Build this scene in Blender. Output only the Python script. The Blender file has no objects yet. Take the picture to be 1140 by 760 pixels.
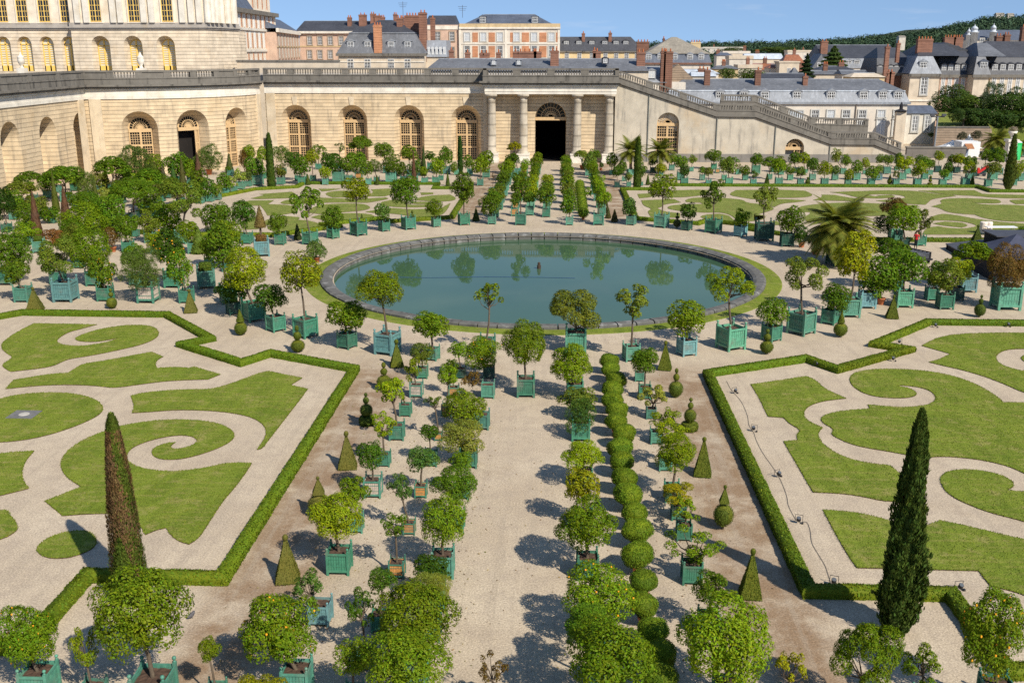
import bpy, math, random
import numpy as np
from mathutils import Vector, Matrix
from mathutils.geometry import tessellate_polygon
R=math.radians
C=bpy.context.scene.collection
SC=bpy.context.scene
# ---------------------------------------------------------------- camera calibration (photo pixels 1140x760 -> world)
FL,HY,VX,CH=1140.0,55.0,621.0,18.0
_p=math.atan((380-HY)/FL)
_up=Vector((0,-math.sin(_p),math.cos(_p)))
_d=Vector(((VX-570)/FL,1,-(HY-380)/FL)).normalized()
_Y=(_d-_d.dot(_up)*_up).normalized(); _X=_Y.cross(_up)
def ray(x,y):
    v=Vector(((x-570)/FL,1,-(y-380)/FL)); return Vector((v.dot(_X),v.dot(_Y),v.dot(_up)))
def G(x,y,z=0.0):
    w=ray(x,y); t=(z-CH)/w.z; return Vector((w.x*t,w.y*t,z))
def AY(x,y,Y):
    w=ray(x,y); t=Y/w.y; return Vector((w.x*t,Y,CH+w.z*t))
def mpp(X,Y,Z=0):   # metres per photo pixel at a point
    q=X*_X.y+Y*_Y.y+(Z-CH)*_up.y
    return q/FL
cam=bpy.data.objects.new('camera',bpy.data.cameras.new('camera')); C.objects.link(cam); SC.camera=cam
cam.data.sensor_width=36; cam.data.lens=36*FL/1140; cam.data.clip_end=20000; cam.data.clip_start=.5
right=Vector((_X.x,_Y.x,_up.x)); fwd=Vector((_X.y,_Y.y,_up.y)); upv=Vector((_X.z,_Y.z,_up.z))
M=Matrix((right,upv,-fwd)).transposed().to_4x4(); M.translation=(0,0,CH); cam.matrix_world=M
# ---------------------------------------------------------------- light
AZ,EL=R(40),R(41)      # sun stands behind the camera, to the right
S=Vector((math.sin(AZ)*math.cos(EL),-math.cos(AZ)*math.cos(EL),math.sin(EL)))
W=bpy.data.worlds.new("World"); SC.world=W; W.use_nodes=True
nt=W.node_tree; sky=nt.nodes.new('ShaderNodeTexSky'); sky.sky_type='NISHITA'; sky.sun_disc=False
sky.sun_elevation=EL; sky.sun_rotation=math.atan2(S.x,S.y); sky.air_density=1.0; sky.dust_density=0.0; sky.ozone_density=2.6
tc=nt.nodes.new('ShaderNodeTexCoord'); va=nt.nodes.new('ShaderNodeVectorMath'); va.operation='ADD'; va.inputs[1].default_value=(0,0,.22); nt.links.new(tc.outputs['Generated'],va.inputs[0]); vn=nt.nodes.new('ShaderNodeVectorMath'); vn.operation='NORMALIZE'; nt.links.new(va.outputs[0],vn.inputs[0]); nt.links.new(vn.outputs[0],sky.inputs[0])
mp=nt.nodes.new('ShaderNodeMapping'); mp.inputs['Scale'].default_value=(3.2,3.2,26); nt.links.new(tc.outputs['Generated'],mp.inputs['Vector'])
nz=nt.nodes.new('ShaderNodeTexNoise'); nz.inputs['Scale'].default_value=2.1; nz.inputs['Detail'].default_value=7; nz.inputs['Roughness'].default_value=.62; nt.links.new(mp.outputs[0],nz.inputs['Vector'])
mr=nt.nodes.new('ShaderNodeMapRange'); mr.inputs[1].default_value=.57; mr.inputs[2].default_value=.80; mr.inputs[4].default_value=.30; nt.links.new(nz.outputs[0],mr.inputs[0])
cm=nt.nodes.new('ShaderNodeMix'); cm.data_type='RGBA'; cm.inputs[7].default_value=(5.2,5.4,5.9,1); nt.links.new(mr.outputs[0],cm.inputs[0]); nt.links.new(sky.outputs[0],cm.inputs[6])   # faint high cloud
nt.links.new(cm.outputs[2],nt.nodes['Background'].inputs[0]); nt.nodes['Background'].inputs[1].default_value=.118
sl=bpy.data.lights.new('sun','SUN'); sl.energy=4.8; sl.angle=R(.55); sl.color=(1,.93,.82)
so=bpy.data.objects.new('sun',sl); C.objects.link(so); so.rotation_euler=S.to_track_quat('Z','Y').to_euler()
SC.view_settings.view_transform='Standard'; SC.view_settings.look='None'; SC.view_settings.exposure=0.38; SC.view_settings.gamma=1
SC.view_settings.use_curve_mapping=False
SC.render.engine='CYCLES'
SC.cycles.max_bounces=6; SC.cycles.diffuse_bounces=3; SC.cycles.glossy_bounces=3; SC.cycles.transmission_bounces=3; SC.cycles.transparent_max_bounces=4
SC.cycles.use_denoising=False; SC.cycles.denoising_prefilter='ACCURATE'; SC.cycles.caustics_reflective=False; SC.cycles.caustics_refractive=False
# ---------------------------------------------------------------- materials
class NT:
    def __init__(s,name):
        s.m=bpy.data.materials.new(name); s.m.use_nodes=True; s.t=s.m.node_tree; s.b=s.t.nodes['Principled BSDF']
    def n(s,t,**k):
        o=s.t.nodes.new('ShaderNode'+t)
        for a,v in k.items(): setattr(o,a,v)
        return o
    def l(s,a,b): s.t.links.new(a,b)
    def val(s,sock,v):
        if isinstance(v,(int,float)): sock.default_value=v
        elif isinstance(v,(tuple,list)): sock.default_value=tuple(v)+((1,) if len(v)==3 and sock.type=='RGBA' else ())
        else: s.l(v,sock)
    def math(s,op,a,b=0,c=None):
        o=s.n('Math',operation=op); s.val(o.inputs[0],a); s.val(o.inputs[1],b)
        if c is not None: s.val(o.inputs[2],c)
        return o.outputs[0]
    def noise(s,vec,scale,detail=3,rough=.55,dim='3D'):
        o=s.n('TexNoise'); o.inputs['Scale'].default_value=scale; o.inputs['Detail'].default_value=detail; o.inputs['Roughness'].default_value=rough
        if vec is not None: s.l(vec,o.inputs['Vector'])
        return o.outputs[0]
    def ramp(s,f,*st):
        o=s.n('ValToRGB'); e=o.color_ramp.elements
        while len(e)<len(st): e.new(.5)
        for i,(p,c) in enumerate(st): e[i].position=p; e[i].color=tuple(c)+(1,) if not isinstance(c,(int,float)) else (c,c,c,1)
        s.l(f,o.inputs[0]); return o.outputs[0]
    def mix(s,f,a,b,mode='MIX'):
        o=s.n('Mix',data_type='RGBA',blend_type=mode); s.val(o.inputs[0],f); s.val(o.inputs[6],a); s.val(o.inputs[7],b); return o.outputs[2]
    def pos(s,obj=False):
        return s.n('TexCoord').outputs['Object'] if obj else s.n('NewGeometry').outputs['Position']
    def xyz(s,v):
        o=s.n('SeparateXYZ'); s.l(v,o.inputs[0]); return o.outputs
    def scale(s,v,sc):
        o=s.n('Mapping'); o.inputs['Scale'].default_value=sc; s.l(v,o.inputs['Vector']); return o.outputs[0]
    def rng(s,v,a,b,c=0,d=1,smooth=True):
        o=s.n('MapRange',interpolation_type='SMOOTHSTEP' if smooth else 'LINEAR'); s.val(o.inputs[0],v)
        for i,x in enumerate((a,b,c,d)): o.inputs[i+1].default_value=x
        return o.outputs[0]
    def bump(s,h,st=.3,dist=.05):
        o=s.n('Bump'); o.inputs['Strength'].default_value=st; o.inputs['Distance'].default_value=dist; s.l(h,o.inputs['Height']); s.l(o.outputs[0],s.b.inputs['Normal'])
    def out(s,col,rough=.8,spec=.3):
        s.val(s.b.inputs['Base Color'],col); s.val(s.b.inputs['Roughness'],rough); s.b.inputs['Specular IOR Level'].default_value=spec; return s.m
def plain(name,col,rough=.7,var=.18,sc=3.0,obj=True,spec=.3,metal=0,bump=0):
    t=NT(name); f=t.noise(t.pos(obj),sc,4,.6)
    lo=tuple(max(0,c*(1-var)) for c in col); hi=tuple(min(1,c*(1+var)) for c in col)
    t.out(t.ramp(f,(.3,lo),(.7,hi)),rough,spec); t.b.inputs['Metallic'].default_value=metal
    if bump: t.bump(f,bump,.03)
    return t.m
def leafmat(name,trans=.29,rough=.55,var=.36,spec=.10):
    t=NT(name); oi=t.n('ObjectInfo'); g=t.n('NewGeometry'); h=t.n('HueSaturation')
    rnd=g.outputs['Random Per Island']
    t.l(oi.outputs['Color'],h.inputs['Color'])
    t.l(t.rng(rnd,0,1,1-var,1+var,False),h.inputs['Value'])
    r2=t.math('FRACT',t.math('MULTIPLY',rnd,17.31)); t.l(t.rng(r2,0,1,.472,.522,False),h.inputs['Hue'])
    ps=t.noise(t.pos(),.9,2); 
    col=t.mix(t.rng(ps,.35,.7,0,.35),h.outputs[0],t.mix(1.0,h.outputs[0],(1.35,1.08,.55),'MULTIPLY'))
    t.out(col,rough,spec)
    tr=t.n('BsdfTranslucent'); t.l(t.mix(1.0,col,(1.5,1.5,.6),'MULTIPLY'),tr.inputs[0])
    mx=t.n('MixShader'); mx.inputs[0].default_value=trans; t.l(t.b.outputs[0],mx.inputs[1]); t.l(tr.outputs[0],mx.inputs[2])
    t.l(mx.outputs[0],t.t.nodes['Material Output'].inputs[0]); return t.m
LEAF=leafmat('leaf'); CLIP=leafmat('clipped_leaf',.12,.65,.30,.1)
def objcol(name,rough=.5,var=.25,sc=6,spec=.35,grime=(.16,.15,.12)):
    t=NT(name); oi=t.n('ObjectInfo'); f=t.noise(t.pos(),sc,4); f2=t.noise(t.pos(),1.7,3)
    c=t.mix(1.0,oi.outputs['Color'],t.ramp(f,(.3,1-var),(.72,1+var*.6)),'MULTIPLY')
    c=t.mix(t.rng(f2,.48,.74,0,.55),c,grime); c=t.mix(t.rng(t.noise(t.scale(t.pos(),(3,3,.5)),2.2,4,.7),.55,.75,0,.4),c,t.mix(1.0,c,(1.9,1.7,1.5),'MULTIPLY'))
    t.out(c,rough,spec); return t.m
PAINT=objcol('planter_paint'); WOODPANEL=objcol('panel_wood',.7,.35,14)
SOIL=plain('soil',(.075,.045,.03),.95,.4,9,bump=.6); BARK=plain('bark',(.10,.075,.05),.9,.35,8,bump=.5)
FRUIT=plain('orange_peel',(.75,.33,.02),.45,.15,5); TERRA=plain('terracotta',(.45,.15,.06),.8,.2,4)
def stone(name,col,course=0.0,dark=.0,grime=(.10,.095,.08),gs=.35,patch=(.42,.30,.16),zoff=0):
    t=NT(name); p=t.pos(); f=t.noise(p,.6,5,.62); f2=t.noise(p,gs,4,.6); f3=t.noise(t.scale(p,(1.2,1.2,.18)),1.1,4,.6); f4=t.noise(p,9,3)
    c=t.ramp(f,(.28,tuple(x*.78 for x in col)),(.5,col),(.72,tuple(min(1,x*1.16) for x in col)))
    c=t.mix(t.rng(f2,.52,.72,0,.45),c,patch)
    c=t.mix(t.rng(f3,.5,.8,dark*.6,min(1,dark*1.5+.25)),c,grime)
    c=t.mix(t.rng(f4,.35,.7,0,.22),c,tuple(x*.6 for x in col))
    h=f4
    if course:
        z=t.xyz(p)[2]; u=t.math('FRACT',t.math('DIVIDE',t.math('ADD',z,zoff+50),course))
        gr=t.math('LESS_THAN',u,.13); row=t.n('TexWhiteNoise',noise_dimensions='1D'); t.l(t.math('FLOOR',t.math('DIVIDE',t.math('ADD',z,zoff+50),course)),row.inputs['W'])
        # each course is cut into blocks of its own tone
        xy=t.xyz(p); bx=t.math('FLOOR',t.math('ADD',t.math('DIVIDE',t.math('ADD',xy[0],t.math('MULTIPLY',xy[1],.9)),1.35),t.math('MULTIPLY',row.outputs[0],7.0)))
        wn=t.n('TexWhiteNoise',noise_dimensions='2D'); cv=t.n('CombineXYZ'); t.l(bx,cv.inputs[0]); t.l(row.outputs[0],cv.inputs[1]); t.l(cv.outputs[0],wn.inputs['Vector'])
        c=t.mix(1.0,c,t.ramp(wn.outputs[0],(0,.90),(1,1.07)),'MULTIPLY')
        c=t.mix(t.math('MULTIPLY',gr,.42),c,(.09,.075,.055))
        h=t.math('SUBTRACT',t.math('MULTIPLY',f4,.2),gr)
        t.bump(h,.9,.12)
    else: t.bump(h,.35,.04)
    return t.out(c,.9,.2)
# ---------------------------------------------------------------- objects
def tag(o,label=None,cat=None,group=None,kind=None):
    if label: o['label']=label
    if cat: o['category']=cat
    if group: o['group']=group
    if kind: o['kind']=kind
    return o
def empty(name,loc=(0,0,0),rz=0,label=None,cat=None,group=None):
    o=bpy.data.objects.new(name,None); C.objects.link(o); o.location=loc; o.rotation_euler=(0,0,rz); o.empty_display_size=.2
    return tag(o,label,cat,group)
def link(name,me,parent=None,mats=None,loc=None,sc=None,rz=None,color=None):
    o=bpy.data.objects.new(name,me); C.objects.link(o)
    if parent is not None: o.parent=parent
    if loc is not None: o.location=loc
    if sc is not None: o.scale=sc
    if rz is not None: o.rotation_euler=(0,0,rz)
    if color is not None: o.color=tuple(color)[:3]+(1,)
    return o
class MB:
    """collects shapes into one mesh"""
    def __init__(s): s.v=[]; s.f=[]; s.m=[]
    def add(s,V,F,mi=0):
        b=len(s.v); s.v+= [tuple(x) for x in V]; s.f+=[tuple(b+i for i in f) for f in F]; s.m+=[mi]*len(F); return s
    def box(s,x0,x1,y0,y1,z0,z1,mi=0):
        return s.add([(x0,y0,z0),(x1,y0,z0),(x1,y1,z0),(x0,y1,z0),(x0,y0,z1),(x1,y0,z1),(x1,y1,z1),(x0,y1,z1)],
            [(3,2,1,0),(4,5,6,7),(0,1,5,4),(1,2,6,5),(2,3,7,6),(3,0,4,7)],mi)
    def hexa(s,P,mi=0): return s.add(P,[(3,2,1,0),(4,5,6,7),(0,1,5,4),(1,2,6,5),(2,3,7,6),(3,0,4,7)],mi)
    def tube(s,pts,rad,n=6,mi=0,cap=True):
        pts=[Vector(p) for p in pts]; V=[]; F=[]
        for i,p in enumerate(pts):
            d=(pts[min(i+1,len(pts)-1)]-pts[max(i-1,0)]); d=d.normalized() if d.length>1e-9 else Vector((0,0,1))
            a=d.cross(Vector((0,1,0)) if abs(d.y)<.9 else Vector((1,0,0))).normalized(); b=d.cross(a)
            r=rad[i] if isinstance(rad,(list,tuple)) else rad
            V+=[p+r*(math.cos(2*math.pi*k/n)*a+math.sin(2*math.pi*k/n)*b) for k in range(n)]
        for i in range(len(pts)-1):
            for k in range(n): F.append((i*n+k,i*n+(k+1)%n,(i+1)*n+(k+1)%n,(i+1)*n+k))
        if cap: F+=[tuple(range(n))[::-1],tuple((len(pts)-1)*n+k for k in range(n))]
        return s.add(V,F,mi)
    def lathe(s,prof,n=16,c=(0,0,0),mi=0,a0=0,cap=True):
        V=[(c[0]+r*math.cos(a0+2*math.pi*k/n),c[1]+r*math.sin(a0+2*math.pi*k/n),c[2]+z) for r,z in prof for k in range(n)]
        F=[(i*n+k,i*n+(k+1)%n,(i+1)*n+(k+1)%n,(i+1)*n+k) for i in range(len(prof)-1) for k in range(n)]
        if cap: F+=[tuple(range(n))[::-1],tuple((len(prof)-1)*n+k for k in range(n))]
        return s.add(V,F,mi)
    def mesh(s,name,mats,smooth=False):
        me=bpy.data.meshes.new(name); me.from_pydata(s.v,[],s.f)
        for m in (mats if isinstance(mats,(list,tuple)) else [mats]): me.materials.append(m)
        me.polygons.foreach_set('material_index',s.m)
        if smooth: me.polygons.foreach_set('use_smooth',[True]*len(me.polygons))
        me.update(); return me
    def build(s,name,mats,parent=None,smooth=False,color=None,loc=None,rz=None):
        return link(name,s.mesh(name,mats,smooth),parent,color=color,loc=loc,rz=rz)
class QM:
    """numpy all-quad mesh collector"""
    def __init__(s): s.V=[]; s.F=[]; s.M=[]; s.n=0
    def add(s,V,F,mi=0):
        if len(V)==0: return s
        s.V.append(np.asarray(V,np.float32)); s.F.append(np.asarray(F,np.int32)+s.n); s.M.append(np.full(len(F),mi,np.int32)); s.n+=len(V); return s
    def mesh(s,name,mats,smooth=False):
        V=np.concatenate(s.V); F=np.concatenate(s.F); Mi=np.concatenate(s.M)
        me=bpy.data.meshes.new(name); me.vertices.add(len(V)); me.vertices.foreach_set('co',V.ravel())
        me.loops.add(F.size); me.loops.foreach_set('vertex_index',F.ravel())
        me.polygons.add(len(F)); me.polygons.foreach_set('loop_start',np.arange(0,F.size,4,dtype=np.int32))
        for m in (mats if isinstance(mats,(list,tuple)) else [mats]): me.materials.append(m)
        me.polygons.foreach_set('material_index',Mi)
        if smooth: me.polygons.foreach_set('use_smooth',np.ones(len(F),bool))
        me.update(calc_edges=True); me.validate(); return me
def unit(v): return v/np.maximum(np.linalg.norm(v,axis=-1,keepdims=True),1e-9)
def leaves(P,N,size,rng,aspect=.5,lift=.12):
    n=len(P); N=unit(N); t=unit(np.cross(N,rng.normal(size=(n,3)))); b=np.cross(N,t)
    L=(size*(.65+.7*rng.random(n)))[:,None]
    V=np.stack([P-t*L*.5,P+b*L*aspect*.5+N*L*lift,P+t*L*.5,P-b*L*aspect*.5+N*L*lift],1).reshape(-1,3)
    return V,np.arange(4*n).reshape(-1,4)
def cubesphere(n=3,r=1.0):
    V=[];F=[]
    for ax in range(3):
        for sg in (-1,1):
            b=len(V)
            for i in range(n+1):
                for j in range(n+1):
                    u=math.tan((2*i/n-1)*math.pi/4); w=math.tan((2*j/n-1)*math.pi/4); p=[0,0,0]; p[ax]=sg; p[(ax+1)%3]=u*sg; p[(ax+2)%3]=w; V.append(p)
            for i in range(n):
                for j in range(n): F.append((b+i*(n+1)+j,b+(i+1)*(n+1)+j,b+(i+1)*(n+1)+j+1,b+i*(n+1)+j+1))
    return unit(np.array(V,float))*r,np.array(F)
def randdir(n,rng): return unit(rng.normal(size=(n,3)))
def ORD(i):
    w=['first','second','third','fourth','fifth','sixth','seventh','eighth','ninth','tenth','eleventh','twelfth','thirteenth','fourteenth','fifteenth','sixteenth','seventeenth','eighteenth','nineteenth']
    if i<19: return w[i]
    i+=1; t={2:'twent',3:'thirt',4:'fort'}[i//10]
    return t+'ieth' if i%10==0 else t+'y-'+w[i%10-1]
# ---------------------------------------------------------------- ground, lawns, hedges, basin
AX=-1.35; BC=Vector((-1.13,84.2,0)); BR=18.3
t=NT('gravel'); p=t.pos(); xy=t.xyz(p)
f=t.noise(p,.22,4,.6); f2=t.noise(p,1.3,4,.65); f3=t.noise(p,15,4,.75); f4=t.noise(p,5,4,.7)
c=t.ramp(f,(.3,(.440,.355,.255)),(.7,(.530,.442,.325)))
c=t.mix(t.rng(f2,.42,.68,0,.5),c,(.37,.300,.228))
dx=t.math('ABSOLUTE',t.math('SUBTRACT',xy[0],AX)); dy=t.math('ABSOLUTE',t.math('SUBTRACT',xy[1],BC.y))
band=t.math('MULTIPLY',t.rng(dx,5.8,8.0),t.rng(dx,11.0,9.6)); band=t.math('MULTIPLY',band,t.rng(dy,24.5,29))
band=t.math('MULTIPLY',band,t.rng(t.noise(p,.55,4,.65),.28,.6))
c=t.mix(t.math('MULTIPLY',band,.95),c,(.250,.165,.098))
trk=t.noise(t.scale(p,(2.2,.10,1)),1.0,3,.6); c=t.mix(t.math('MULTIPLY',t.rng(trk,.48,.66),.38),c,(.36,.295,.22))
st=t.math('MULTIPLY',t.rng(t.noise(t.scale(p,(1,1,1)),.16,5,.7),.57,.75),.55); c=t.mix(st,c,(.30,.225,.155))
c=t.mix(t.rng(f3,.3,.75,0,1),t.mix(1.0,c,(.66,.65,.63),'MULTIPLY'),t.mix(1.0,c,(1.34,1.34,1.33),'MULTIPLY'))
c=t.mix(t.rng(f4,.52,.72,0,.5),c,(.33,.27,.21))
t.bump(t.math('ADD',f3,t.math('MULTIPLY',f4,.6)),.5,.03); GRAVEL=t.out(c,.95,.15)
# ground: one sheet to the horizon with a round hole for the basin
m=MB(); N=128; rr=[17.2,18.3,20,24,32,50,90,200,600,2000,9000]
V=[(BC.x+r*math.cos(2*math.pi*k/N),BC.y+r*math.sin(2*math.pi*k/N),0) for r in rr for k in range(N)]
F=[(i*N+k,(i+1)*N+k,(i+1)*N+(k+1)%N,i*N+(k+1)%N) for i in range(len(rr)-1) for k in range(N)]
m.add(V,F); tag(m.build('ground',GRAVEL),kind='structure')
def grassmat(name,a,b,d):
    t=NT(name); p=t.pos(); f=t.noise(p,.5,4,.6); f2=t.noise(t.scale(p,(.35,2.4,1)),1.6,3,.6); f3=t.noise(p,22,3,.7); f5=t.noise(p,3.5,4,.7)
    c=t.ramp(f,(.3,a),(.7,b)); c=t.mix(t.rng(f2,.48,.66,0,.5),c,d); c=t.mix(t.rng(f5,.5,.72,0,.4),c,tuple(x*.62 for x in a)); c=t.mix(t.rng(t.noise(p,.9,5,.75),.50,.68,0,.8),c,(.29,.255,.09)); c=t.mix(t.rng(t.noise(t.scale(p,(1.6,.12,1)),1.3,2),.46,.56,0,.22),c,tuple(x*1.35 for x in b))
    c=t.mix(t.rng(f3,.3,.75,0,1),t.mix(1.0,c,(.62,.64,.6),'MULTIPLY'),t.mix(1.0,c,(1.3,1.28,1.2),'MULTIPLY'))
    t.bump(t.math('ADD',f3,f5),.7,.05); return t.out(c,.9,.1)
GRASS=grassmat('grass',(.115,.165,.018),(.182,.225,.028),(.275,.245,.070))
GRASSF=grassmat('far_grass',(.140,.180,.034),(.180,.210,.046),(.245,.230,.078))
BLADE=leafmat('grass_blade',.15,.7,.45,.1)
LAWNS={}
def lawn(key,px,org=(0,0),s=1.0):
    LAWNS.setdefault(key,[]).append([G(org[0]+x/s,org[1]+y/s) for x,y in px])
def smooth_poly(P,it=1):
    for _ in range(it):
        Q=[]
        n=len(P)
        for i in range(n):
            a,b,c=P[i-1],P[i],P[(i+1)%n]
            u=(b-a); v=(c-b)
            if u.length<1e-6 or v.length<1e-6: continue
            ang=u.angle(v)
            if ang>1.0: Q.append(b)          # keep real corners
            else: Q+= [b-u*.25 if u.length>.3 else b, b+v*.25]
        P=Q
    return P
def grow(P,d):
    n=len(P); ar=sum(P[i].x*P[(i+1)%n].y-P[(i+1)%n].x*P[i].y for i in range(n)); s=1 if ar>0 else -1; Q=[]
    for i in range(n):
        u=(P[i]-P[i-1]).normalized(); v=(P[(i+1)%n]-P[i]).normalized(); b=Vector((u.y+v.y,-u.x-v.x,0))*s
        Q.append(P[i]+b.normalized()*d if b.length>.3 else P[i])
    return Q
def build_lawn(key,label,mat,dens,bl,col):
    m=MB(); rng=np.random.default_rng(5); PP=[]
    for P in LAWNS[key]:
        P=smooth_poly(grow(P,.17) if key[0]=='f' else P,2); n=len(P)
        tris=tessellate_polygon([P]); zt=.035
        m.add([(q.x,q.y,zt) for q in P],[tuple(t_) if (P[t_[1]]-P[t_[0]]).cross(P[t_[2]]-P[t_[0]]).z>0 else tuple(t_[::-1]) for t_ in tris])
        m.add([(q.x,q.y,zt) for q in P]+[(q.x,q.y,-.05) for q in P],[(i,(i+1)%n,n+(i+1)%n,n+i) for i in range(n)],1)
        T=np.array([[(P[i].x,P[i].y) for i in t_] for t_ in tris])
        A=.5*np.abs((T[:,1,0]-T[:,0,0])*(T[:,2,1]-T[:,0,1])-(T[:,2,0]-T[:,0,0])*(T[:,1,1]-T[:,0,1]))
        k=int(A.sum()*dens)
        if k and A.sum()>0:
            i=rng.choice(len(A),k,p=A/A.sum()); u=rng.random((k,2)); u[u.sum(1)>1]=1-u[u.sum(1)>1]
            q=T[i,0]+u[:,:1]*(T[i,1]-T[i,0])+u[:,1:]*(T[i,2]-T[i,0]); PP.append(q)
        for i in range(n):     # ragged fringe along the cut edge
            a,b=P[i],P[(i+1)%n]; kk=int((b-a).length*dens*.5)
            if kk: w=rng.random(kk)[:,None]; PP.append(np.array([[a.x,a.y]])*(1-w)+np.array([[b.x,b.y]])*w+rng.normal(0,.02,(kk,2)))
    me=m.mesh('grass',[mat,SOIL])
    if PP:
        q=np.concatenate(PP); k=len(q); a=rng.random(k)*6.28; w=.012+.012*rng.random(k); h=bl*(.5+rng.random(k)); ln=rng.normal(0,.5,(k,2))*h[:,None]
        d=np.stack([np.cos(a)*w,np.sin(a)*w],1); z=np.full(k,.03)
        V=np.stack([np.c_[q-d,z],np.c_[q+d,z],np.c_[q+d*.3+ln,z+h],np.c_[q-d*.3+ln,z+h]],1).reshape(-1,3)
        qm=QM(); qm.add(V,np.arange(4*k).reshape(-1,4),2)
        tv=np.array([v.co[:] for v in me.vertices]); 
        me2=qm.mesh('grass',[mat,SOIL,BLADE])
        o2=bpy.data.objects.new('grass',me2); o1=bpy.data.objects.new('grass',me); me.materials.append(BLADE)
        C.objects.link(o1); C.objects.link(o2)
        with bpy.context.temp_override(active_object=o1,selected_editable_objects=[o1,o2],selected_objects=[o1,o2],object=o1): bpy.ops.object.join()
        o=o1
    else: o=link('grass',me)
    o.color=col+(1,); tag(o,label,'grass',kind='stuff'); return o
o1=(0,360); s=3.8
lawn('nl',[(38,360.3),(108,361.5),(92,366),(76,370),(66,376),(63,380),(66,383),(76,385),(92,385.5),(110,383),(124,380),(131.5,376.3),(120,379),(105,381),(90,380.5),(83,378),(87,374.5),(105,368),(126,364),(142,362),(163,362.3),(173,365),(177.5,371),(174,377),(158,384),(132,390),(105,395.5),(79,399.5),(71,402),(60,407.5),(47,410),(26,412.5),(12,414),(0,407),(16,398),(8,394),(1.5,388),(2.5,382),(10,376),(17,371)])
lawn('nl',[(25,278),(60,240),(150,225),(220,215),(290,210),(330,185),(350,172),(450,158),(540,140),(640,122),(690,142),(665,155),(655,175),(665,190),(740,185),(800,190),(820,184),(932,217),(880,238),(800,240),(700,245),(600,258),(480,275),(440,268),(360,262),(260,260),(150,265)],o1,s)
lawn('nl',[(0,320),(60,305),(150,295),(250,293),(340,302),(410,325),(437,355),(430,380),(390,405),(310,440),(200,475),(100,495),(0,505),(-110,500),(-210,470),(-235,430),(-200,390),(-100,345)],o1,s)
lawn('nl',[(555,308),(600,295),(700,285),(800,280),(890,280),(960,262),(1020,240),(1102,210),(1134,203),(1279,232),(1229,262),(1302,278),(1264,330),(1194,420),(1124,510),(1109,530),(1089,535),(1119,490),(1129,465),(1120,435),(1090,410),(1040,390),(950,375),(850,368),(740,367),(640,375),(560,380),(570,350)],o1,s)
lawn('nl',[(485,440),(560,425),(650,412),(750,407),(850,412),(930,425),(980,450),(995,480),(970,505),(920,530),(850,555),(770,575),(700,578),(655,568),(640,545),(655,525),(700,508),(740,505),(720,520),(730,533),(770,530),(820,515),(838,498),(820,480),(770,473),(700,480),(620,500),(560,525),(535,555),(535,580),(570,605),(640,622),(720,628),(800,622),(880,610),(960,590),(1065,592),(1045,625),(990,700),(940,755),(880,850),(840,910),(800,935),(760,925),(720,895),(705,865),(660,875),(615,895),(590,850),(520,808),(445,805),(350,808),(265,815),(190,752),(260,725),(345,692),(300,665),(265,630),(255,590),(280,545),(340,500),(420,465)],o1,s)
lawn('nl',[(0,552),(60,545),(145,540),(110,580),(92,620),(95,660),(120,700),(60,715),(0,730),(-150,760),(-150,570)],o1,s)
lawn('nl',[(-120,20),(0,32),(25,30),(87,105),(40,140),(0,155),(-120,200)],(0,560),s)
lawn('nl',[(150,205),(170,170),(230,135),(310,118),(370,118),(410,145),(405,185),(350,215),(280,235),(200,235)],(0,560),s)
o1=(850,360)
lawn('nr',[(670,95),(780,40),(1300,42),(1300,112),(1110,108),(1040,110),(1000,122),(978,145),(1000,175),(1060,195),(1110,203),(1300,215),(1300,330),(1240,330),(1102,295),(1030,262),(950,230),(850,200),(760,180),(700,165),(740,155),(792,130),(720,110)],o1,s)
lawn('nr',[(1085,148),(1105,134),(1160,130),(1250,140),(1250,165),(1180,172),(1110,166)],o1,s)
lawn('nr',[(362,240),(375,215),(420,200),(500,193),(600,195),(700,203),(800,222),(880,250),(950,285),(1000,320),(1012,335),(1300,338),(1300,720),(1200,680),(1102,635),(1050,610),(980,590),(880,572),(760,563),(690,568),(650,575),(632,562),(545,545),(450,530),(380,515),(320,490),(285,470),(300,448),(255,425),(240,405),(260,388),(330,370),(450,362),(443,345),(520,352),(600,356),(680,350),(720,335),(732,315),(715,290),(660,270),(580,262),(568,266),(620,275),(650,295),(640,310),(590,318),(500,315),(430,300),(380,270)],o1,s)
lawn('nr',[(-54,259),(0,252),(180,225),(220,240),(260,280),(350,318),(260,328),(200,345),(170,370),(172,400),(200,420),(250,442),(228,465),(240,500),(280,535),(350,570),(430,590),(535,602),(600,655),(640,720),(655,755),(515,755),(430,735),(330,720),(210,715),(85,500),(145,495),(140,470),(160,452),(110,425),(85,400),(20,395),(5,365),(-20,310)],o1,s)
lawn('nr',[(745,655),(770,630),(830,618),(920,622),(1000,640),(1050,665),(1062,690),(1030,706),(1102,714),(1300,716),(1300,900),(1102,838),(950,800),(850,760),(800,735),(760,700)],o1,s)
lawn('nr',[(252,30),(300,32),(400,42),(500,65),(560,85),(655,108),(750,75),(850,95),(950,120),(1102,155),(1300,190),(1300,480),(1102,385),(960,352),(910,288),(720,283),(395,275),(350,210),(300,120)],(850,560),s)
A=(220,195); B=(380,195); s=6.333
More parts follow.
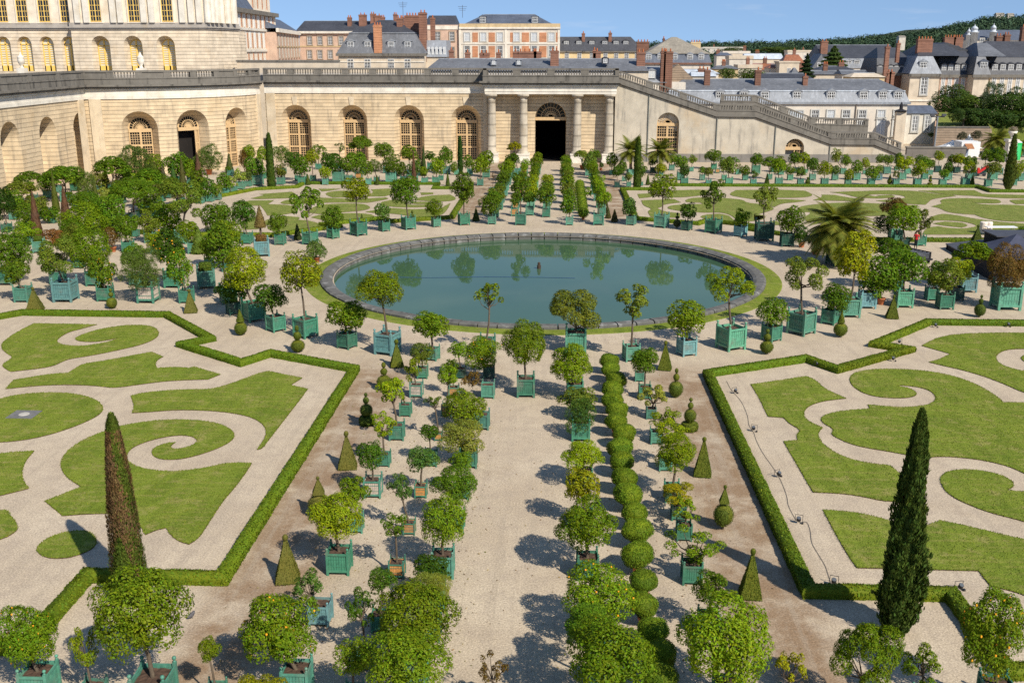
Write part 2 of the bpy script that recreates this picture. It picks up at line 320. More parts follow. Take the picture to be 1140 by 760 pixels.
for pl in ([(385,165),(480,142),(445,135),(660,120),(690,140),(690,160),(440,170)],
 [(300,200),(370,182),(530,180),(485,207),(640,212),(700,235),(690,262),(600,280),(500,285),(480,245),(450,215),(330,215)],
 [(585,195),(640,175),(750,165),(830,160),(950,165),(1140,172),(1243,165),(1323,160),(1343,167),(1283,180),(1193,195),(1013,192),(870,195),(700,205),(620,205)],
 [(905,137),(930,120),(1000,112),(1100,112),(1143,120),(1150,140),(1100,156),(960,158)],
 [(760,262),(850,215),(960,203),(1140,203),(1183,212),(1213,230),(1183,245),(1113,255),(1013,262),(870,275)],
 [(480,320),(600,290),(700,297),(712,306),(690,318),(760,320),(840,340),(872,355),(860,370),(820,380),(700,398),(560,400),(495,378),(520,360),(600,352),(690,352),(600,342),(450,355)],
 [(810,298),(880,278),(1080,270),(1200,275),(1240,290),(1150,310),(1060,322),(1000,330),(900,320)],
 [(860,98),(1000,98),(930,110),(880,115)],[(300,330),(420,300),(470,330),(420,380),(330,385)]): lawn('fl',pl,A,s)
for pl in ([(190,150),(240,120),(215,103),(330,97),(360,108),(350,135),(300,150)],
 [(180,260),(260,245),(360,235),(500,245),(600,240),(690,245),(770,198),(740,240),(705,280),(640,295),(530,300),(470,285),(360,270),(240,268)],
 [(280,200),(310,185),(380,175),(450,190),(440,205),(500,213),(590,210),(600,203),(540,205),(500,200),(520,190),(620,190),(600,225),(460,228),(340,222)],
 [(550,160),(640,145),(760,140),(800,160),(790,180),(700,188),(600,182),(540,178)],[(565,125),(640,125),(640,135),(570,140)]): lawn('fl',pl,B,s)
A=(680,195); B=(840,195); D=(980,195)
for pl in ([(195,135),(300,130),(290,155),(205,163)],[(410,155),(460,110),(600,105),(700,107),(660,140),(500,158)],
 [(225,180),(440,172),(485,193),(360,207),(350,225),(310,235),(395,265),(480,270),(480,300),(290,295),(265,255),(305,240),(235,215)],
 [(400,235),(430,215),(520,210),(660,205),(640,195),(540,190),(530,180),(580,162),(680,160),(830,165),(930,178),(945,195),(1030,205),(1110,215),(1150,240),(1080,262),(1000,285),(1080,290),(1060,310),(1000,325),(900,325),(870,290),(820,270),(760,262),(640,265),(560,255),(470,250)],
 [(630,295),(680,280),(760,275),(820,285),(835,300),(870,325),(700,315)],
 [(830,140),(890,108),(1140,105),(1263,108),(1363,112),(1413,135),(1403,152),(1313,160),(1163,160),(1123,155),(1080,160),(1000,170),(940,160)]): lawn('fr',pl,A,s)
for pl in ([(100,170),(230,172),(355,180),(290,192),(180,200),(140,225),(110,215),(95,190)],[(0,275),(60,285),(70,300),(40,315),(0,322)],[(40,340),(150,325),(190,350),(100,355)],
 [(480,140),(560,142),(650,160),(765,172),(760,182),(600,182),(420,178),(490,155)],
 [(310,225),(480,202),(640,196),(780,198),(950,208),(1140,215),(1140,290),(850,285),(640,300),(380,330),(350,300),(400,280),(400,262),(320,260)]): lawn('fr',pl,B,s)
q=s/7.125; cv=lambda L:[(887+x*q,y*q) for x,y in L]
lawn('fr',[(540,122),(900,110),(1020,110)]+cv([(290,128),(400,148),(560,158),(590,167),(480,178),(395,192),(372,212),(350,235),(210,228),(30,212)])+[(865,182),(960,175),(1050,168),(1080,158),(1040,143),(960,136),(830,134),(790,142),(850,152),(905,149),(870,145),(960,142),(990,152),(940,162),(850,165),(720,157),(650,135)],B,s)
for pl in ([(310,125),(740,122),(800,150),(880,155),(1300,162),(1300,190),(1140,185),(920,182),(760,165),(620,160),(450,145)],
 [(480,205),(520,190),(640,185),(750,188),(920,195),(955,215),(920,225),(780,222),(720,212),(770,230),(870,238),(1060,238),(1140,245),(1300,250),(1300,360),(1140,370),(960,365),(820,340),(760,315),(650,308),(540,295),(480,262),(415,250),(510,228)],
 [(1030,205),(1060,198),(1300,195),(1300,230),(1080,230)],
 [(430,325),(500,310),(600,320),(720,345),(900,370),(1140,390),(1300,395),(1300,472),(340,472),(380,420),(460,410),(560,425),(680,428),(790,408),(740,385),(640,365),(500,358),(400,360)],
 [(430,385),(520,372),(640,380),(690,400),(640,415),(580,408),(500,400)]): lawn('fr',pl,D,7.125)
build_lawn('nl','mown lawn scrolls of the near left parterre',GRASS,110,.032,(.135,.175,.018))
build_lawn('nr','mown lawn scrolls of the near right parterre',GRASS,110,.032,(.135,.175,.018))
build_lawn('fl','dry mown lawn scrolls of the far left parterre',GRASSF,10,.06,(.16,.17,.05))
build_lawn('fr','dry mown lawn scrolls of the far right parterre',GRASSF,10,.06,(.16,.17,.05))
# drain cover in the left round lawn
m=MB(); q=G(27,462); m.box(-.68,.68,-.58,.58,.03,.06); m.lathe([(.27,.06),(.25,.075)],20,mi=1)
tag(m.build('drain_cover',[plain('slate_plate',(.15,.145,.14),.7,.2,4),plain('pale_plate',(.42,.39,.34),.8)],loc=(q.x,q.y,0)),'grey square drain cover in the round lawn at left','drain cover')
# grass ring round the basin
m=MB(); N=160; prof=[(18.25,.0),(18.25,.03),(19.5,.03),(19.62,-.03)]
V=[(BC.x+r*math.cos(2*math.pi*k/N),BC.y+r*math.sin(2*math.pi*k/N),z) for r,z in prof for k in range(N)]
m.add(V,[(i*N+k,i*N+(k+1)%N,(i+1)*N+(k+1)%N,(i+1)*N+k) for i in range(3) for k in range(N)])
o=m.build('grass_verge',GRASS); tag(o,'ring of grass round the stone basin edge','grass',kind='stuff')
# basin rim of single kerb stones, water
RIM=stone('rim_stone',(.17,.165,.15),0,.5,(.025,.024,.022),1.3,(.58,.57,.54))
e=empty('round_basin',(BC.x,BC.y,0),label='large round stone basin of still green water in the garden centre',cat='basin')
m=MB(); N=84; rg=random.Random(2)
prof=[(18.3,-.05),(18.3,.17),(18.12,.26),(17.55,.24),(17.3,.13),(17.22,-.9),(17.6,-.9)]
for k in range(N):
    a0=2*math.pi*(k+.035)/N; a1=2*math.pi*(k+.965)/N; dz=rg.uniform(-.012,.012); dr=rg.uniform(-.015,.015); V=[];n=len(prof)
    for a in (a0,(a0+a1)/2,a1): V+=[((r+dr)*math.cos(a),(r+dr)*math.sin(a),z+dz*(z>0)) for r,z in prof]
    m.add(V,[(j*n+i,j*n+(i+1)%n,(j+1)*n+(i+1)%n,(j+1)*n+i) for j in range(2) for i in range(n)]+[tuple(range(n))[::-1],tuple(2*n+i for i in range(n))])
m.build('rim',RIM,e)
m=MB(); m.lathe([(17.65,-.9),(17.65,.08)],N,cap=False); m.build('rim_bed',plain('rim_joint',(.07,.065,.055),.95),e)
t=NT('pond_water'); p=t.pos(); f=t.noise(t.scale(p,(1,.55,1)),.8,3,.6); f2=t.noise(t.scale(p,(1,.4,1)),4.5,2,.5); f3=t.noise(p,.07,2)
t.bump(t.math('ADD',f,t.math('MULTIPLY',f2,.25)),.022,.05)
t.out(t.ramp(f3,(.35,(.044,.096,.052)),(.65,(.060,.116,.060))),.03,.5); t.b.inputs['IOR'].default_value=1.33; WATER=t.m
m=MB(); m.add([(17.3*math.cos(2*math.pi*k/96),17.3*math.sin(2*math.pi*k/96),-.32) for k in range(96)],[tuple(range(96))])
o=m.build('water',WATER,None,loc=(BC.x,BC.y,0)); tag(o,kind='structure')
q=G(600,299,-.32); m=MB(); m.lathe([(.17,-.3),(.17,.3),(.12,.33),(.12,.52),(.08,.56),(.02,.58)],12)
tag(m.build('fountain_nozzle',plain('rusty_iron',(.055,.035,.022),.7,.3,8),loc=(q.x,q.y,-.32)),'dark iron fountain nozzle standing in the middle of the basin','nozzle')
m=MB(); m.tube([G(x,y,-.30) for x,y in ((415,308),(480,309),(540,308),(597,308.5),(640,309.5))],.016,6)
tag(m.build('water_hose',plain('blue_plastic',(.03,.07,.18),.5)),'thin blue hose lying across the basin water to the nozzle','hose')
# ---------------------------------------------------------------- box hedges
def hedge(path,label,closed=True,w=.50,h=.37,dens=250,ls=.085,col=(.100,.155,.010)):
    P=[Vector((x,y,0)) for x,y in path]; n=len(P); rng=np.random.default_rng(len(path)+int(dens)); Q=[]
    segs=n if closed else n-1
    L=[];  # mitred offsets
    for i in range(n):
        a=P[i-1] if (closed or i) else P[i]-(P[i+1]-P[i]); c=P[(i+1)%n] if (closed or i<n-1) else P[i]+(P[i]-P[i-1])
        u=(P[i]-a).normalized(); v=(c-P[i]).normalized(); nu=Vector((-u.y,u.x,0)); nv=Vector((-v.y,v.x,0)); b=(nu+nv).normalized(); L.append(b/max(.45,b.dot(nu)))
    qm=QM(); prof=[(-.5,0),(-.53,.6),(-.46,.97),(0,1.03),(.46,.97),(.53,.6),(.5,0)]
    LP=[];LN=[]
    for i in range(segs):
        j=(i+1)%n; a,b=P[i],P[j]; ln=(b-a).length; k=max(1,int(ln/.35)); V=[]
        for q_ in range(k+1):
            tt=q_/k; c=a.lerp(b,tt); o=L[i].lerp(L[j],tt)
            for pr,pz in prof: V.append((c.x+o.x*pr*w+rng.normal(0,.012),c.y+o.y*pr*w+rng.normal(0,.012),pz*h*(1+rng.normal(0,.02)*(pz>0))))
        m7=len(prof); F=[(q_*m7+r,q_*m7+r+1,(q_+1)*m7+r+1,(q_+1)*m7+r) for q_ in range(k) for r in range(m7-1)]
        qm.add(V,F)
        V=np.array(V).reshape(k+1,m7,3); cnt=int(ln*(w+2*h)*dens)
        uu=rng.random(cnt)*k; q0=np.minimum(uu.astype(int),k-1); fu=(uu-q0)[:,None]; wv=rng.choice(m7-1,cnt,p=np.array([.19,.11,.2,.2,.11,.19])); fv=rng.random(cnt)[:,None]
        p0=V[q0,wv]*(1-fv)+V[q0,wv+1]*fv; p1=V[q0+1,wv]*(1-fv)+V[q0+1,wv+1]*fv; pp=p0*(1-fu)+p1*fu
        pr=np.array(prof); e_=pr[wv+1]-pr[wv]; od=np.array([L[i].x,L[i].y,0]); nn=od[None]*(-e_[:,1:]*-1)*-1*np.sign(1)
        nn=od[None]*(pr[wv,0:1]+pr[wv+1,0:1])*.9+np.array([0,0,1])[None]*(pr[wv,1:2]+pr[wv+1,1:2])*.45
        LP.append(pp); LN.append(nn+rng.normal(0,.8,(cnt,3)))
    Pp=np.concatenate(LP); Nn=np.concatenate(LN); qm.add(*leaves(Pp+unit(Nn)*.022,Nn,ls,rng,.6),0)
    o=link('box_hedge',qm.mesh('box_hedge',CLIP)); o.color=col+(1,); return tag(o,label,'hedge',group='low box hedges round the parterres')
NR=[(8.8,31.8),(13.6,31.8),(13.6,27.3),(45.6,27.3),(45.6,31.8),(50.4,31.8),(50.4,56.4),(44.5,59.5),(43.2,57.4),(38,61.7),(39.7,62.8),(34.8,68.5),(25.4,68.5),(20.1,62.8),(21.9,61.7),(16.4,57.4),(15.1,59.5),(8.8,56.3)]
NL=[(-2.75-x,y) for x,y in NR]; NL[11:13]=[(-37.5,68.4),(-27.1,68.3)]; NL[13]=(-22,62.3); NL[14]=(-23.4,60.9); NL[15]=(-18.5,57.2); NL[16]=(-17.3,59.2)
hedge(NR,'low clipped box hedge round the near right lawns, with spotlights inside')
hedge(NL,'low clipped box hedge round the near left lawns with drain cover')
FR=[(8.8,112.2),(8.8,137),(13.6,137),(13.6,141.4),(56.9,141.4),(56.9,137),(61.6,137),(61.6,112.2),(55,109.1),(53.7,111.2),(48.2,106.9),(50,105.8),(44.7,100.2),(25.4,100.2),(20.1,105.8),(21.9,106.9),(16.4,111.2),(15.1,109.1)]
hedge(FR,'low box hedge round the far right lawns, before the staircase wall',w=.58,dens=70,ls=.14)
FLH=[(-11.5,112.2),(-11.5,137),(-16.3,137),(-16.3,141.4),(-35,141.4),(-35,137.2),(-40,134.6),(-47.5,114.5),(-47,104),(-40,100.2),(-28.1,100.2),(-22.8,105.8),(-24.6,106.9),(-19.1,111.2),(-17.8,109.1)]
hedge(FLH,'low box hedge round the far left lawns, before the arched windows',w=.58,dens=70,ls=.14)
# ---------------------------------------------------------------- crowns (shared meshes), planters, potted trees
CROWNS={}
LODS={0:(11500,.073),1:(3600,.125),2:(1350,.20)}
def crown(kind,lod,var):
    key=(kind,lod,var)
    if key in CROWNS: return CROWNS[key]
    rng=np.random.default_rng(hash((kind,lod,var))%99991 if False else (sum(map(ord,kind))*131+lod*17+var*7)); n,sz=LODS[lod]; n0=n; asp=.5
    def fib(k,zmin=-1,jit=.25):
        i=np.arange(k)+.5; z=1-(1-zmin)*i/k; a=i*2.39996; r=np.sqrt(np.maximum(0,1-z*z)); return unit(np.stack([r*np.cos(a),r*np.sin(a),z],1)+rng.normal(0,jit,(k,3)))
    fruit=kind.endswith('_f'); k0=kind[:-2] if fruit else kind; flower=False
    if k0=='round': d=fib(28,-.9,.36); Cc=d*(.52+.24*rng.random((28,1))); rr=.27+.15*rng.random(28)
    elif k0=='loose': d=fib(22,-.85,.35); Cc=d*(.46+.32*rng.random((22,1))); rr=.24+.16*rng.random(22); n=int(n*.85)
    elif k0=='sparse': d=fib(16,-.75,.45); Cc=d*(.40+.45*rng.random((16,1))); rr=.17+.13*rng.random(16); n=int(n*.5)
    elif k0=='thin': d=fib(13,-.75,.5); Cc=d*(.35+.55*rng.random((13,1))); rr=.13+.11*rng.random(13); n=int(n*.24)
    elif k0=='tier':
        Cc=[];
        for z,k,r in ((.62,5,.35),(.15,8,.62),(-.4,8,.66)):
            for i in range(k): a=6.283*(i+rng.random()*.5)/k; Cc.append((r*math.cos(a),r*math.sin(a),z+rng.normal(0,.07)))
        Cc=np.array(Cc); rr=.24+.10*rng.random(len(Cc)); n=int(n*.8)
    elif k0=='dome': d=fib(26,.05,.2); Cc=d*np.array([.76,.76,.85]); rr=.22+.08*rng.random(26)
    elif k0=='bush': d=fib(20,-.5,.35); Cc=d*(.5+.25*rng.random((20,1))); rr=.22+.14*rng.random(20); n=int(n*.9); asp=.34
    elif k0=='feather': d=fib(20,-.8,.35); Cc=d*(.45+.3*rng.random((20,1))); rr=.26+.16*rng.random(20); n=int(n*1.3); asp=.2; sz*=1.05
    w=rr**2; w=w/w.sum(); m=int(n*2.2); ci=rng.choice(len(rr),m,p=w); dd=randdir(m,rng); dd[:,2]=np.where(dd[:,2]<-.75,-dd[:,2],dd[:,2])
    rad=rr[ci]*(.72+.34*rng.random(m)); flat=np.array([1,1,.8]) if k0 in('tier',) else np.array([1,1,1.])
    P=Cc[ci]+dd*rad[:,None]*flat
    D=np.linalg.norm(P[:,None]-Cc[None],axis=2)/rr[None]; D[np.arange(m),ci]=9
    keep=(D.min(1)>.72)|(rng.random(m)<.12); P=P[keep][:n]; dd=dd[keep][:n]
    if k0=='dome': P[:,2]=np.maximum(P[:,2],-.05+.1*rng.random(len(P)))
    Nn=dd*.7+unit(P)*.5+np.array([0,0,.35])+rng.normal(0,.55,P.shape)
    if k0=='feather': Nn=rng.normal(size=P.shape)+np.array([0,0,.2])
    qm=QM(); qm.add(*leaves(P,Nn,sz,rng,asp))
    if fruit:
        cv,cf=cubesphere(2); o=unit(P)
        for i in rng.choice(len(P),min(len(P),46 if lod==0 else 26),False):
            c=P[i]*(.97+.06*rng.random()); qm.add(cv*(.030 if lod==0 else .045)+c,cf,1)
    me=qm.mesh('crown_'+k0,[LEAF,FRUIT]); CROWNS[key]=(me,Cc); return CROWNS[key]
def planter_meshes():
    m=MB()
    for x in (-.44,.44):
        for y in (-.44,.44):
            m.box(x-.05,x+.05,y-.05,y+.05,0,1.10); 
    posts=MB()
    for z0,z1 in ((.15,.25),(.93,1.02)):
        for sg in (-1,1):
            m.box(-.39,.39,sg*.46-.022,sg*.46+.022,z0,z1); m.box(sg*.46-.022,sg*.46+.022,-.39,.39,z0,z1)
    m.box(-.385,.385,-.385,.385,.16,.20)
    for sg in (-1,1):  # iron straps across the boards
        for z in (.42,.74):
            m.box(-.39,.39,sg*.447-.006,sg*.447+.006,z,z+.022); m.box(sg*.447-.006,sg*.447+.006,-.39,.39,z,z+.022)
    frame=m.mesh('planter_frame',PAINT)
    f=MB()
    f.lathe([(.035,1.10),(.06,1.115),(.028,1.14),(.028,1.16),(.055,1.19),(.062,1.225),(.045,1.262),(.004,1.28)],8,mi=0)
    fin=f.mesh('finial',PAINT,True)
    b=MB(); k=7; w=.78/k
    for i in range(k):
        a=-.39+i*w+.006; c=a+w-.012
        for sg in (-1,1):
            b.box(a,c,sg*.425-.012,sg*.425+.012,.17,.955); b.box(sg*.425-.012,sg*.425+.012,a,c,.17,.955)
    bp=b.mesh('planter_boards',PAINT); bw=b.mesh('planter_boards_wood',WOODPANEL)
    s_=MB(); g=8; rg=random.Random(3); V=[(-.405+.81*i/g,-.405+.81*j/g,.90+rg.uniform(-.012,.03)) for i in range(g+1) for j in range(g+1)]
    s_.add(V,[(i*(g+1)+j,(i+1)*(g+1)+j,(i+1)*(g+1)+j+1,i*(g+1)+j+1) for i in range(g) for j in range(g)])
    so_=s_.mesh('soil',SOIL)
    p=MB(); p.lathe([(.28,0),(.30,.03),(.43,.62),(.48,.63),(.48,.76),(.42,.76),(.40,.68)],18,cap=False); p.lathe([(.001,.69),(.41,.70)],18,mi=1,cap=False)
    return frame,fin,bp,bw,so_,p.mesh('clay_pot',[TERRA,SOIL],True)
PF,PFIN,PB,PBW,PSOIL,PPOT=planter_meshes()
BOXC={'green':(.052,.190,.118),'teal':(.075,.220,.155),'blue':(.135,.290,.285),'dark':(.022,.080,.058),'light':(.095,.265,.175),'wood':(.055,.190,.125),'pale':(.065,.20,.135)}
HUE={'bright':(.150,.215,.018),'mid':(.100,.165,.020),'dark':(.058,.110,.018),'yellow':(.205,.245,.016),'olive':(.135,.165,.04),'grey':(.115,.160,.070),'pale':(.225,.250,.085),'brown':(.150,.090,.045),'deep':(.035,.070,.018),'blue':(.085,.150,.060),'gold':(.255,.245,.016),'pink':(.22,.10,.06)}
HN={'bright':'bright green','mid':'green','dark':'dark green','yellow':'yellow-green','olive':'olive green','grey':'grey-green','pale':'pale green','brown':'reddish brown','deep':'very dark green','blue':'bluish green','gold':'golden green','pink':'pink flowering'}
KN={'round':'round','loose':'clumpy','sparse':'open','thin':'sparse','tier':'layered','dome':'domed','bush':'bushy','feather':'feathery','round_f':'fruiting','loose_f':'fruiting','cone':'conical'}
BN={'green':'green box','teal':'teal box','blue':'pale blue box','dark':'dark green box','light':'light green box','wood':'wood-panelled box','pale':'pale-panelled box','pot':'clay pot'}
TREES=[]   # every potted tree, for the labels
def planter(parent,w,kind,rz,rng,near):
    j=1+rng.uniform(-.2,.18); cc=tuple(c*j*rng.uniform(.95,1.05) for c in BOXC.get(kind,(.1,.1,.1)))
    if kind=='pot':
        o=link('clay_pot',PPOT,parent,sc=(w,w,w),rz=rz); return .69*w
    f=link('planter',PF,parent,sc=(w,w,w),rz=rz,color=cc)
    if kind in('wood','pale'): link('panel',PBW,f,color=(.50,.235,.07) if kind=='wood' else (.50,.42,.34))
    else: link('panel',PB,f,color=tuple(c*.96 for c in cc))
    link('soil',PSOIL,f)
    for x in (-.44,.44):
        for y in (-.44,.44): link('finial',PFIN,f,loc=(x,y,0),color=cc)
    return .90*w
HUE={k:(v[0]*.90,v[1]*1.0,v[2]*.42) for k,v in HUE.items()}
def tree(xb,yb,bw,xc,yc,cw,ch,kind='round',hue='bright',box='green',face=0,grp=None,stem=1.0,rz=None,name='potted_tree'):
    """one tree in its planter: box foot (xb,yb) and box width bw, crown centre and size, all read off the photograph"""
    b=G(xb,yb-1); k=mpp(b.x,b.y); w=bw*k
    if face: w*=.80
    rng=random.Random(int(xb*31+yb*17)); nr=np.random.default_rng(int(xb*13+yb))
    b.y+=w*.5
    a=(math.atan2(BC.y-b.y,BC.x-b.x)-math.pi/2 if face else rng.uniform(-.04,.04)) if rz is None else rz
    e=empty(name,b,0); zs=planter(e,w,box,a,rng,bw>14)
    c=AY(xc,yc,b.y); cr=cw*mpp(c.x,c.y,c.z)*.53; chh=ch*.5*mpp(c.x,c.y,c.z)*1.12
    lod=0 if cw>46 else 1 if cw>21 else 2
    off=Vector((c.x-b.x,0,c.z))
    if off.z-chh*.2<zs+.1: off.z=zs+.1+chh*.2
    j=rng.uniform(.74,1.18)
    col=tuple(max(.004,x*j*rng.uniform(.93,1.07)) for x in HUE[hue])
    me,Cc=crown(kind,lod,rng.randrange(4 if lod<2 else 5)); ar=rng.uniform(0,6.28)
    o=link('crown',me,e,loc=off,sc=(cr,cr,max(chh,.25*cr)),rz=ar,color=col)
    m=MB(); tr=max(.026,min(.10,.020+cr*.030))*stem; base=Vector((0,0,zs-.05)); top=off+Vector((0,0,-chh*.45 if off.z-chh*.45>zs else 0))
    mid=base.lerp(top,.5)+Vector((rng.uniform(-.05,.05),rng.uniform(-.05,.05),0))*cr
    m.tube([base,base.lerp(mid,.15)+Vector((0,0,.0)),mid,top],[tr*1.5,tr*1.1,tr,tr*.85],7)
    ca,sa=math.cos(ar),math.sin(ar); cs=list(Cc); rng.shuffle(cs)
    for q in cs[:13 if kind in('thin','sparse','loose') else 7]:
        P=off+Vector(((q[0]*ca-q[1]*sa)*cr,(q[0]*sa+q[1]*ca)*cr,q[2]*max(chh,.25*cr)))
        st=base.lerp(top,rng.uniform(.82,1)); md=st.lerp(P,.5)+Vector((rng.uniform(-.12,.12)*cr,rng.uniform(-.12,.12)*cr,-.10*chh))
        m.tube([st,md,P],[tr*.6,tr*.38,tr*.14],5,cap=False)
    m.build('trunk',BARK,e,True)
    TREES.append((e,grp,xb,yb,kind,hue,box,w,b)); return e
def T(grp,rows,**k):
    fx,fy=(1.14,1.22) if grp=='leftback' else (1.06,1.12) if grp in('leftfront','leftline') else (1,1)
    for r in rows: tree(*r[:5],r[5]*fx,r[6]*fy,*r[7:],grp=grp,**k)
# --- near side of the ring round the basin
T('ringnear',[(338,378,26,334,305,46,46,'loose','yellow','green'),(305,371,21,300,331,37,30,'round','dark','green'),(280,360,26,272,300,54,44,'loose','yellow','green'),(258,352,17,258,322,38,28,'round','dark','dark'),(252,340,22,246,275,46,48,'loose','mid','teal'),
 (385,390,21,384,353,45,36,'round','bright','green'),(430,397,29,424,321,52,42,'loose','yellow','blue'),(481,403,17,480,363,45,32,'loose','bright','teal'),(541,398,23,545,328,40,42,'thin','bright','green'),
 (703,404,21,705,336,46,38,'sparse','olive','light'),(765,398,22,763,353,43,38,'round','bright','blue'),(815,392,31,812,317,56,44,'sparse','yellow','light'),(860,382,21,860,347,35,30,'round','mid','green'),(894,375,30,893,304,52,46,'sparse','olive','light'),(926,363,20,930,332,34,32,'round','mid','green')],face=1)
T('ringnear',[(641,396,24,642,350,66,58,'bush','olive','teal'),(585,444,20.5,584,384,47,48,'round','bright','green')])
# --- right grove
T('right',[(948,355,20,953,286,46,54,'loose','gold','light'),(967,345,17.5,976,306,46,44,'round','mid','blue'),(1008,344,18,1008,300,46,44,'loose','mid','light'),(1001,325,11,992,284,42,30,'dome','mid','teal'),(982,341,10,981,318,26,26,'bush','deep','pot'),
 (1039,336,13,1041,306,29,27,'loose','mid','green'),(1054,346,16,1055,308,40,34,'loose','olive','green'),(1066,336,14,1068,300,30,26,'round','yellow','dark'),(1079,327,17,1083,288,42,32,'dome','bright','blue'),(1124,347,26,1121,300,50,56,'bush','brown','light'),
 (852,270,19,851,222,32,34,'sparse','olive','dark'),(877,276,14,879,245,34,30,'loose','mid','dark'),(893,277,8,891,262,18,24,'bush','deep','pot'),(908,285,9,907,267,22,24,'bush','deep','pot'),
 (998,271,13,984,251,24,26,'bush','deep','light'),(1000,272,9,995,232,32,24,'bush','brown','teal'),(1008,277,9,1006,244,38,32,'loose','bright','dark'),(1026,275,10,1026,247,24,30,'sparse','olive','green')])
# --- far side of the ring
T('ringfar',[(344,274,16.5,340,228,38,44,'sparse','mid','green'),(370,267,13,371,242,24,25,'loose','mid','green'),(398,264,18,396,212,34,26,'loose','yellow','green'),(427,259,12.5,426,236,19,17,'round','blue','green'),(454,257,16,452,212,36,31,'round','mid','green'),(485,254,11,483,232,22,19,'loose','bright','light'),(516,252,14.5,516,210,30,34,'loose','mid','green'),
 (703,252,12,701,231,18,20,'round','blue','light'),(737,255,17,738,209,34,28,'loose','bright','light'),(765,258,12,766,236,21,19,'loose','dark','dark'),(795,261,18,795,216,32,32,'sparse','mid','green'),(825,265,14,826,243,20,21,'loose','mid','blue')],face=1)
T('ringfar',[(547.5,251,9,546.5,229,26,25,'loose','mid','light'),(579.5,252,12,579,209,28,32,'sparse','mid','green'),(608,243,9,608,217,24,25,'loose','mid','green'),(634,252,8.5,633,228,18,22,'round','mid','light'),(666.5,252,12,667,213,28,36,'sparse','bright','green')])
# --- rows beside the central path, near part. L1..L3 left of it, R1, R2 right of it
T('L1',[(470,423,12,469,393,26,23,'round','olive','green'),(463,444,14.5,460,411,22,28,'sparse','yellow','pale'),(451,465,13,449,443,7,9,'thin','olive','green'),(441,492,17,437,436,40,40,'sparse','yellow','green'),(427,521,14,426,474,32,30,'sparse','yellow','green'),(414,556,20,413,506,31,31,'round','dark','pale'),(395,595,17,394,546,34,34,'loose','bright','teal'),(376,642,26,373,575,62,50,'loose','yellow','green'),(355,699,24,345,653,38,38,'sparse','blue','blue'),(328,780,32,311,700,90,84,'loose_f','bright','teal'),(306,830,30,289,776,66,50,'loose','gold','green')])
T('L2',[(513,423,11,510,389,22,19,'loose','bright','dark'),(505,444,11.5,503,409,19,18,'loose','mid','wood'),(497,465,12,499,418,24,26,'loose','bright','wood'),(488,492,9,484,447,27,19,'thin','mid','wood'),(479,521,15,478,481,21,18,'round','dark','green'),(468,556,14,470,511,36,26,'loose','blue','wood'),(455,597,14,446,541,28,32,'sparse','blue','wood'),(441,646,18,440,584,34,27,'sparse','mid','wood'),(422,706,20,425,646,32,28,'loose','dark','green'),(407,748,20,402,675,34,42,'sparse','mid','green'),(392,792,22,393,732,42,40,'loose','bright','teal')])
T('L3',[(544,423,13,537,394,47,32,'loose_f','bright','dark'),(543,445,15,526,430,30,32,'thin','brown','teal'),(536,480,17,518,466,52,40,'loose','bright','teal'),(521,523,20,515,488,48,38,'loose','pale','green'),(514,557,16,513,512,26,22,'loose','bright','teal'),(507,594,19,507,539,49,40,'round','mid','green'),(492,646,26,494,580,52,58,'loose','bright','teal'),(484,680,22,479,634,44,28,'round','dark','teal'),(478,716,24,478,658,54,42,'feather','pale','green'),(463,765,28,462,688,88,76,'round','bright','green'),(452,830,30,449,738,92,70,'round','bright','green')])
T('R1',[(640,448,19,637,405,52,48,'loose','bright','green'),(645,471,18,643,444,42,28,'loose','olive','teal'),(647,493,21,646,476,38,42,'feather','blue','green'),(650,546,20,649,506,49,32,'loose','yellow','green'),(651,592,20,648,542,45,44,'loose','gold','teal'),(654,648,25,652,583,70,56,'loose','bright','green'),(668,724,26,666,662,80,64,'round_f','bright','green'),(670,770,26,654,695,60,42,'loose','mid','green'),(684,830,30,678,732,102,72,'round','bright','green')])
T('R2',[(712,426,10,713,399,20,16,'loose','bright','teal'),(718,446,14,719,401,33,28,'round','mid','green'),(725,468,11.5,728,441,34,30,'sparse','pale','teal'),(731,496,14,739,466,34,24,'sparse','yellow','teal'),(741,526,14.5,746,482,44,28,'sparse','yellow','light'),(749,561,18,752,503,50,38,'loose','yellow','green'),(756,581,17,757,549,48,26,'sparse','gold','green'),(762,604,17.5,764,567,40,32,'thin','bright','green'),(771,653,23,776,606,74,46,'thin','bright','green'),(790,712,24,793,656,42,42,'loose','mid','green'),(812,800,34,806,712,102,90,'round','bright','green')])
T('bottom',[(38,785,34,29,706,64,68,'round_f','bright','teal'),(99,795,27,94,720,30,48,'sparse','yellow','green'),(166,800,42,153,681,102,96,'round','bright','teal'),(238,790,22,232,723,27,28,'loose','bright','teal'),(548,800,20,548,746,38,44,'thin','brown','green'),(882,800,24,880,744,44,54,'thin','gold','green'),(962,812,30,962,732,80,92,'bush','bright','green'),(1032,800,24,1028,740,44,44,'sparse','bright','green'),(1114,800,34,1106,704,76,102,'loose_f','bright','green')])
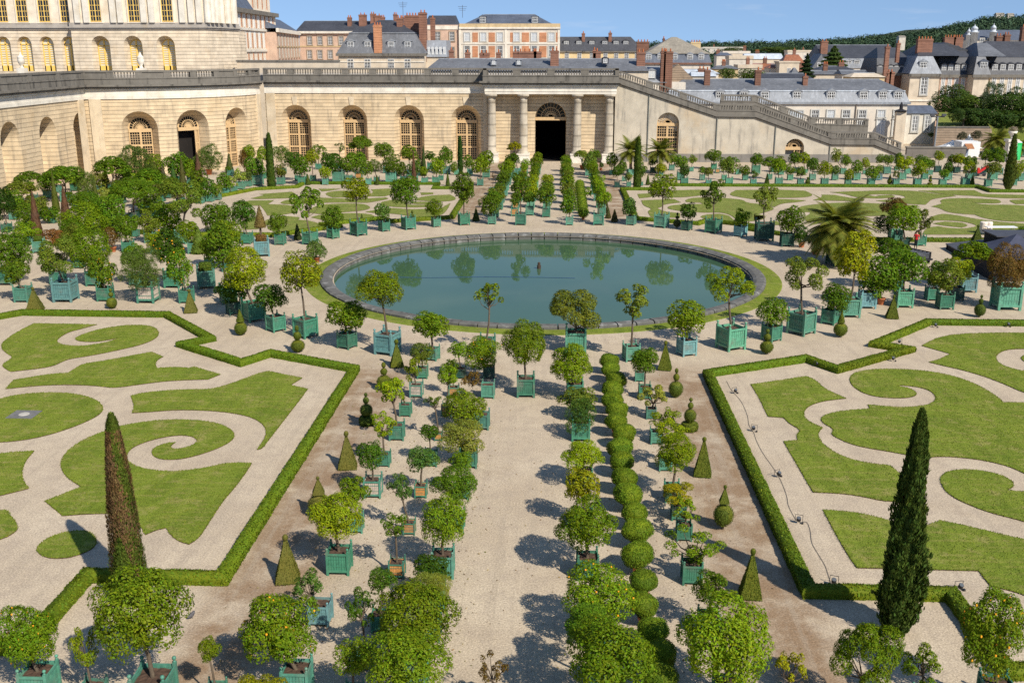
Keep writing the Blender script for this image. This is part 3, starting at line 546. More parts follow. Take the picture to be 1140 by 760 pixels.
# --- left grove
T('leftfront',[(23,338,16,17,304,28,25,'round','mid','teal'),(69,338,22,62,285,48,42,'sparse','olive','blue'),(62,318,14,57,292,26,22,'loose','mid','green'),(103,320,16,97,279,46,40,'round','bright','green'),(115,337,15,113,303,30,36,'loose_f','mid','green'),(4,319,18,12,280,46,42,'loose','mid','green'),(162,339,20,157,302,50,46,'feather','grey','pale'),(150,319,13,148,285,24,24,'round','mid','teal'),(191,322,18,188,277,34,34,'round_f','dark','green'),(206,339,14,199,297,28,36,'loose_f','mid','green'),
 (141,282,11,139,253,22,25,'round','mid','green'),(166,272,11,165,249,23,23,'loose','olive','light'),(150,265,7,151,248,16,14,'loose','mid','green'),(201,273,13,205,222,52,46,'sparse','olive','light'),(215,284,12,209,257,22,22,'round','bright','light'),(125,282,7.5,123,264,22,23,'bush','brown','pot'),(60,274,9,60,263,27,16,'bush','pink','pot'),(79,271,8,80,254,26,20,'bush','mid','green'),(274,273,11,271,238,24,28,'round','dark','green'),(311,274,11,309,249,20,20,'loose','mid','green'),(352,294,8,352,280,24,26,'bush','grey','pot')])
T('leftback',[(97,262,10,94,250,44,30,'round','bright','green'),(118,256,10,122,234,32,30,'round','mid','green'),(185,268,10,186,246,28,28,'round','bright','green'),(148,247,9,148,217,44,26,'dome','mid','dark'),(167,235,9,166,203,30,20,'dome','mid','dark'),(84,236,8,84,229,22,17,'round','mid','teal'),(57,250,7,56,242,18,16,'round','mid','green'),(27,258,9,27,238,20,22,'round','mid','teal'),(6,260,9,4,228,24,36,'bush','deep','green'),(20,232,8,22,214,30,16,'dome','olive','green'),(35,228,9,33,203,28,16,'dome','mid','teal'),(52,222,8,52,204,18,18,'loose','mid','teal'),(72,226,10,72,201,38,22,'dome','mid','teal'),(95,224,8,94,207,20,34,'feather','grey','teal'),(125,215,9,125,191,34,22,'dome','mid','green'),(118,232,8,118,220,24,18,'loose','pale','green'),(153,208,9,152,184,40,36,'feather','grey','green'),(172,205,8,172,186,20,22,'loose','bright','green'),(197,206,8,196,184,28,22,'loose','mid','green'),(212,206,8,212,190,18,18,'loose','bright','teal'),(160,236,8,158,226,20,16,'loose','mid','green'),(178,226,8,178,212,20,18,'loose','olive','green'),(232,196,8,231,178,26,28,'feather','grey','pot'),(215,212,8,222,200,18,18,'loose','mid','green'),(243,262,9,243,243,30,30,'round','mid','teal'),(108,246,8,108,233,18,16,'loose','mid','green'),(40,246,8,40,230,24,20,'round','olive','green'),(14,246,8,13,225,26,20,'loose','mid','teal'),(98,238,8,98,224,22,18,'round','mid','green'),(134,228,8,134,211,24,18,'loose','olive','green'),(140,213,7,140,196,18,16,'loose','mid','teal'),(186,222,8,186,206,22,18,'loose','mid','green'),(200,230,8,200,212,20,16,'round','olive','light'),(172,244,8,172,230,22,18,'loose','mid','green'),(110,216,8,110,200,22,16,'loose','olive','teal'),(62,216,8,62,198,22,14,'dome','mid','teal'),(82,214,8,83,199,18,14,'loose','mid','green'),(222,228,8,221,214,16,15,'loose','mid','light'),(160,216,8,161,199,18,15,'loose','yellow','green'),(30,274,9,30,257,24,18,'loose','bright','green'),(172,284,9,172,268,20,16,'loose','yellow','green'),(232,298,9,232,276,22,22,'loose','mid','green'),(252,304,10,252,262,30,26,'loose','bright','green'),(86,300,10,82,262,24,22,'loose','olive','green')])
T('leftline',[(233,226,7.5,231,211,18,20,'loose','dark','light'),(242,224,6.5,241,212,13,15,'loose','olive','light'),(250.5,219,8,249,204,18,18,'loose','mid','light'),(260,215,6,259,202,12,13,'sparse','pale','light'),(267,212,8,266,196,18,15,'sparse','pale','light'),(276,209,6,276,196,11,12,'loose','grey','light'),(286,208,11,283,187,22,22,'round','mid','light'),(256,197,6,254,193,7,6,'loose','mid','teal'),(278,198,6,277,170,16,14,'round','bright','green'),(272,200,6,271,180,10,22,'bush','brown','green'),(293,200,6,292,172,14,14,'loose','bright','green'),(312,207,8,312,191,13,14,'loose','olive','light'),(315,195,6,313,172,18,18,'feather','grey','green')])
# --- rows in front of the far wall, left half
T('wallleft',[(336,207,8.5,335,186,21,20,'round','mid','light'),(362,207,6.5,362,192,13,14,'round','yellow','light'),(348,203,6,347,176,18,17,'loose','yellow','green'),(331,203,6,326,178,22,18,'round','dark','green'),(354,190,6,355,167,17,14,'sparse','mid','green'),(376,205,12,368,181,25,24,'round','dark','light'),(388,204,7,384,184,18,18,'loose','mid','light'),(399,201,8,397,180,25,24,'round','mid','wood'),(377,189,5,378,165,14,13,'thin','grey','green'),(404,195,7,402,164,26,20,'dome','mid','teal'),(410,207,6.5,408,188,16,16,'loose','mid','light'),(419,205,6,417,186,15,18,'feather','grey','light'),(430,194,7,427,168,26,18,'loose','mid','teal'),(435,206,12,436,184,23,22,'loose','mid','light'),(449,205,7,448,190,14,16,'loose','mid','teal'),(456,198,7,455,171,20,17,'loose','bright','teal'),
 (462,204,6,461,188,15,17,'loose','grey','light'),(472.5,207,7,472,191,10,10,'round','bright','light'),(485,207,8,486,186,18,18,'round','bright','light'),(467,197,6,466,184,12,12,'loose','mid','dark'),(497,195,8,496,174,16,20,'round','mid','teal'),(491,202,5,490,180,12,12,'loose','dark','green'),(479,190,7,478,174,14,11,'loose','dark','green'),(523,196,6.5,521,181,12,16,'loose','mid','light'),(508,196,5,505,187,9,12,'round','bright','light'),(534.5,208,7,535,185,20,20,'round','bright','light'),(541,199,8,541,178,18,18,'round','bright','light'),(548,214,4,549.5,196,5,7,'thin','brown','green')])
# --- rows in front of the staircase wall, right half
T('wallfront',[(687,210,6,687,191,11,13,'round','dark','dark'),(700,209,5,700,197,9,9,'loose','olive','light'),(714,208,4,714,190,13,16,'loose','mid','light'),(762,208,8,762,191,11,15,'round','dark','light'),(789,208,6,789,191,12,10,'loose','olive','light'),(812,208,8,811,186,18,18,'loose','olive','light'),(839,208,6.5,840,194,9,10,'sparse','mid','light'),(867.5,208,8,867,186,18,17,'loose','bright','light'),(891.5,208,6.5,892,192,12,11,'loose','mid','light'),(918.5,208,7.5,918,188,16,16,'round','yellow','light'),(944.5,208,6.5,945,195,11,13,'round','yellow','light'),(970.3,208,7.5,971,193,17,15,'loose','mid','light'),(998,208,6.5,998,194,8,10,'sparse','olive','light'),(1022,208.5,7.5,1024,189,19,17,'loose','yellow','light'),(1050,208.5,7,1051,193,11,10,'round','mid','light'),(1075.5,208.5,8,1080,188,16,14,'loose','yellow','light'),(1101,209,7,1106,187,21,14,'loose','olive','light'),(1128.5,208,7,1131,194,12,14,'loose','olive','light')])
T('wallmid',[(695,203,5,692,186,12,16,'round','mid','light'),(681,196,5,681,179,14,16,'round','mid','light'),(736,197,5,736,188,13,12,'round','yellow','light'),(758,202,8,758,180,15,15,'round','mid','light'),(782,202,6,782,190,10,8,'loose','mid','light'),(806.5,202,5.5,805,183,10,14,'loose','mid','light'),(830,202,6,829,190,12,12,'round','mid','light'),(857,201,5.5,856,181,22,13,'loose','mid','light'),(880,202,6,880,190,13,8,'loose','mid','light'),(905,202,6.5,905,184,13,18,'round','dark','light'),(930,202,6.5,930,190,11,10,'round','dark','light'),(954,202,7.5,954,187,14,16,'loose','mid','light'),(979,202,6.5,978,189,11,10,'loose','mid','blue'),(1005,201.5,7.5,1005,183,18,16,'loose','yellow','light'),(1030,201,6.5,1031,181,14,12,'loose','mid','light'),(1056,202,7.5,1056,187,12,12,'round','dark','light'),(1079,201,6,1078,180,11,12,'loose','mid','teal'),(1106,202,8.5,1108,180,18,14,'dome','mid','light'),(1138,203,8,1137,186,14,14,'loose','yellow','light')])
T('wallback',[(770,192,4.5,771,178,11,10,'loose','olive','light'),(748,191,6,748,177,14,11,'round','mid','light'),(727,194,6,727,179,11,13,'round','mid','dark'),(795,190,6,794,174,22,14,'loose','mid','green'),(799,194,5,815,180,16,14,'sparse','mid','wood'),(822,195.5,5.5,822,186,6,10,'thin','olive','light'),(842,195,9,842,177,14,14,'round','mid','light'),(861,193,5.5,868,181,15,14,'loose','olive','light'),(869.5,196,6,876,186,10,9,'sparse','mid','light'),(887,194,6,884,177,14,14,'round','mid','dark'),(897,194,4,895,177,15,14,'round','yellow','light'),(939,195,6,931,174,13,16,'loose','pale','light'),(940,195,4,942,179,13,13,'loose','mid','light'),(963,195,4,964,182,10,12,'loose','yellow','light'),(988,195,7.5,989,178,12,12,'round','mid','light'),(998,191,4,980,177,11,10,'loose','mid','light'),(1011,195,6,1012,180,13,11,'loose','yellow','light'),(1001,190,5,1001,177,13,14,'loose','mid','light'),(1044.5,193,6.5,1046,174,12,11,'round','yellow','dark'),(1036,196,5,1035,183,12,12,'round','mid','light'),(1066,194,6.5,1069,177,16,12,'round','yellow','dark'),(1060,193,5,1060,178,11,11,'round','mid','light'),(1097,194,6,1098,173,15,13,'loose','mid','teal'),(1113,196,7,1113,173,17,15,'round','mid','light'),(1024,193,4,1024,178,13,10,'loose','dark','light'),(1085,198,5,1084,180,10,10,'loose','dark','dark')])
# --- rows beside the path beyond the basin
def row(grp,X,Ys,kinds,hues,w,cr,hc,boxes=('light',)):
    rg=random.Random(grp)
    for i,Y in enumerate(Ys):
        b=proj(X+rg.uniform(-.12,.12),Y,0); k=1/mpp(X,Y); c=proj(X,Y,hc*rg.uniform(.92,1.08)); s_=rg.uniform(.72,1.12)
        tree(b[0],b[1],w*k,c[0],c[1],cr*2*k*s_,cr*2*.85*k*s_,rg.choice(kinds),rg.choice(hues),rg.choice(boxes),grp=grp)
def proj(X,Y,Z):
    v=Vector((X,Y,Z-CH)); a=v.dot(Vector((_X.x,_Y.x,_up.x))); b=v.dot(Vector((_X.y,_Y.y,_up.y))); c=v.dot(Vector((_X.z,_Y.z,_up.z)))
    return 570+FL*a/b, 380-FL*c/b
Ys=[112.5+5.6*i for i in range(9)]
row('FL1',-6.75,Ys[:8],('round','loose'),('mid','bright','olive','yellow'),1.0,.98,2.1)
row('FL2',-4.6,[y+1 for y in Ys[:8]],('loose','round'),('bright','mid'),.85,.75,1.7,('light','wood'))
row('FL3',-2.95,[y+1.5 for y in Ys],('round','round'),('bright','bright','mid','yellow'),.95,.92,2.0)
row('FC',-1.1,[119,125,131.5],('round','loose'),('yellow','olive'),.9,1.05,2.1)
row('FR1',1.45,[y-1 for y in Ys[1:]],('round','round'),('bright','mid','olive'),.95,.95,2.0)
row('FR2',5.1,[y+2 for y in Ys[:9]],('round','loose'),('mid','bright'),.9,.85,1.9)
T('portico',[(576,196,7,573,166,17,13,'dome','gold','teal'),(572,200,7,571,177,16,12,'round','mid','teal'),(566,203,7,564,186,20,14,'round','bright','teal'),(655,197,7,657,182,17,21,'round','grey','light'),(648,190,6,647,174,16,11,'dome','olive','pot'),(663,192,6,661,172,14,12,'round','mid','light'),(669,191,3.5,669.5,184,5,6,'round','dark','pot')])
# --- the row of clipped balls right of the path, near and far
TOPI=[]
def clipmesh(parts,name,nl,ls,seed,dens=1):
    """clipped foliage: solid body of fine leaves. parts: (verts, quads, outward normals)"""
    rng=np.random.default_rng(seed); qm=QM()
    for V,F in parts:
        V=np.asarray(V,float); F=np.asarray(F); cc_=V.mean(0); qm.add(cc_+(V-cc_)*(1-ls*.9),F)
        a=V[F[:,0]];b=V[F[:,1]];c=V[F[:,2]];d=V[F[:,3]]; nn=np.cross(c-a,d-b); ar=.5*np.linalg.norm(nn,axis=1); nn=unit(nn)
        ctr=V.mean(0); sg=np.sign(((a+c)*.5-ctr)[:,None,:]@nn[:,:,None])[:,0]; nn=nn*np.where(sg==0,1,sg)
        k=nl; i=rng.choice(len(F),k,p=ar/ar.sum()); u=rng.random((k,1)); w=rng.random((k,1))
        P=(a[i]*(1-u)+b[i]*u)*(1-w)+(d[i]*(1-u)+c[i]*u)*w
        qm.add(*leaves(P+nn[i]*ls*(-.5+.75*rng.random((k,1))),nn[i]+rng.normal(0,.75,(k,3)),ls,rng,.6))
    return qm.mesh(name,CLIP)
def lumpy(V,amp,seed):
    rng=np.random.default_rng(seed); d=randdir(14,rng); ph=rng.random(14)*6.28; f=3+4*rng.random(14); U=unit(V)
    s_=sum(np.sin((U@d[i])*f[i]+ph[i]) for i in range(14))/14; return V*(1+amp*s_[:,None])
CS=cubesphere(7)
BALLM=[]
for i in range(4):
    V=lumpy(CS[0],.30,i)*np.array([1.06,1.06,.80]); BALLM.append(clipmesh([(V,CS[1])],'clipped_ball',3400,.085,i))
BALLF=[clipmesh([(lumpy(CS[0],.12,9)*np.array([1,1,.9]),CS[1])],'clipped_ball',500,.17,9)]
def ballshrub(X,Y,r,lod,hue,cz=.78):
    rng=random.Random(int(X*100+Y*37)); e=empty('clipped_shrub',(X,Y,0)); j=rng.uniform(.85,1.15)
    link('crown',(BALLM if lod==0 else BALLF)[rng.randrange(4) if lod==0 else 0],e,loc=(0,0,cz),sc=(r,r,r*rng.uniform(.92,1.05)),rz=rng.uniform(0,6),color=tuple(c*j for c in hue))
    m=MB(); m.tube([(0,0,.3),(0,0,cz)],.04,6); m.build('trunk',BARK,e)
    link('clay_pot',PPOT,e,sc=(.42,.42,.5)); return e
HB=(.098,.165,.010)
for i,(x,y,w) in enumerate([(679,402,22),(680,411,21),(686,422,23),(681.6,433,24),(682,445,23),(687.5,456,25),(686,469,24),(695,482,25),(690,498,29),(692,513,27),(695,531.5,29),(699,550,32),(706,570,29),(709.5,590,33),(710,617,36),(716,646,32),(717,673,32),(727,700,34),(734,727,37),(735,752,38)]):
    q=G(x,y,.78); e=ballshrub(q.x,q.y,w*.5*mpp(q.x,q.y,.78)*.98,0,HB); TOPI.append((e,'balls',q.y))
for i in range(13):
    X=3.0+.01*i; Y=112+2.15*i; e=ballshrub(X,Y,.62,1,HB); TOPI.append((e,'ballsfar',Y))
# --- clipped yews: cones, pyramids, stacked balls
def pyr(w0,w1,h,z0=0,n=7):
    V=[];F=[]
    for k in range(4):
        b=len(V); c=[(-1,-1),(1,-1),(1,1),(-1,1)]; p,q=c[k],c[(k+1)%4]
        for i in range(n+1):
            t_=i/n; w=w0*(1-t_)+w1*t_
            for j in range(n+1): u=j/n; V.append(((p[0]*(1-u)+q[0]*u)*w/2,(p[1]*(1-u)+q[1]*u)*w/2,z0+h*t_))
        F+=[(b+i*(n+1)+j,b+i*(n+1)+j+1,b+(i+1)*(n+1)+j+1,b+(i+1)*(n+1)+j) for i in range(n) for j in range(n)]
    b=len(V); V+=[(-w1/2,-w1/2,z0+h),(w1/2,-w1/2,z0+h),(w1/2,w1/2,z0+h),(-w1/2,w1/2,z0+h)]; F.append((b,b+1,b+2,b+3))
    return np.array(V),np.array(F)
def rev(prof,n=14):
    V=[(r*math.cos(6.2832*k/n),r*math.sin(6.2832*k/n),z) for r,z in prof for k in range(n)]
    return np.array(V),np.array([(i*n+k,i*n+(k+1)%n,(i+1)*n+(k+1)%n,(i+1)*n+k) for i in range(len(prof)-1) for k in range(n)])
SMB=clipmesh([(lumpy(CS[0],.05,21),CS[1])],'ball',1500,.10,21)
PYM=clipmesh([pyr(1,.12,1)],'pyramid',3000,.05,22); CNM=clipmesh([rev([(.001,0),(.48,.01),(.5,.05),(.3,.5),(.06,.97),(.001,1)])],'cone',1500,.08,23); DSM=clipmesh([rev([(.001,0),(.46,.0),(.5,.3),(.5,.7),(.42,1),(.001,1.02)])],'disc',1500,.09,24)
def topiary(xb,yb,items,hue,grp,label):
    """items: (shape, centre/top px y range y0 (upper), y1 (lower), width px)"""
    b=G(xb,yb); e=empty('topiary',b,0,label,'topiary',grp); rng=random.Random(int(xb)); 
    Mx={'ball':SMB,'pyr':PYM,'cone':CNM,'disc':DSM}; z_lo=9
    for sh,y0,y1,w in items:
        z1=max(.02,AY(xb,y0,b.y).z); z0=max(.02,AY(xb,y1,b.y).z); k=mpp(b.x,b.y)*w; j=rng.uniform(.92,1.08); h=z1-z0
        nm={'ball':'ball','pyr':'pyramid','cone':'cone','disc':'disc'}[sh]
        if sh=='ball': link(nm,SMB,e,loc=(0,0,(z0+z1)/2),sc=(k/2,k/2,h/2),rz=rng.random()*6,color=tuple(c*j for c in hue))
        else: link(nm,Mx[sh],e,loc=(0,0,z0),sc=(k,k,h),rz=rng.uniform(-.06,.06)+(.22 if sh=='pyr' and xb<560 else -.12 if sh=='pyr' else 0),color=tuple(c*j for c in hue))
        z_lo=min(z_lo,z0)
    m=MB(); m.tube([(0,0,0),(0,0,z_lo+.1)],.05,6); 
    zt=max(AY(xb,it[0+1],b.y).z for it in items); m.tube([(0,0,z_lo),(0,0,max(z_lo+.1,zt-.1))],.03,5); m.build('trunk',BARK,e)
    return e
YW=(.092,.125,.016); YD=(.060,.098,.016); YB=(.122,.130,.026)
P_='clipped yew topiaries on the gravel'
for a in [(442,408,[('pyr',383,407,15),('ball',377.5,383,5)],YW,'yew pyramid with ball tip beside the pale blue box on the basin ring'),
 (428,434,[('ball',417.5,433,17),('ball',409.5,417.5,8),('ball',403,409.5,5)],YW,'three stacked yew balls behind the yellow-green tree, left of path'),
 (408.5,473,[('disc',463,472.5,17),('ball',449.5,463.5,14.5),('ball',441.5,449.5,7),('ball',437,441.5,4)],YD,'yew stack of three balls on a disc, near left hedge'),
 (387,520,[('pyr',486,519.5,21),('ball',479.5,486,5.5)],YB,'largest yew pyramid left of path, between ball stack and next cone'),
 (356,574,[('ball',549,573,25),('pyr',533.5,549,13.5),('ball',530,534,4)],YB,'yew ball topped with small pyramid, behind the flowering tree at left'),
 (320.5,645,[('pyr',601,644.5,27),('ball',594.5,602,6.5)],YB,'nearest yew pyramid left of path, below the box hedge corner'),
 (740,411,[('pyr',384,410.5,15),('ball',379,384,4)],YW,'narrow yew pyramid by the light green box right of path'),
 (752,442,[('ball',424,441.5,16.5),('ball',415.5,424,7),('ball',409.5,415.5,4)],YW,'three stacked yew balls at the near right hedge corner'),
 (767.5,479,[('disc',470,478.5,19),('ball',455,470,14),('ball',447.5,455,6.5),('ball',442.5,447,4)],YW,'yew ball stack standing on a disc, right of path'),
 (782,528.5,[('pyr',491,528,19.5),('ball',486,491.5,5)],YW,'yew pyramid with ball tip midway along the near right hedge'),
 (804.5,589,[('ball',560.5,585.5,22.5),('pyr',543.5,559,11),('ball',539.5,544,4)],YW,'big yew ball topped by a small pyramid, right of path'),
 (835,663,[('pyr',617,662.5,24),('ball',610,617.5,6)],YW,'nearest yew pyramid right of path, in the cypress shadow'),
 (39.5,345.5,[('pyr',323,345,17),('ball',319.5,323,3.5)],YB,'yew pyramid by the near left hedge, left of the blue box'),
 (125,343.5,[('ball',331,343,12),('ball',325,330.5,5.5),('ball',321,325,3.5)],YW,'small yew ball stack in front of the fruiting tree, left grove'),
 (212.5,347.5,[('pyr',325.5,347,14.5),('ball',321.5,325.5,4)],YB,'yew pyramid between feathery tree and the near left hedge'),
 (268.5,373,[('ball',358,372.5,14.5),('cone',344.5,358,9)],YW,'yew ball topped with a cone, by the zigzag of left hedge'),
 (332,392,[('ball',378,391.5,16),('ball',369,378.5,9),('ball',362,369,4.5)],YW,'squat stack of yew balls in front of tall ring tree'),
 (853,394,[('ball',379,393,15),('ball',371,379,8),('ball',366,371,4.5)],YW,'two yew balls with knob below the round tree, right ring'),
 (935,375,[('ball',359,374,15.5),('cone',346.5,359,8)],YW,'yew ball topped by a cone beside the light green box at right'),
 (993,354,[('pyr',332,353.5,13.5),('ball',328,332,3)],YW,'yew pyramid between pale blue and light green boxes, right grove'),
 (1090,353,[('ball',338,352,12.5),('ball',332,338.5,5),('ball',328,332,3)],YD,'dark yew ball stack left of the reddish brown bush'),
 (1087,270,[('pyr',253.5,269.5,11),('ball',250,253.5,3)],YD,'dark yew pyramid at the far right hedge, beside the stage'),
 (331.5,267,[('cone',249,266.5,9)],(.035,.055,.015),'almost black yew cone left of the tall ring tree, far left'),
 (403,247,[('cone',238,247,5)],YD,'tiny yew cone behind a green box at the far ring'),
 (459,243,[('ball',238,243,4),('ball',234,238,2.5)],YD,'tiny yew ball stack behind the far ring boxes'),
 (530,246,[('cone',231.5,246,8.5)],(.05,.07,.018),'dark yew cone at the start of the far left row'),
 (753.5,254,[('ball',244,253,8.5),('ball',240,244,4.5),('ball',236.5,240,2.5)],(.05,.065,.02),'dark yew ball stack between two boxes on the far ring'),
 (684,247,[('cone',233,246.5,8)],(.06,.06,.018),'brownish yew cone at the start of the far right row'),
 (343,206,[('cone',193.5,205.5,6)],YD,'small dark cone in the far left wall rows'),
 (420,206,[('cone',195,205.5,5)],YD,'small dark cone between boxes under the second arched window'),
 (498.5,207,[('cone',191,206.5,5)],YD,'slim dark cone beside the short hedge step, far left'),
 (721,206,[('cone',194,205.5,5)],YD,'small dark cone just right of the far cypress'),
 (853.5,206,[('cone',193.5,205.5,6)],YD,'small dark cone near the low arched door'),
 (899,206,[('ball',199.5,206,5.5),('ball',197,199.5,3)],YD,'small dark ball right of the low arched door'),
 (990,206,[('ball',198.5,205.5,5.5),('cone',194,198.5,3)],YW,'small clipped ball with a cone before the stair foot'),
 (1035,207,[('disc',203.5,206.5,5.5),('ball',199,203,4),('ball',195.5,199,3)],YW,'tiny clipped stack before the stone wall at right'),
 (1082,206,[('cone',194,205.5,5.5)],YD,'small dark cone before the white stall at right'),
 (1021,266,[('ball',257,265,7)],YD,'small clipped ball beside a green box, right grove')]:
    topiary(*a[:4],P_,a[4])
for i,(x,y,h,w) in enumerate([(676,237,9,6),(674,229,9,6),(677,243,10,7),(672,222,9,5),(670,214,8,5),(538,236,9,6),(541,228,9,6),(545,219,8,5)]):
    topiary(x,y,[('cone',y-h,y-.5,w)],(.06,.065,.02),'small yew cones lining the far path',('brownish' if x>600 else 'dark')+' yew cone, '+ORD([2,3,1,4,5,0,1,2][i])+' from the basin in the far '+('right' if x>600 else 'left')+' yew line')
# cones of the left grove, some scorched brown
for x,y,h,w,c,l in [(42,265,52,13,(.105,.062,.036),'scorched brown yew cone towering over the low boxed hedge at left'),(74,245,38,11,(.100,.058,.033),'scorched brown yew cone beside a slim green cone, left grove'),(63,236,45,8.5,(.075,.100,.018),'slim green yew cone left of the brown cone, left grove'),(119,212,26,10,(.095,.060,.032),'brown yew cone under the domed tree, left grove'),(142,203,30,10,(.090,.075,.030),'olive brown cone left of the grey olive tree'),(183,208,24,9,(.075,.072,.040),'greyish cone before the yellow-green tree, left grove'),(194,206,27,7.5,(.040,.100,.022),'vivid green slim cone in the back of left grove'),(204,207,32,8,(.078,.085,.026),'tall dull green cone left of the open doorway'),(222,205,35,10,(.105,.062,.036),'brown cone standing right in front of the open doorway'),(108,234,38,8.5,(.070,.095,.020),'green cone between the grey olive and brown cone'),(165,200,16,6,(.045,.065,.02),'short dark cone behind the second dome tree'),(256,193,22,9.5,(.070,.085,.026),'dark green cone in a teal box below the narrow arch'),(461,205,37,6,(.110,.060,.036),'slim brown cone under the third arched window'),(472,196,34,6.5,(.045,.075,.018),'dark green slim cone between third and fourth arched windows'),(222,282,30,19,(.085,.135,.018),'fresh green clipped cone above a light green box, left grove'),(131,212,22,5,(.085,.07,.03),'thin brown cone beside the olive brown cone, left grove')]:
    topiary(x,y,[('cone',y-h,y-.5,w)],c,'clipped cones of the left grove and wall rows',l)
# brown-leaved cone on a stem and boxed hedges
def boxhedge(xb,yb,w,kind,hx,label,shape):
    b=G(xb,yb); k=mpp(b.x,b.y); wd=w*k*.8; b.y+=wd/2; e=empty('planted_box',b,0,label,'planted box'); rng=random.Random(3); planter(e,wd,kind,.32,rng,True)
    V,F=rev([(.001,.0),(.70,0),(.71,.7),(.66,1),(.001,1.02)],4); a=math.pi/4; Rm=np.array([[math.cos(a),-math.sin(a),0],[math.sin(a),math.cos(a),0],[0,0,1]])
    link('hedge_block',clipmesh([(V@Rm.T*np.array([.62,.62,.42]),F)],'hedge_block',2500,.07,5),e,loc=(0,0,wd*.98),sc=(wd,wd,wd),rz=.32,color=(.075,.125,.015) if shape==0 else (.16,.10,.03))
    if shape:
        link('crown',CNM,e,loc=(0,0,wd*1.9),sc=(wd*.78,wd*.78,wd*1.4),color=(.145,.115,.038)); m=MB(); m.tube([(0,0,wd),(0,0,wd*2.1)],.10,7); m.build('trunk',BARK,e)
boxhedge(227,322,25,'teal',0,'large teal box filled with a square clipped hedge, left grove',0)
boxhedge(289.5,286,21,'blue',0,'large pale blue box with low red hedge and a brown cone tree',1)
boxhedge(41,282,16,'light',0,'light green box with low clipped hedge at foot of scorched cone',0)
# --- cypresses
def cypress(xb,yb,ytop,wpx,cols,label,seed,wid,nl=14000,ls=.13,prof=None,spiky=.25,rough=.06):
    b=G(xb,yb); h=AY(xb,ytop,b.y).z; r=wpx*.5*mpp(b.x,b.y,h/2); rng=np.random.default_rng(seed); e=empty('cypress',b,0,label,'cypress',wid)
    prof=prof or [(0,.55),(.12,.85),(.3,1),(.5,.9),(.7,.68),(.85,.42),(.95,.2),(1,.03)]
    zz=[p[0] for p in prof]; rr=[p[1] for p in prof]
    u=rng.random(nl)**1.05; a=rng.random(nl)*6.2832; R0=np.interp(u,zz,rr)*r*(1+rough*np.sin(a*3+u*9)+rough*.9*np.sin(a*7-u*23)+rough*.9*np.sin(a*5+u*61)*np.sin(u*37+a))
    q=.62+.42*rng.random(nl)**.6+rough*.8*(rng.random(nl)>.97)*rng.random(nl); z=.12+u*(h-.12)
    P=np.stack([np.cos(a)*R0*q,np.sin(a)*R0*q,z],1); Nn=np.stack([np.cos(a),np.sin(a),np.full(nl,.1)],1)+rng.normal(0,spiky,(nl,3))
    def mk(sel,nm,c):
        n=sel.sum(); N=unit(Nn[sel]); t_=unit(np.array([0,0,1.])[None]+N*.45+rng.normal(0,.22,(n,3))); bb=unit(np.cross(N,t_)); L=(ls*(.6+.9*rng.random(n)))[:,None]; p=P[sel]
        V=np.stack([p-t_*L*.4,p+bb*L*.24,p+t_*L*.7,p-bb*L*.24],1).reshape(-1,3); qm=QM(); qm.add(V,np.arange(4*n).reshape(-1,4))
        V2,F2=rev([(.001,.1)]+[(np.interp(t2,zz,rr)*r*.72,.12+t2*(h-.2)) for t2 in (.02,.1,.3,.5,.7,.85,.95)]+[(.001,h*.97)],10)
        if nm=='crown': qm.add(V2,F2)
        link(nm,qm.mesh(nm,CLIP),e,color=c)
    if len(cols)>1:
        d=np.sin(a*2.0+1.2+u*2.2)+.55*np.sin(u*14+a*3)+rng.normal(0,.45,nl); green=(u<.26+.12*np.sin(a*3))|(u>.92)|(d>.62)
        mk(green,'crown',cols[0]); mk(~green,'scorched_foliage',cols[1])
    else: mk(np.ones(nl,bool),'crown',cols[0])
    m=MB(); m.tube([(0,0,0),(0,0,h*.5)],[.12,.05],7); m.build('trunk',BARK,e); return e
cy='tall columnar cypresses of the garden'
cypress(998,704,456,42,[(.060,.100,.018)],'tall dark green cypress outside the near right hedge corner',1,cy,34000,.125,prof=[(0,.55),(.06,.85),(.18,1),(.35,.90),(.55,.69),(.75,.48),(.9,.30),(.97,.17),(1,.03)],spiky=.6,rough=.2)
cypress(147,668,461,40,[(.085,.125,.018),(.175,.115,.052)],'tall cypress scorched brown, outside the near left hedge corner',2,cy,26000,.085,prof=[(0,1),(.12,.98),(.3,.90),(.5,.78),(.7,.62),(.85,.46),(.95,.30),(1,.10)],spiky=.16,rough=.03)
cypress(302.5,210,149,9,[(.058,.105,.016)],'slim green cypress at the far left hedge corner',3,cy,4000,.3,prof=[(0,.9),(.1,1),(.5,.85),(.85,.6),(.97,.3),(1,.1)])
cypress(709,210.5,154,8,[(.070,.115,.016)],'slim green cypress in front of the palms, far side',4,cy,4000,.3,prof=[(0,.9),(.1,1),(.5,.9),(.85,.7),(.97,.4),(1,.1)])
cypress(512.5,192,153,5.5,[(.035,.085,.016)],'narrow dark cypress under the fourth arched window',5,cy,2500,.3,prof=[(0,.9),(.1,1),(.5,.9),(.85,.7),(.97,.4),(1,.1)])
cypress(1122,212,150,12.5,[(.070,.100,.018)],'leaning green cypress before the green cabin at right',6,cy,4000,.32,prof=[(0,.35),(.05,.6),(.15,.95),(.3,1),(.6,.72),(.85,.42),(.96,.25),(1,.08)])
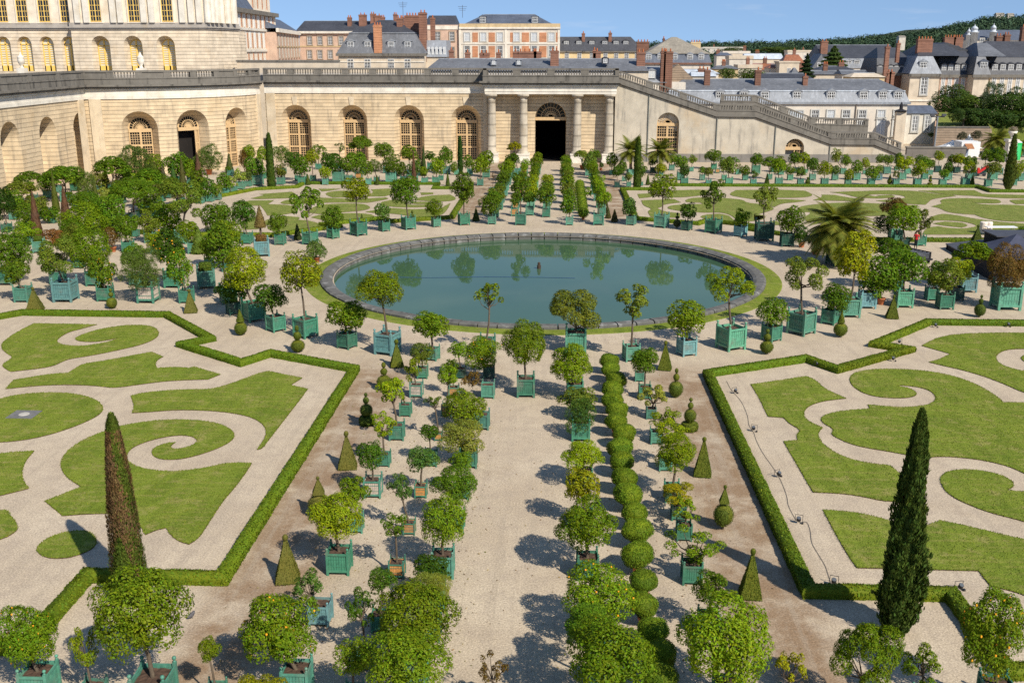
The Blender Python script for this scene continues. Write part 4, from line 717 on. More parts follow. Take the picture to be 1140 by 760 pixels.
# --- palms
def palm(xb,yb,bw,yc,spread,box,label,seed,nf=46,droop=1.0):
    b=G(xb,yb); w=bw*mpp(b.x,b.y); b.y+=w/2; e=empty('palm_tree',b,0,label,'palm tree',None); rng=random.Random(seed); zs=planter(e,w,box,.3,rng,True)
    hc=AY(xb,yc,b.y).z; L=spread*.5*mpp(b.x,b.y,hc)*1.12; m=MB(); m.tube([(0,0,zs-.1),(0,0,(zs+hc)*.5),(0,0,hc)],[w*.23,w*.22,w*.26],12); m.build('trunk',plain('palm_trunk_%d'%seed,(.12,.085,.055),.95,.4,10,bump=.8),e)
    qm=QM(); 
    for k in range(nf):
        a=k*2.39996+rng.uniform(-.2,.2); el=R(70-98*(k/nf)**.8)+rng.uniform(-.1,.1); l=L*rng.uniform(.85,1.1); pts=[]; p=Vector((0,0,hc)); dirv=Vector((math.cos(a)*math.cos(el),math.sin(a)*math.cos(el),math.sin(el))); nseg=10
        for i in range(nseg+1):
            pts.append(p.copy()); p=p+dirv*(l/nseg); dirv=(dirv+Vector((0,0,-.13*droop))).normalized()
        V=[]
        for i in range(1,nseg):
            for h_ in range(3):
                c=pts[i].lerp(pts[i+1],h_/3); d=(pts[i+1]-pts[i]).normalized(); sd=d.cross(Vector((0,0,1))).normalized(); up=sd.cross(d)
                ll=l*.30*math.sin(math.pi*min(.96,(i+h_/3)/nseg)**.7+.05)+.03
                for sg in (-1,1):
                    tip=c+(sd*sg*.82+d*.62+up*.22-Vector((0,0,.42*droop))).normalized()*ll; wv=d*(.022*l*.95)
                    V+=[c-wv,c+wv,tip+wv*.15,tip-wv*.15]
        for i in range(nseg):
            sd=(pts[i+1]-pts[i]).cross(Vector((0,0,1))).normalized()*.02*l*.3*(1-i/nseg*.7); V+=[pts[i]-sd,pts[i]+sd,pts[i+1]+sd,pts[i+1]-sd]
        qm.add([tuple(v) for v in V],np.arange(len(V)).reshape(-1,4))
    link('crown',qm.mesh('palm_crown',LEAF),e,color=(.135,.155,.026)); return e
palm(934,297,19,252,88,'dark','large palm in a dark green box on the right of the basin ring',1,84,1.0)
palm(702,196,7,168,40,'light','left one of the two palms before the staircase wall',2,40,.8)
palm(735,194,7,168,40,'pot','right one of the two palms before the staircase wall',3,40,.8)
# ---------------------------------------------------------------- labels of the potted trees
LOC={'ringnear':('{o} from left on near side of basin','x'),'right':('{o} from left in the right grove','x'),'ringfar':('{o} from left on far side of basin','x'),
 'L1':('{o} from basin, leftmost row left of path','-y'),'L2':('{o} from basin, middle row left of path','-y'),'L3':('{o} from basin, row along left path edge','-y'),
 'R1':('{o} from basin, row along right path edge','-y'),'R2':('{o} from basin, row right of clipped balls','-y'),'bottom':('{o} from left along the bottom edge','x'),
 'leftfront':('{o} from left in left grove front','x'),'leftback':('{o} from left in left grove back','x'),'leftline':('{o} from left beside the far left hedge','x'),
 'wallleft':('{o} from left before the arched windows','x'),'wallfront':('{o} from left, front row before staircase wall','x'),'wallmid':('{o} from left, second row before staircase wall','x'),'wallback':('{o} from left, back row under staircase wall','x'),
 'FL1':('{o} beyond basin, leftmost row toward portico','-y'),'FL2':('{o} beyond basin, second row left of far path','-y'),'FL3':('{o} beyond basin, row left of far path','-y'),'FC':('{o} beyond basin, middle of far path','-y'),
 'FR1':('{o} beyond basin, row right of far path','-y'),'FR2':('{o} beyond basin, rightmost row toward portico','-y'),'portico':('{o} from left at the portico foot','x')}
GR={'L1':'potted trees in the rows left of the path','R1':'potted trees in the rows right of the path','ring':'potted trees round the basin','left':'potted trees of the left grove','wall':'potted trees before the far wall','F':'potted trees beyond the basin'}
for g in LOC:
    L=[t_ for t_ in TREES if t_[1]==g]; L.sort(key=lambda t_:t_[2] if LOC[g][1]=='x' else -t_[3])
    for i,t_ in enumerate(L):
        e,_,xb,yb,kind,hue,box,w,b=t_
        lab=f"{HN[hue]} {KN[kind]} tree in {BN[box]}, {LOC[g][0].format(o=ORD(i))}"
        tag(e,lab,'potted tree',GR.get('L1' if g in('L1','L2','L3') else 'R1' if g in('R1','R2') else 'ring' if g.startswith('ring') else 'left' if g.startswith('left') else 'wall' if g.startswith('wall') else 'F','potted trees') if g not in('bottom','right') else 'potted trees of the right grove' if g=='right' else 'potted trees along the near edge')
for g,txt in (('balls','clipped ball shrub in clay pot, {o} from basin in the near ball row'),('ballsfar','small clipped ball shrub in clay pot, {o} beyond the basin in ball row')):
    L=sorted([t_ for t_ in TOPI if t_[1]==g],key=lambda t_:-t_[2] if g=='balls' else t_[2])
    for i,t_ in enumerate(L): tag(t_[0],txt.format(o=ORD(i)),'clipped shrub','clipped ball shrubs right of the path')
# ---------------------------------------------------------------- the orangery
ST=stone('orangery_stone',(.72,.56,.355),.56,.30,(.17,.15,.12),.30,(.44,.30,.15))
ST2=stone('smooth_stone',(.68,.56,.39),0,.22,(.17,.15,.12),.35,(.46,.32,.16))
FLANK=stone('flank_stone',(.60,.53,.41),0,.5,(.20,.185,.16),.16,(.58,.38,.17))
GREY=stone('weathered_stone',(.27,.245,.205),0,.75,(.035,.033,.03),.9,(.42,.39,.33))
WHITE=stone('pale_stone',(.72,.67,.57),0,.12,(.25,.22,.18),.4,(.55,.45,.30))
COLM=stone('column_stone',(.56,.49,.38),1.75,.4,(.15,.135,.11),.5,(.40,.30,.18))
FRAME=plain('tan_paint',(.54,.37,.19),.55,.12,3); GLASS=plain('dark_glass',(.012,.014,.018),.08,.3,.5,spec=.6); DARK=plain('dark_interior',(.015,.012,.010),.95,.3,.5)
def lin(x0,y0,ux,uy):          # straight wall: s along, d inward
    return lambda s,z,d=0.0:(x0+ux*s-uy*d,y0+uy*s+ux*d,z)
def arc(cx,cy,r):              # convex quarter drum: s is the angle from -Y
    return lambda s,z,d=0.0:(cx+(r-d)*math.sin(s),cy-(r-d)*math.cos(s),z)
NA=12
def arch_wall(m,P,s0,s1,z0,z1,ops,k=1.0,step=None):
    """wall face with splayed arched openings; ops: (centre, half width, spring z, back half width, back spring z, depth, sill z); k: s units per metre"""
    cur=s0
    def flat(a,b,za,zb):
        n=max(1,int(math.ceil((b-a)/step))) if step else 1
        for i in range(n):
            u=a+(b-a)*i/n; v=a+(b-a)*(i+1)/n; m.add([P(u,za),P(v,za),P(v,zb),P(u,zb)],[(0,1,2,3)])
    for c,a0,zs,a1,zs1,dp,zb in sorted(ops):
        flat(cur,c-a0*k,z0,z1); cur=c+a0*k
        if zb>z0: flat(c-a0*k,c+a0*k,z0,zb)
        th=[math.pi-math.pi*i/NA for i in range(NA+1)]
        A=[(c+a0*k*math.cos(t_),zs+a0*math.sin(t_)) for t_ in th]; B=[(c+a1*k*math.cos(t_),zs1+a1*math.sin(t_)) for t_ in th]
        for i in range(NA):
            m.add([P(*A[i]),P(*A[i+1]),P(A[i+1][0],z1),P(A[i][0],z1)],[(0,1,2,3)])
        A=[(c-a0*k,zb)]+A+[(c+a0*k,zb)]; B=[(c-a1*k,zb)]+B+[(c+a1*k,zb)]
        for i in range(len(A)-1): m.add([P(*A[i]),P(*A[i+1]),P(B[i+1][0],B[i+1][1],dp),P(B[i][0],B[i][1],dp)],[(3,2,1,0)])
    flat(cur,s1,z0,z1)
def lattice(P,c,a,zs,zb,d,parent,k=1.0,leaves_=('closed','closed'),low=.0,nx=4,arcn=3,sect=((0.0,.33),(.36,.66),(.69,1.0)),bar=.062):
    """tan window-door: fanlight over two leaves of small panes, glass behind"""
    m=MB()
    def rect(s0,s1,z0,z1,th=.12,dd=0):
        Q=[P(c+s0*k,z0,d+dd),P(c+s1*k,z0,d+dd),P(c+s1*k,z0,d+dd-th),P(c+s0*k,z0,d+dd-th),P(c+s0*k,z1,d+dd),P(c+s1*k,z1,d+dd),P(c+s1*k,z1,d+dd-th),P(c+s0*k,z1,d+dd-th)]
        m.add(Q,[(0,1,2,3),(7,6,5,4),(3,2,6,7),(1,0,4,5),(0,3,7,4),(2,1,5,6)])
    def bar2(x0,z0,x1,z1,w,th=.1):
        L=math.hypot(x1-x0,z1-z0); nx_,nz=-(z1-z0)/L*w/2,(x1-x0)/L*w/2
        q=[(x0-nx_,z0-nz),(x1-nx_,z1-nz),(x1+nx_,z1+nz),(x0+nx_,z0+nz)]
        m.add([P(c+x*k,z,d) for x,z in q]+[P(c+x*k,z,d-th) for x,z in q],[(3,2,1,0),(4,5,6,7),(0,1,5,4),(1,2,6,5),(2,3,7,6),(3,0,4,7)])
    rect(-a,a,zs-.30,zs+.22,.22)
    for r,w in ((a-.06,.24),(a*.62,.10),(a*.36,.10)):
        for i in range(18):
            t0=math.pi*i/18; t1=math.pi*(i+1)/18; bar2(r*math.cos(t0),zs+.2+r*math.sin(t0),r*math.cos(t1),zs+.2+r*math.sin(t1),w)
    for i in range(1,12):
        t0=math.pi*i/12; bar2(a*.36*math.cos(t0),zs+.2+a*.36*math.sin(t0),(a-.1)*math.cos(t0),zs+.2+(a-.1)*math.sin(t0),bar*.8)
    for i in range(8):
        t0=math.pi*i/8; bar2(0,zs+.25,a*.30*math.cos(t0),zs+.2+a*.26*math.sin(t0)+.06,.26)
    gl=MB(); H=zs-.3-zb
    for sd,st in zip((-1,1),leaves_):
        if st=='none': continue
        if st=='open':   # a leaf folded back against the jamb
            x0,x1=sd*a*.55,sd*a
        else: x0,x1=(-a,0) if sd<0 else (0,a)
        x0,x1=min(x0,x1),max(x0,x1); sw=.17
        rect(x0,x0+sw,zb,zs-.3,.16); rect(x1-sw,x1,zb,zs-.3,.16)
        for f0,f1 in sect:
            za,zc=zb+H*f0,zb+H*f1
            rect(x0+sw,x1-sw,zc,min(zc+H*.035,zs-.3),.15); rect(x0+sw,x1-sw,za,za+.12,.15)
            ny=max(2,int((zc-za)/((x1-x0-2*sw)/nx)))
            for i in range(1,nx): xx=x0+sw+(x1-x0-2*sw)*i/nx; rect(xx-bar/2,xx+bar/2,za+.12,zc,.09)
            for i in range(1,ny): zz=za+.12+(zc-za-.12)*i/ny; rect(x0+sw,x1-sw,zz-bar/2,zz+bar/2,.085)
        gl.add([P(c+x0*k,zb,d+.04),P(c+x1*k,zb,d+.04),P(c+x1*k,zs-.2,d+.04),P(c+x0*k,zs-.2,d+.04)],[(0,1,2,3)])
    fan=[P(c+a*k*math.cos(math.pi-math.pi*i/NA),zs-.2+.3+a*math.sin(math.pi*i/NA),d+.05) for i in range(NA+1)]
    gl.add(fan+[P(c+a*k,zs-.2,d+.05),P(c-a*k,zs-.2,d+.05)],[tuple(range(NA+3))[::-1]])
    o=m.build('door',FRAME,parent); gl.build('pane',GLASS,o); return o
def balustrade(m,pts,z,inner=1,pier=7.5,h0=.95,h1=1.72,h2=2.0,base=-.6,bal=True,solid=()):
    """weathered parapet along pts (each x,y[,dz]): plinth, piers, balusters, rail; built on height z"""
    P=[Vector((p[0],p[1],z+(p[2] if len(p)>2 else 0))) for p in pts]
    def prism(a,b,w0,w1,za,zb):
        d=(b-a); d=Vector((d.x,d.y,0)).normalized(); n=Vector((-d.y,d.x,0))*inner
        q=[a+n*w0,b+n*w0,b+n*w1,a+n*w1]; m.hexa([tuple(v+Vector((0,0,za))) for v in q]+[tuple(v+Vector((0,0,zb))) for v in q])
    i0=0
    for a,b in zip(P,P[1:]):
        L=(b-a).length
        prism(a,b,-.02,.80,base+.02,h0); prism(a,b,-.10,.78,h0-.16,h0+.002)
        n=max(1,round(L/pier))
        for i in range(n):
            p=a.lerp(b,i/n); q=a.lerp(b,(i+1)/n); d=(q-p)/((q-p).length); l=(q-p).length; pw=min(1.3,l*.25)
            prism(p,p+d*pw*.5,.06,.62,h0,h2-.03); prism(q-d*pw*.5,q,.06,.62,h0,h2-.03)
            if not bal or (i0 in solid): prism(p+d*pw*.5,q-d*pw*.5,.14,.54,h0,h1)
            else:
                k=max(2,int((l-pw)/.40))
                for j in range(k):
                    c=p+d*(pw*.5+(l-pw)*(j+.5)/k); dd=Vector((d.x,d.y,0)).normalized(); nn=Vector((-dd.y,dd.x,0))*inner*.34
                    hh=h1-h0; m.lathe([(.085,0),(.085,hh*.10),(.055,hh*.2),(.125,hh*.42),(.06,hh*.72),(.085,hh*.9),(.085,hh)],6,c=tuple(c+nn+Vector((0,0,h0))),cap=False)
            i0+=1
        prism(a,b,.02,.66,h1,h2)
YF=173.0; ZT=12.75
OR=empty('orangery',(-1.05,YF,0),0,'long pale stone orangery with arched doors, columned portico and grey balustrade','orangery'); OFF=Vector((-1.05,YF,0))
def sub(P): return lambda s,z,d=0.0:(lambda q:(q[0]-OFF.x,q[1]-OFF.y,q[2]))(P(s,z,d))
# main front
F0=sub(lin(0,YF,1,0)); XM=[-43.6,-34.1,-24.6,-15.1]
m=MB(); arch_wall(m,F0,-48.6,-11.6,0,11.02,[(x,2.5,6.6,1.78,6.5,1.9,0) for x in XM]); 
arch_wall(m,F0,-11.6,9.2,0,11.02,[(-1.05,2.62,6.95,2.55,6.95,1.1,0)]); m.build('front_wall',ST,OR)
for x in XM+[-1.05]:   # keystones
    m=MB()
    zk=9.1 if x<-2 else 9.57; q=[F0(x-.32,zk,-.12),F0(x+.32,zk,-.12),F0(x+.32,zk,.1),F0(x-.32,zk,.1),F0(x-.48,zk+1.35,-.12),F0(x+.48,zk+1.35,-.12),F0(x+.48,zk+1.35,.1),F0(x-.48,zk+1.35,.1)]; m.hexa(q); m.build('keystone',ST2,OR)
for x in XM: lattice(F0,x,1.78,6.4,0,1.85,OR)
lattice(F0,-1.05,2.55,6.95,0,1.05,OR,leaves_=('none','none'))
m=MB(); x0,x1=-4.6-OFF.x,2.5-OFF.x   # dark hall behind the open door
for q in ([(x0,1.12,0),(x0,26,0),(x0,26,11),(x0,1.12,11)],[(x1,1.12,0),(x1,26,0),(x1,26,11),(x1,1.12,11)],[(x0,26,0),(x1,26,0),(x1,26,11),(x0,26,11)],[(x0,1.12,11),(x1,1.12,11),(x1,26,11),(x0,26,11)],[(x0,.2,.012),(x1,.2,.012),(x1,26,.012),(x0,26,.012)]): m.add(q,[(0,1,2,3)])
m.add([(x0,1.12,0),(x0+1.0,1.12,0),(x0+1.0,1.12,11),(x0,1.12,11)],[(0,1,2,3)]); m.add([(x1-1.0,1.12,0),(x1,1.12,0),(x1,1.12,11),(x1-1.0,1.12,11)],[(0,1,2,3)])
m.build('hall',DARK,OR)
# corner drum and side gallery
DR=20.0; DCX,DCY=-68.6,170.0; A0=sub(arc(DCX,DCY,DR)); kk=1/DR
def ang(px,z=5):
    best=min((abs(proj(DCX+DR*math.sin(t_/400),DCY-DR*math.cos(t_/400),z)[0]-px),t_/400) for t_ in range(0,629)); return best[1]
DA=[ang(157),ang(216),ang(265)]
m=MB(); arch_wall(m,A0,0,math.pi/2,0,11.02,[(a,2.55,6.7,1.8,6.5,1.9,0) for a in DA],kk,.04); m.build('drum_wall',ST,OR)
lattice(A0,DA[0],1.8,6.4,0,1.85,OR,kk); lattice(A0,DA[1],1.8,6.4,0,1.85,OR,kk,('none','open')); lattice(A0,DA[2],1.8,6.4,0,1.85,OR,kk)
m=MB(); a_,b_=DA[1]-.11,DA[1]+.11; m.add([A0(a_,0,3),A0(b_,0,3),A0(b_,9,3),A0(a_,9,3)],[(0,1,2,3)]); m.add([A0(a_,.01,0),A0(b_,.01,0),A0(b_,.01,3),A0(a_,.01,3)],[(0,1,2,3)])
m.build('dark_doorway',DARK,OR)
SG=sub(lin(DCX,40,0,1))   # side gallery front: s = Y-40, inward is -X
def yat(px,z=6):
    return min((abs(proj(DCX,y/10,z)[0]-px),y/10) for y in range(900,1500))[1]
GA=[(yat(l_)+yat(r_))/2-40 for l_,r_ in ((2,23),(45,64),(83,99))]; sp=(GA[2]-GA[0])/2; GA=[GA[1]-4*sp,GA[1]-3*sp,GA[1]-2*sp,GA[1]-sp,GA[1],GA[1]+sp]
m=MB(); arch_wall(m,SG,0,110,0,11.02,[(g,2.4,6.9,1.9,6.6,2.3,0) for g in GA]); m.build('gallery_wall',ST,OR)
m=MB()
for g in GA: m.add([SG(g-2,0,2.28),SG(g+2,0,2.28),SG(g+2,8.6,2.28),SG(g-2,8.6,2.28)],[(0,1,2,3)])
m.build('niche_back',ST2,OR)
# pilaster strips, entablature, parapet
def strip(m,P,s0,s1,z0,z1,out,k=1.0,step=None,back=.05):
    n=max(1,int(math.ceil((s1-s0)/step))) if step else 1
    for i in range(n):
        a=s0+(s1-s0)*i/n; b=s0+(s1-s0)*(i+1)/n
        m.hexa([P(a,z0,-out),P(b,z0,-out),P(b,z0,back),P(a,z0,back),P(a,z1,-out),P(b,z1,-out),P(b,z1,back),P(a,z1,back)])
for s0,s1 in ((-48.4,-46.9),(-12.2,-11.55)): m=MB(); strip(m,F0,s0,s1,0,11.0,.14); m.build('pilaster',ST2,OR)
for a in (.03,math.pi/2-.10): m=MB(); strip(m,A0,a,a+.085,0,11.0,.22,kk,.04); m.build('pilaster',ST2,OR)
m=MB(); strip(m,SG,107.4,109,0,11.0,.25); m.build('pilaster',ST2,OR)
m=MB()
for P,s0,s1,st in ((F0,-48.6,-11.6,None),(A0,0,math.pi/2,.04),(SG,0,110,None)):
    for z0,z1,o in ((11.0,11.45,.16),(11.45,12.25,.08),(12.25,12.5,.28)): strip(m,P,s0,s1,z0,z1,o,step=st,back=1.0)
m.build('entablature',WHITE,OR)
m=MB()
for P,s0,s1,st in ((F0,-48.6,-11.6,None),(A0,0,math.pi/2,.04),(SG,0,110,None)):
    for z0,z1,o in ((12.5,12.78,.55),(12.78,13.05,.85)): strip(m,P,s0,s1,z0,z1,o,step=st,back=1.2)
m.build('cornice',GREY,OR)
m=MB(); loc=lambda x,y:(x-OFF.x,y-OFF.y)
balustrade(m,[loc(-48.6,YF-.3),loc(-12.2,YF-.3)],13.05,1,4.75)
balustrade(m,[loc(DCX+(DR+.3)*math.sin(i*math.pi/16),DCY-(DR+.3)*math.cos(i*math.pi/16)) for i in range(9)],13.05,1,3.9,solid=(0,2,5))
balustrade(m,[loc(DCX+.3,40),loc(DCX+.3,150)],13.05,1,8,bal=False)
m.build('balustrade',GREY,OR)
# portico
YP=171.4; PC=[-10.7,-5.5,3.3,8.5]
for x in PC:
    m=MB(); m.lathe([(1.02,0),(1.02,.0),(.92,.18),(.92,.25),(.80,.34),(.72,.4),(.71,3.2),(.68,6),(.61,8.55),(.66,8.62),(.61,8.68),(.61,8.95),(.74,9.12),(.86,9.2)],24)
    m.box(-.92,.92,-.92,.92,9.2,9.56); m.build('column',COLM,OR,True,loc=(x-OFF.x,YP-OFF.y,1.44))
    m=MB(); m.box(-1.12,1.12,-1.12,1.9,0,.5); m.box(-1.0,1.0,-1.0,1.8,.5,1.25); m.box(-1.08,1.08,-1.08,1.85,1.25,1.44); m.build('pedestal',WHITE,OR,loc=(x-OFF.x,YP-OFF.y,0))
m=MB(); x0,x1=-11.75-OFF.x,9.55-OFF.x; yb=-.1
for z0,z1,o in ((11.0,11.42,.0),(11.42,11.5,.07),(11.5,12.25,.02),(12.25,12.5,.3)): m.box(x0-o,x1+o,-2.55-o,yb,z0,z1)
m.build('portico_entablature',WHITE,OR)
m=MB(); m.box(x0-.55,x1+.55,-3.1,yb,12.5,12.78); m.box(x0-.85,x1+.85,-3.4,yb,12.78,13.05); m.build('portico_cornice',GREY,OR)
m=MB(); balustrade(m,[(x0-.3,-2.9),(x1+.3,-2.9)],13.05,1,5.4); balustrade(m,[(x0-.3,-2.9),(x0-.3,.6)],13.05,-1,9,bal=False); balustrade(m,[(x1+.3,-2.9),(x1+.3,2.5)],13.05,1,9,bal=False); m.build('portico_balustrade',GREY,OR)
m=MB(); m.box(-75-OFF.x,12-OFF.x,.9,16,12.6,13.9); m.box(-95-OFF.x,DCX-1-OFF.x,-130,.9,12.6,13.9)
m.build('terrace_top',plain('terrace_gravel',(.42,.37,.30),.95,.1,.4),OR)
m=MB(); m.lathe([(.05,0),(.05,1.2),(.24,1.25),(.30,1.5),(.24,1.72),(.02,1.95)],8,c=(.9,1.2,0)); 
# ---------------------------------------------------------------- stairs flank
SX=empty('grand_staircase',(9.6,YF,0),0,'grey stone staircase flank with sloping balustrades descending to the right','staircase'); O2=Vector((9.6,YF,0))
YS=YF-.2
def zx(px,y): q=AY(px,y,YS); return q.x-O2.x,q.z
prof=[(0.0,13.05)]+[zx(*p) for p in ((797.5,129),(841,129.5),(925,160),(973,160.4),(1002,172))]
prof[0]=(-.1,12.9)
m=MB(); 
FP=lambda s,z,d=0.0:(s,-.2+d,z)
ops=[]
def zprof(s):
    for (a,za),(b,zb) in zip(prof,prof[1:]):
        if a<=s<=b: return za+(zb-za)*(s-a)/(b-a)
    return prof[-1][1] if s>prof[-1][0] else prof[0][1]
def flankwall(m,ops):
    cuts=sorted(set([p[0] for p in prof]+[v for c,a,zs,dp in ops for v in [c+a*math.cos(math.pi-math.pi*i/NA) for i in range(NA+1)]]))
    for u,v in zip(cuts,cuts[1:]):
        za=zb=0.0; mid=(u+v)/2
        for c,a,zs,dp in ops:
            if abs(mid-c)<a: za=zs+math.sqrt(max(0,a*a-(u-c)**2)); zb=zs+math.sqrt(max(0,a*a-(v-c)**2))
        m.add([FP(u,za),FP(v,zb),FP(v,zprof(v)),FP(u,zprof(u))],[(0,1,2,3)])
    for c,a,zs,dp in ops:
        A=[(c-a,0)]+[(c+a*math.cos(math.pi-math.pi*i/NA),zs+a*math.sin(math.pi*i/NA)) for i in range(NA+1)]+[(c+a,0)]
        for p,q in zip(A,A[1:]): m.add([FP(*p),FP(*q),FP(q[0],q[1],dp),FP(p[0],p[1],dp)],[(3,2,1,0)])
c1=(AY(731,150,YS).x+AY(755.5,150,YS).x)/2-O2.x; c2=(AY(874,172,YS).x+AY(894.5,172,YS).x)/2-O2.x
flankwall(m,[(c1,1.82,6.2,1.0),(c2,1.52,2.35,.8)])
m.build('flank_wall',FLANK,SX)
lattice(FP,c1,1.8,6.1,0,.9,SX,arcn=2); lattice(FP,c2,1.5,2.3,0,.7,SX,leaves_=('none','closed'),nx=3,sect=((0,1.0),))
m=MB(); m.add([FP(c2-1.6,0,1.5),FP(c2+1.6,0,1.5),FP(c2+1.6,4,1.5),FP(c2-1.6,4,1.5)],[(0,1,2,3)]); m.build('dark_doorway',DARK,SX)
m=MB(); strip(m,FP,0,prof[-1][0]+1,0,1.35,.10); m.build('plinth',stone('plinth_stone',(.27,.25,.22),0,.5,(.10,.095,.085),.8),SX)
m=MB()   # ledge lines that follow the slope, and drain pipes
for (a,za),(b,zb) in zip(prof,prof[1:]):
    for o,t0,t1 in ((.20,-.30,-.12),(.34,-.12,.06)):
        m.hexa([FP(a,za+t0,-o),FP(b,zb+t0,-o),FP(b,zb+t0,.4),FP(a,za+t0,.4),FP(a,za+t1,-o),FP(b,zb+t1,-o),FP(b,zb+t1,.4),FP(a,za+t1,.4)])
m.build('ledge',GREY,SX)
m=MB()
for px in (721,797.5,863,925): s_=AY(px,150,YS).x-O2.x; m.tube([FP(s_,.0,-.12),FP(s_,zprof(s_)-.35,-.12)],.085,6)
m.build('drain_pipe',plain('zinc_pipe',(.16,.17,.15),.5,.2,2),SX)
m=MB()
for (a,za),(b,zb) in zip(prof,prof[1:]): balustrade(m,[(a,-.45,za),(b,-.45,zb)],0,1,6.0 if zb!=za else 5,h0=.95,h1=1.65,h2=1.92,base=-.05)
m.build('balustrade',GREY,SX)
m=MB()   # body of the stairs behind the flank
for (a,za),(b,zb) in zip(prof,prof[1:]): m.hexa([FP(a,0,1.6),FP(b,0,1.6),FP(b,0,12),FP(a,0,12),FP(a,za-.3,.6),FP(b,zb-.3,.6),FP(b,zb-.3,12),FP(a,za-.3,12)])
m.build('stair_body',FLANK,SX)
m=MB()   # parapet on the far side of the stairs
fp=[zx(*p) for p in ((797,112),(838,112.5),(905,139),(972,141))]
for (a,za),(b,zb) in zip(fp,fp[1:]): balustrade(m,[(a+2.5,11.0,za-1.5),(b+2.5,11.0,zb-1.5)],0,1,6,base=-3)
m.build('rear_balustrade',GREY,SX)
# ---------------------------------------------------------------- buildings behind
SLATE=None
def slate(name,col,sc=1.0):
    t=NT(name); p=t.pos(True); f=t.noise(p,.35,4,.65); f2=t.noise(t.scale(p,(2.5,2.5,.25)),.9,3,.6); f3=t.noise(p,3.2,2)
    c=t.ramp(f,(.3,tuple(x*.75 for x in col)),(.7,tuple(x*1.25 for x in col))); c=t.mix(t.rng(f2,.5,.72,0,.55),c,tuple(min(1,x*1.7+.01) for x in col)); c=t.mix(t.rng(f3,.4,.7,0,.25),c,tuple(x*.6 for x in col))
    z=t.xyz(p)[2]; u=t.math('FRACT',t.math('MULTIPLY',z,3.2)); t.bump(t.math('ADD',u,f3),.35,.05); return t.out(c,.55,.4)
SL_D=slate('dark_slate',(.050,.052,.060)); SL_G=slate('grey_slate',(.125,.130,.140)); SL_B=slate('blue_slate',(.085,.100,.130)); ZINC=slate('zinc_roof',(.235,.250,.270)); SL_T=slate('taupe_zinc',(.255,.225,.175)); TILE=slate('red_tile',(.26,.10,.05)); WHR=slate('white_zinc',(.48,.52,.56))
CREAM=stone('cream_render',(.60,.51,.39),0,.12,(.30,.25,.19),.3,(.60,.46,.30)); PALE=stone('pale_render',(.62,.56,.47),0,.10,(.33,.29,.24),.3,(.6,.5,.4)); PINK=stone('pinkish_render',(.56,.39,.29),0,.12,(.34,.26,.2),.3,(.56,.42,.30)); YEL=stone('yellow_render',(.66,.50,.27),0,.08,(.4,.33,.2),.3,(.66,.5,.3)); OCH=stone('ochre_stone',(.55,.42,.24),0,.1)
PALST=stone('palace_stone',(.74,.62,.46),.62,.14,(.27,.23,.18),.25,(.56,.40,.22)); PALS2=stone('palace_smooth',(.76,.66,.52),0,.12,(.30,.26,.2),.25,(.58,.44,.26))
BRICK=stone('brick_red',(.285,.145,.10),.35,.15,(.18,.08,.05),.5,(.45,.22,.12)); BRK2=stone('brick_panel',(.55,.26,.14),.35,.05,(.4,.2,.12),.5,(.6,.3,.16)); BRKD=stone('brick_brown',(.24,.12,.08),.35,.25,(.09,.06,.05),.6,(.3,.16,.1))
RUB=stone('rubble_wall',(.36,.27,.19),.45,.3,(.14,.11,.08),.6,(.42,.26,.18)); DGW=stone('dark_garden_wall',(.20,.18,.155),0,.5,(.06,.055,.05),.5,(.3,.26,.2))
GOLD=plain('gilded_frame',(.78,.52,.13),.5,.1,2); WHITEP=plain('white_paint',(.70,.70,.68),.5,.06,2); SHUT=plain('grey_shutter',(.40,.43,.45),.5,.08,2); WTRIM=plain('window_trim',(.46,.45,.41),.8,.1,2); TRIMB=plain('brown_trim',(.30,.24,.17),.8,.1,2)
WINM={}
def winmesh(w,h,arched=False,nx=2,ny=3,fm=WHITEP,tm=None,shut=False):
    key=(round(w,2),round(h,2),arched,nx,ny,fm.name,tm.name if tm else 0,shut)
    if key in WINM: return WINM[key]
    f=MB(); b=.09 if h<3 else .14
    if tm:
        tw=.22
        f.box(-w/2-tw,-w/2,-.16,.1,-.12,h+tw,1); f.box(w/2,w/2+tw,-.16,.1,-.12,h+tw,1); f.box(-w/2,w/2,-.16,.1,h,h+tw,1); f.box(-w/2-tw-.08,w/2+tw+.08,-.24,.1,-.26,-.12,1)
    f.box(-w/2,-w/2+b,-.07,.05,0,h); f.box(w/2-b,w/2,-.07,.05,0,h); f.box(-w/2+b,w/2-b,-.07,.05,0,b); f.box(-w/2+b,w/2-b,-.07,.05,h-b,h)
    f.box(-b*.55,b*.55,-.068,.05,b,h-b)
    for i in range(1,ny): z=h*i/ny; f.box(-w/2+b,w/2-b,-.055,.05,z-.045,z+.045)
    for i in range(1,nx):
        for sg in (-1,1): x=sg*w/2*i/nx; f.box(x-.035,x+.035,-.055,.05,b,h-b)
    g=MB(); g.add([(-w/2+.01,-.03,.01),(w/2-.01,-.03,.01),(w/2-.01,-.03,h-.01),(-w/2+.01,-.03,h-.01)],[(0,1,2,3)])
    WINM[key]=(f.mesh('window_frame',[fm,tm or fm]),g.mesh('window_glass',SHUT if shut else GLASS)); return WINM[key]
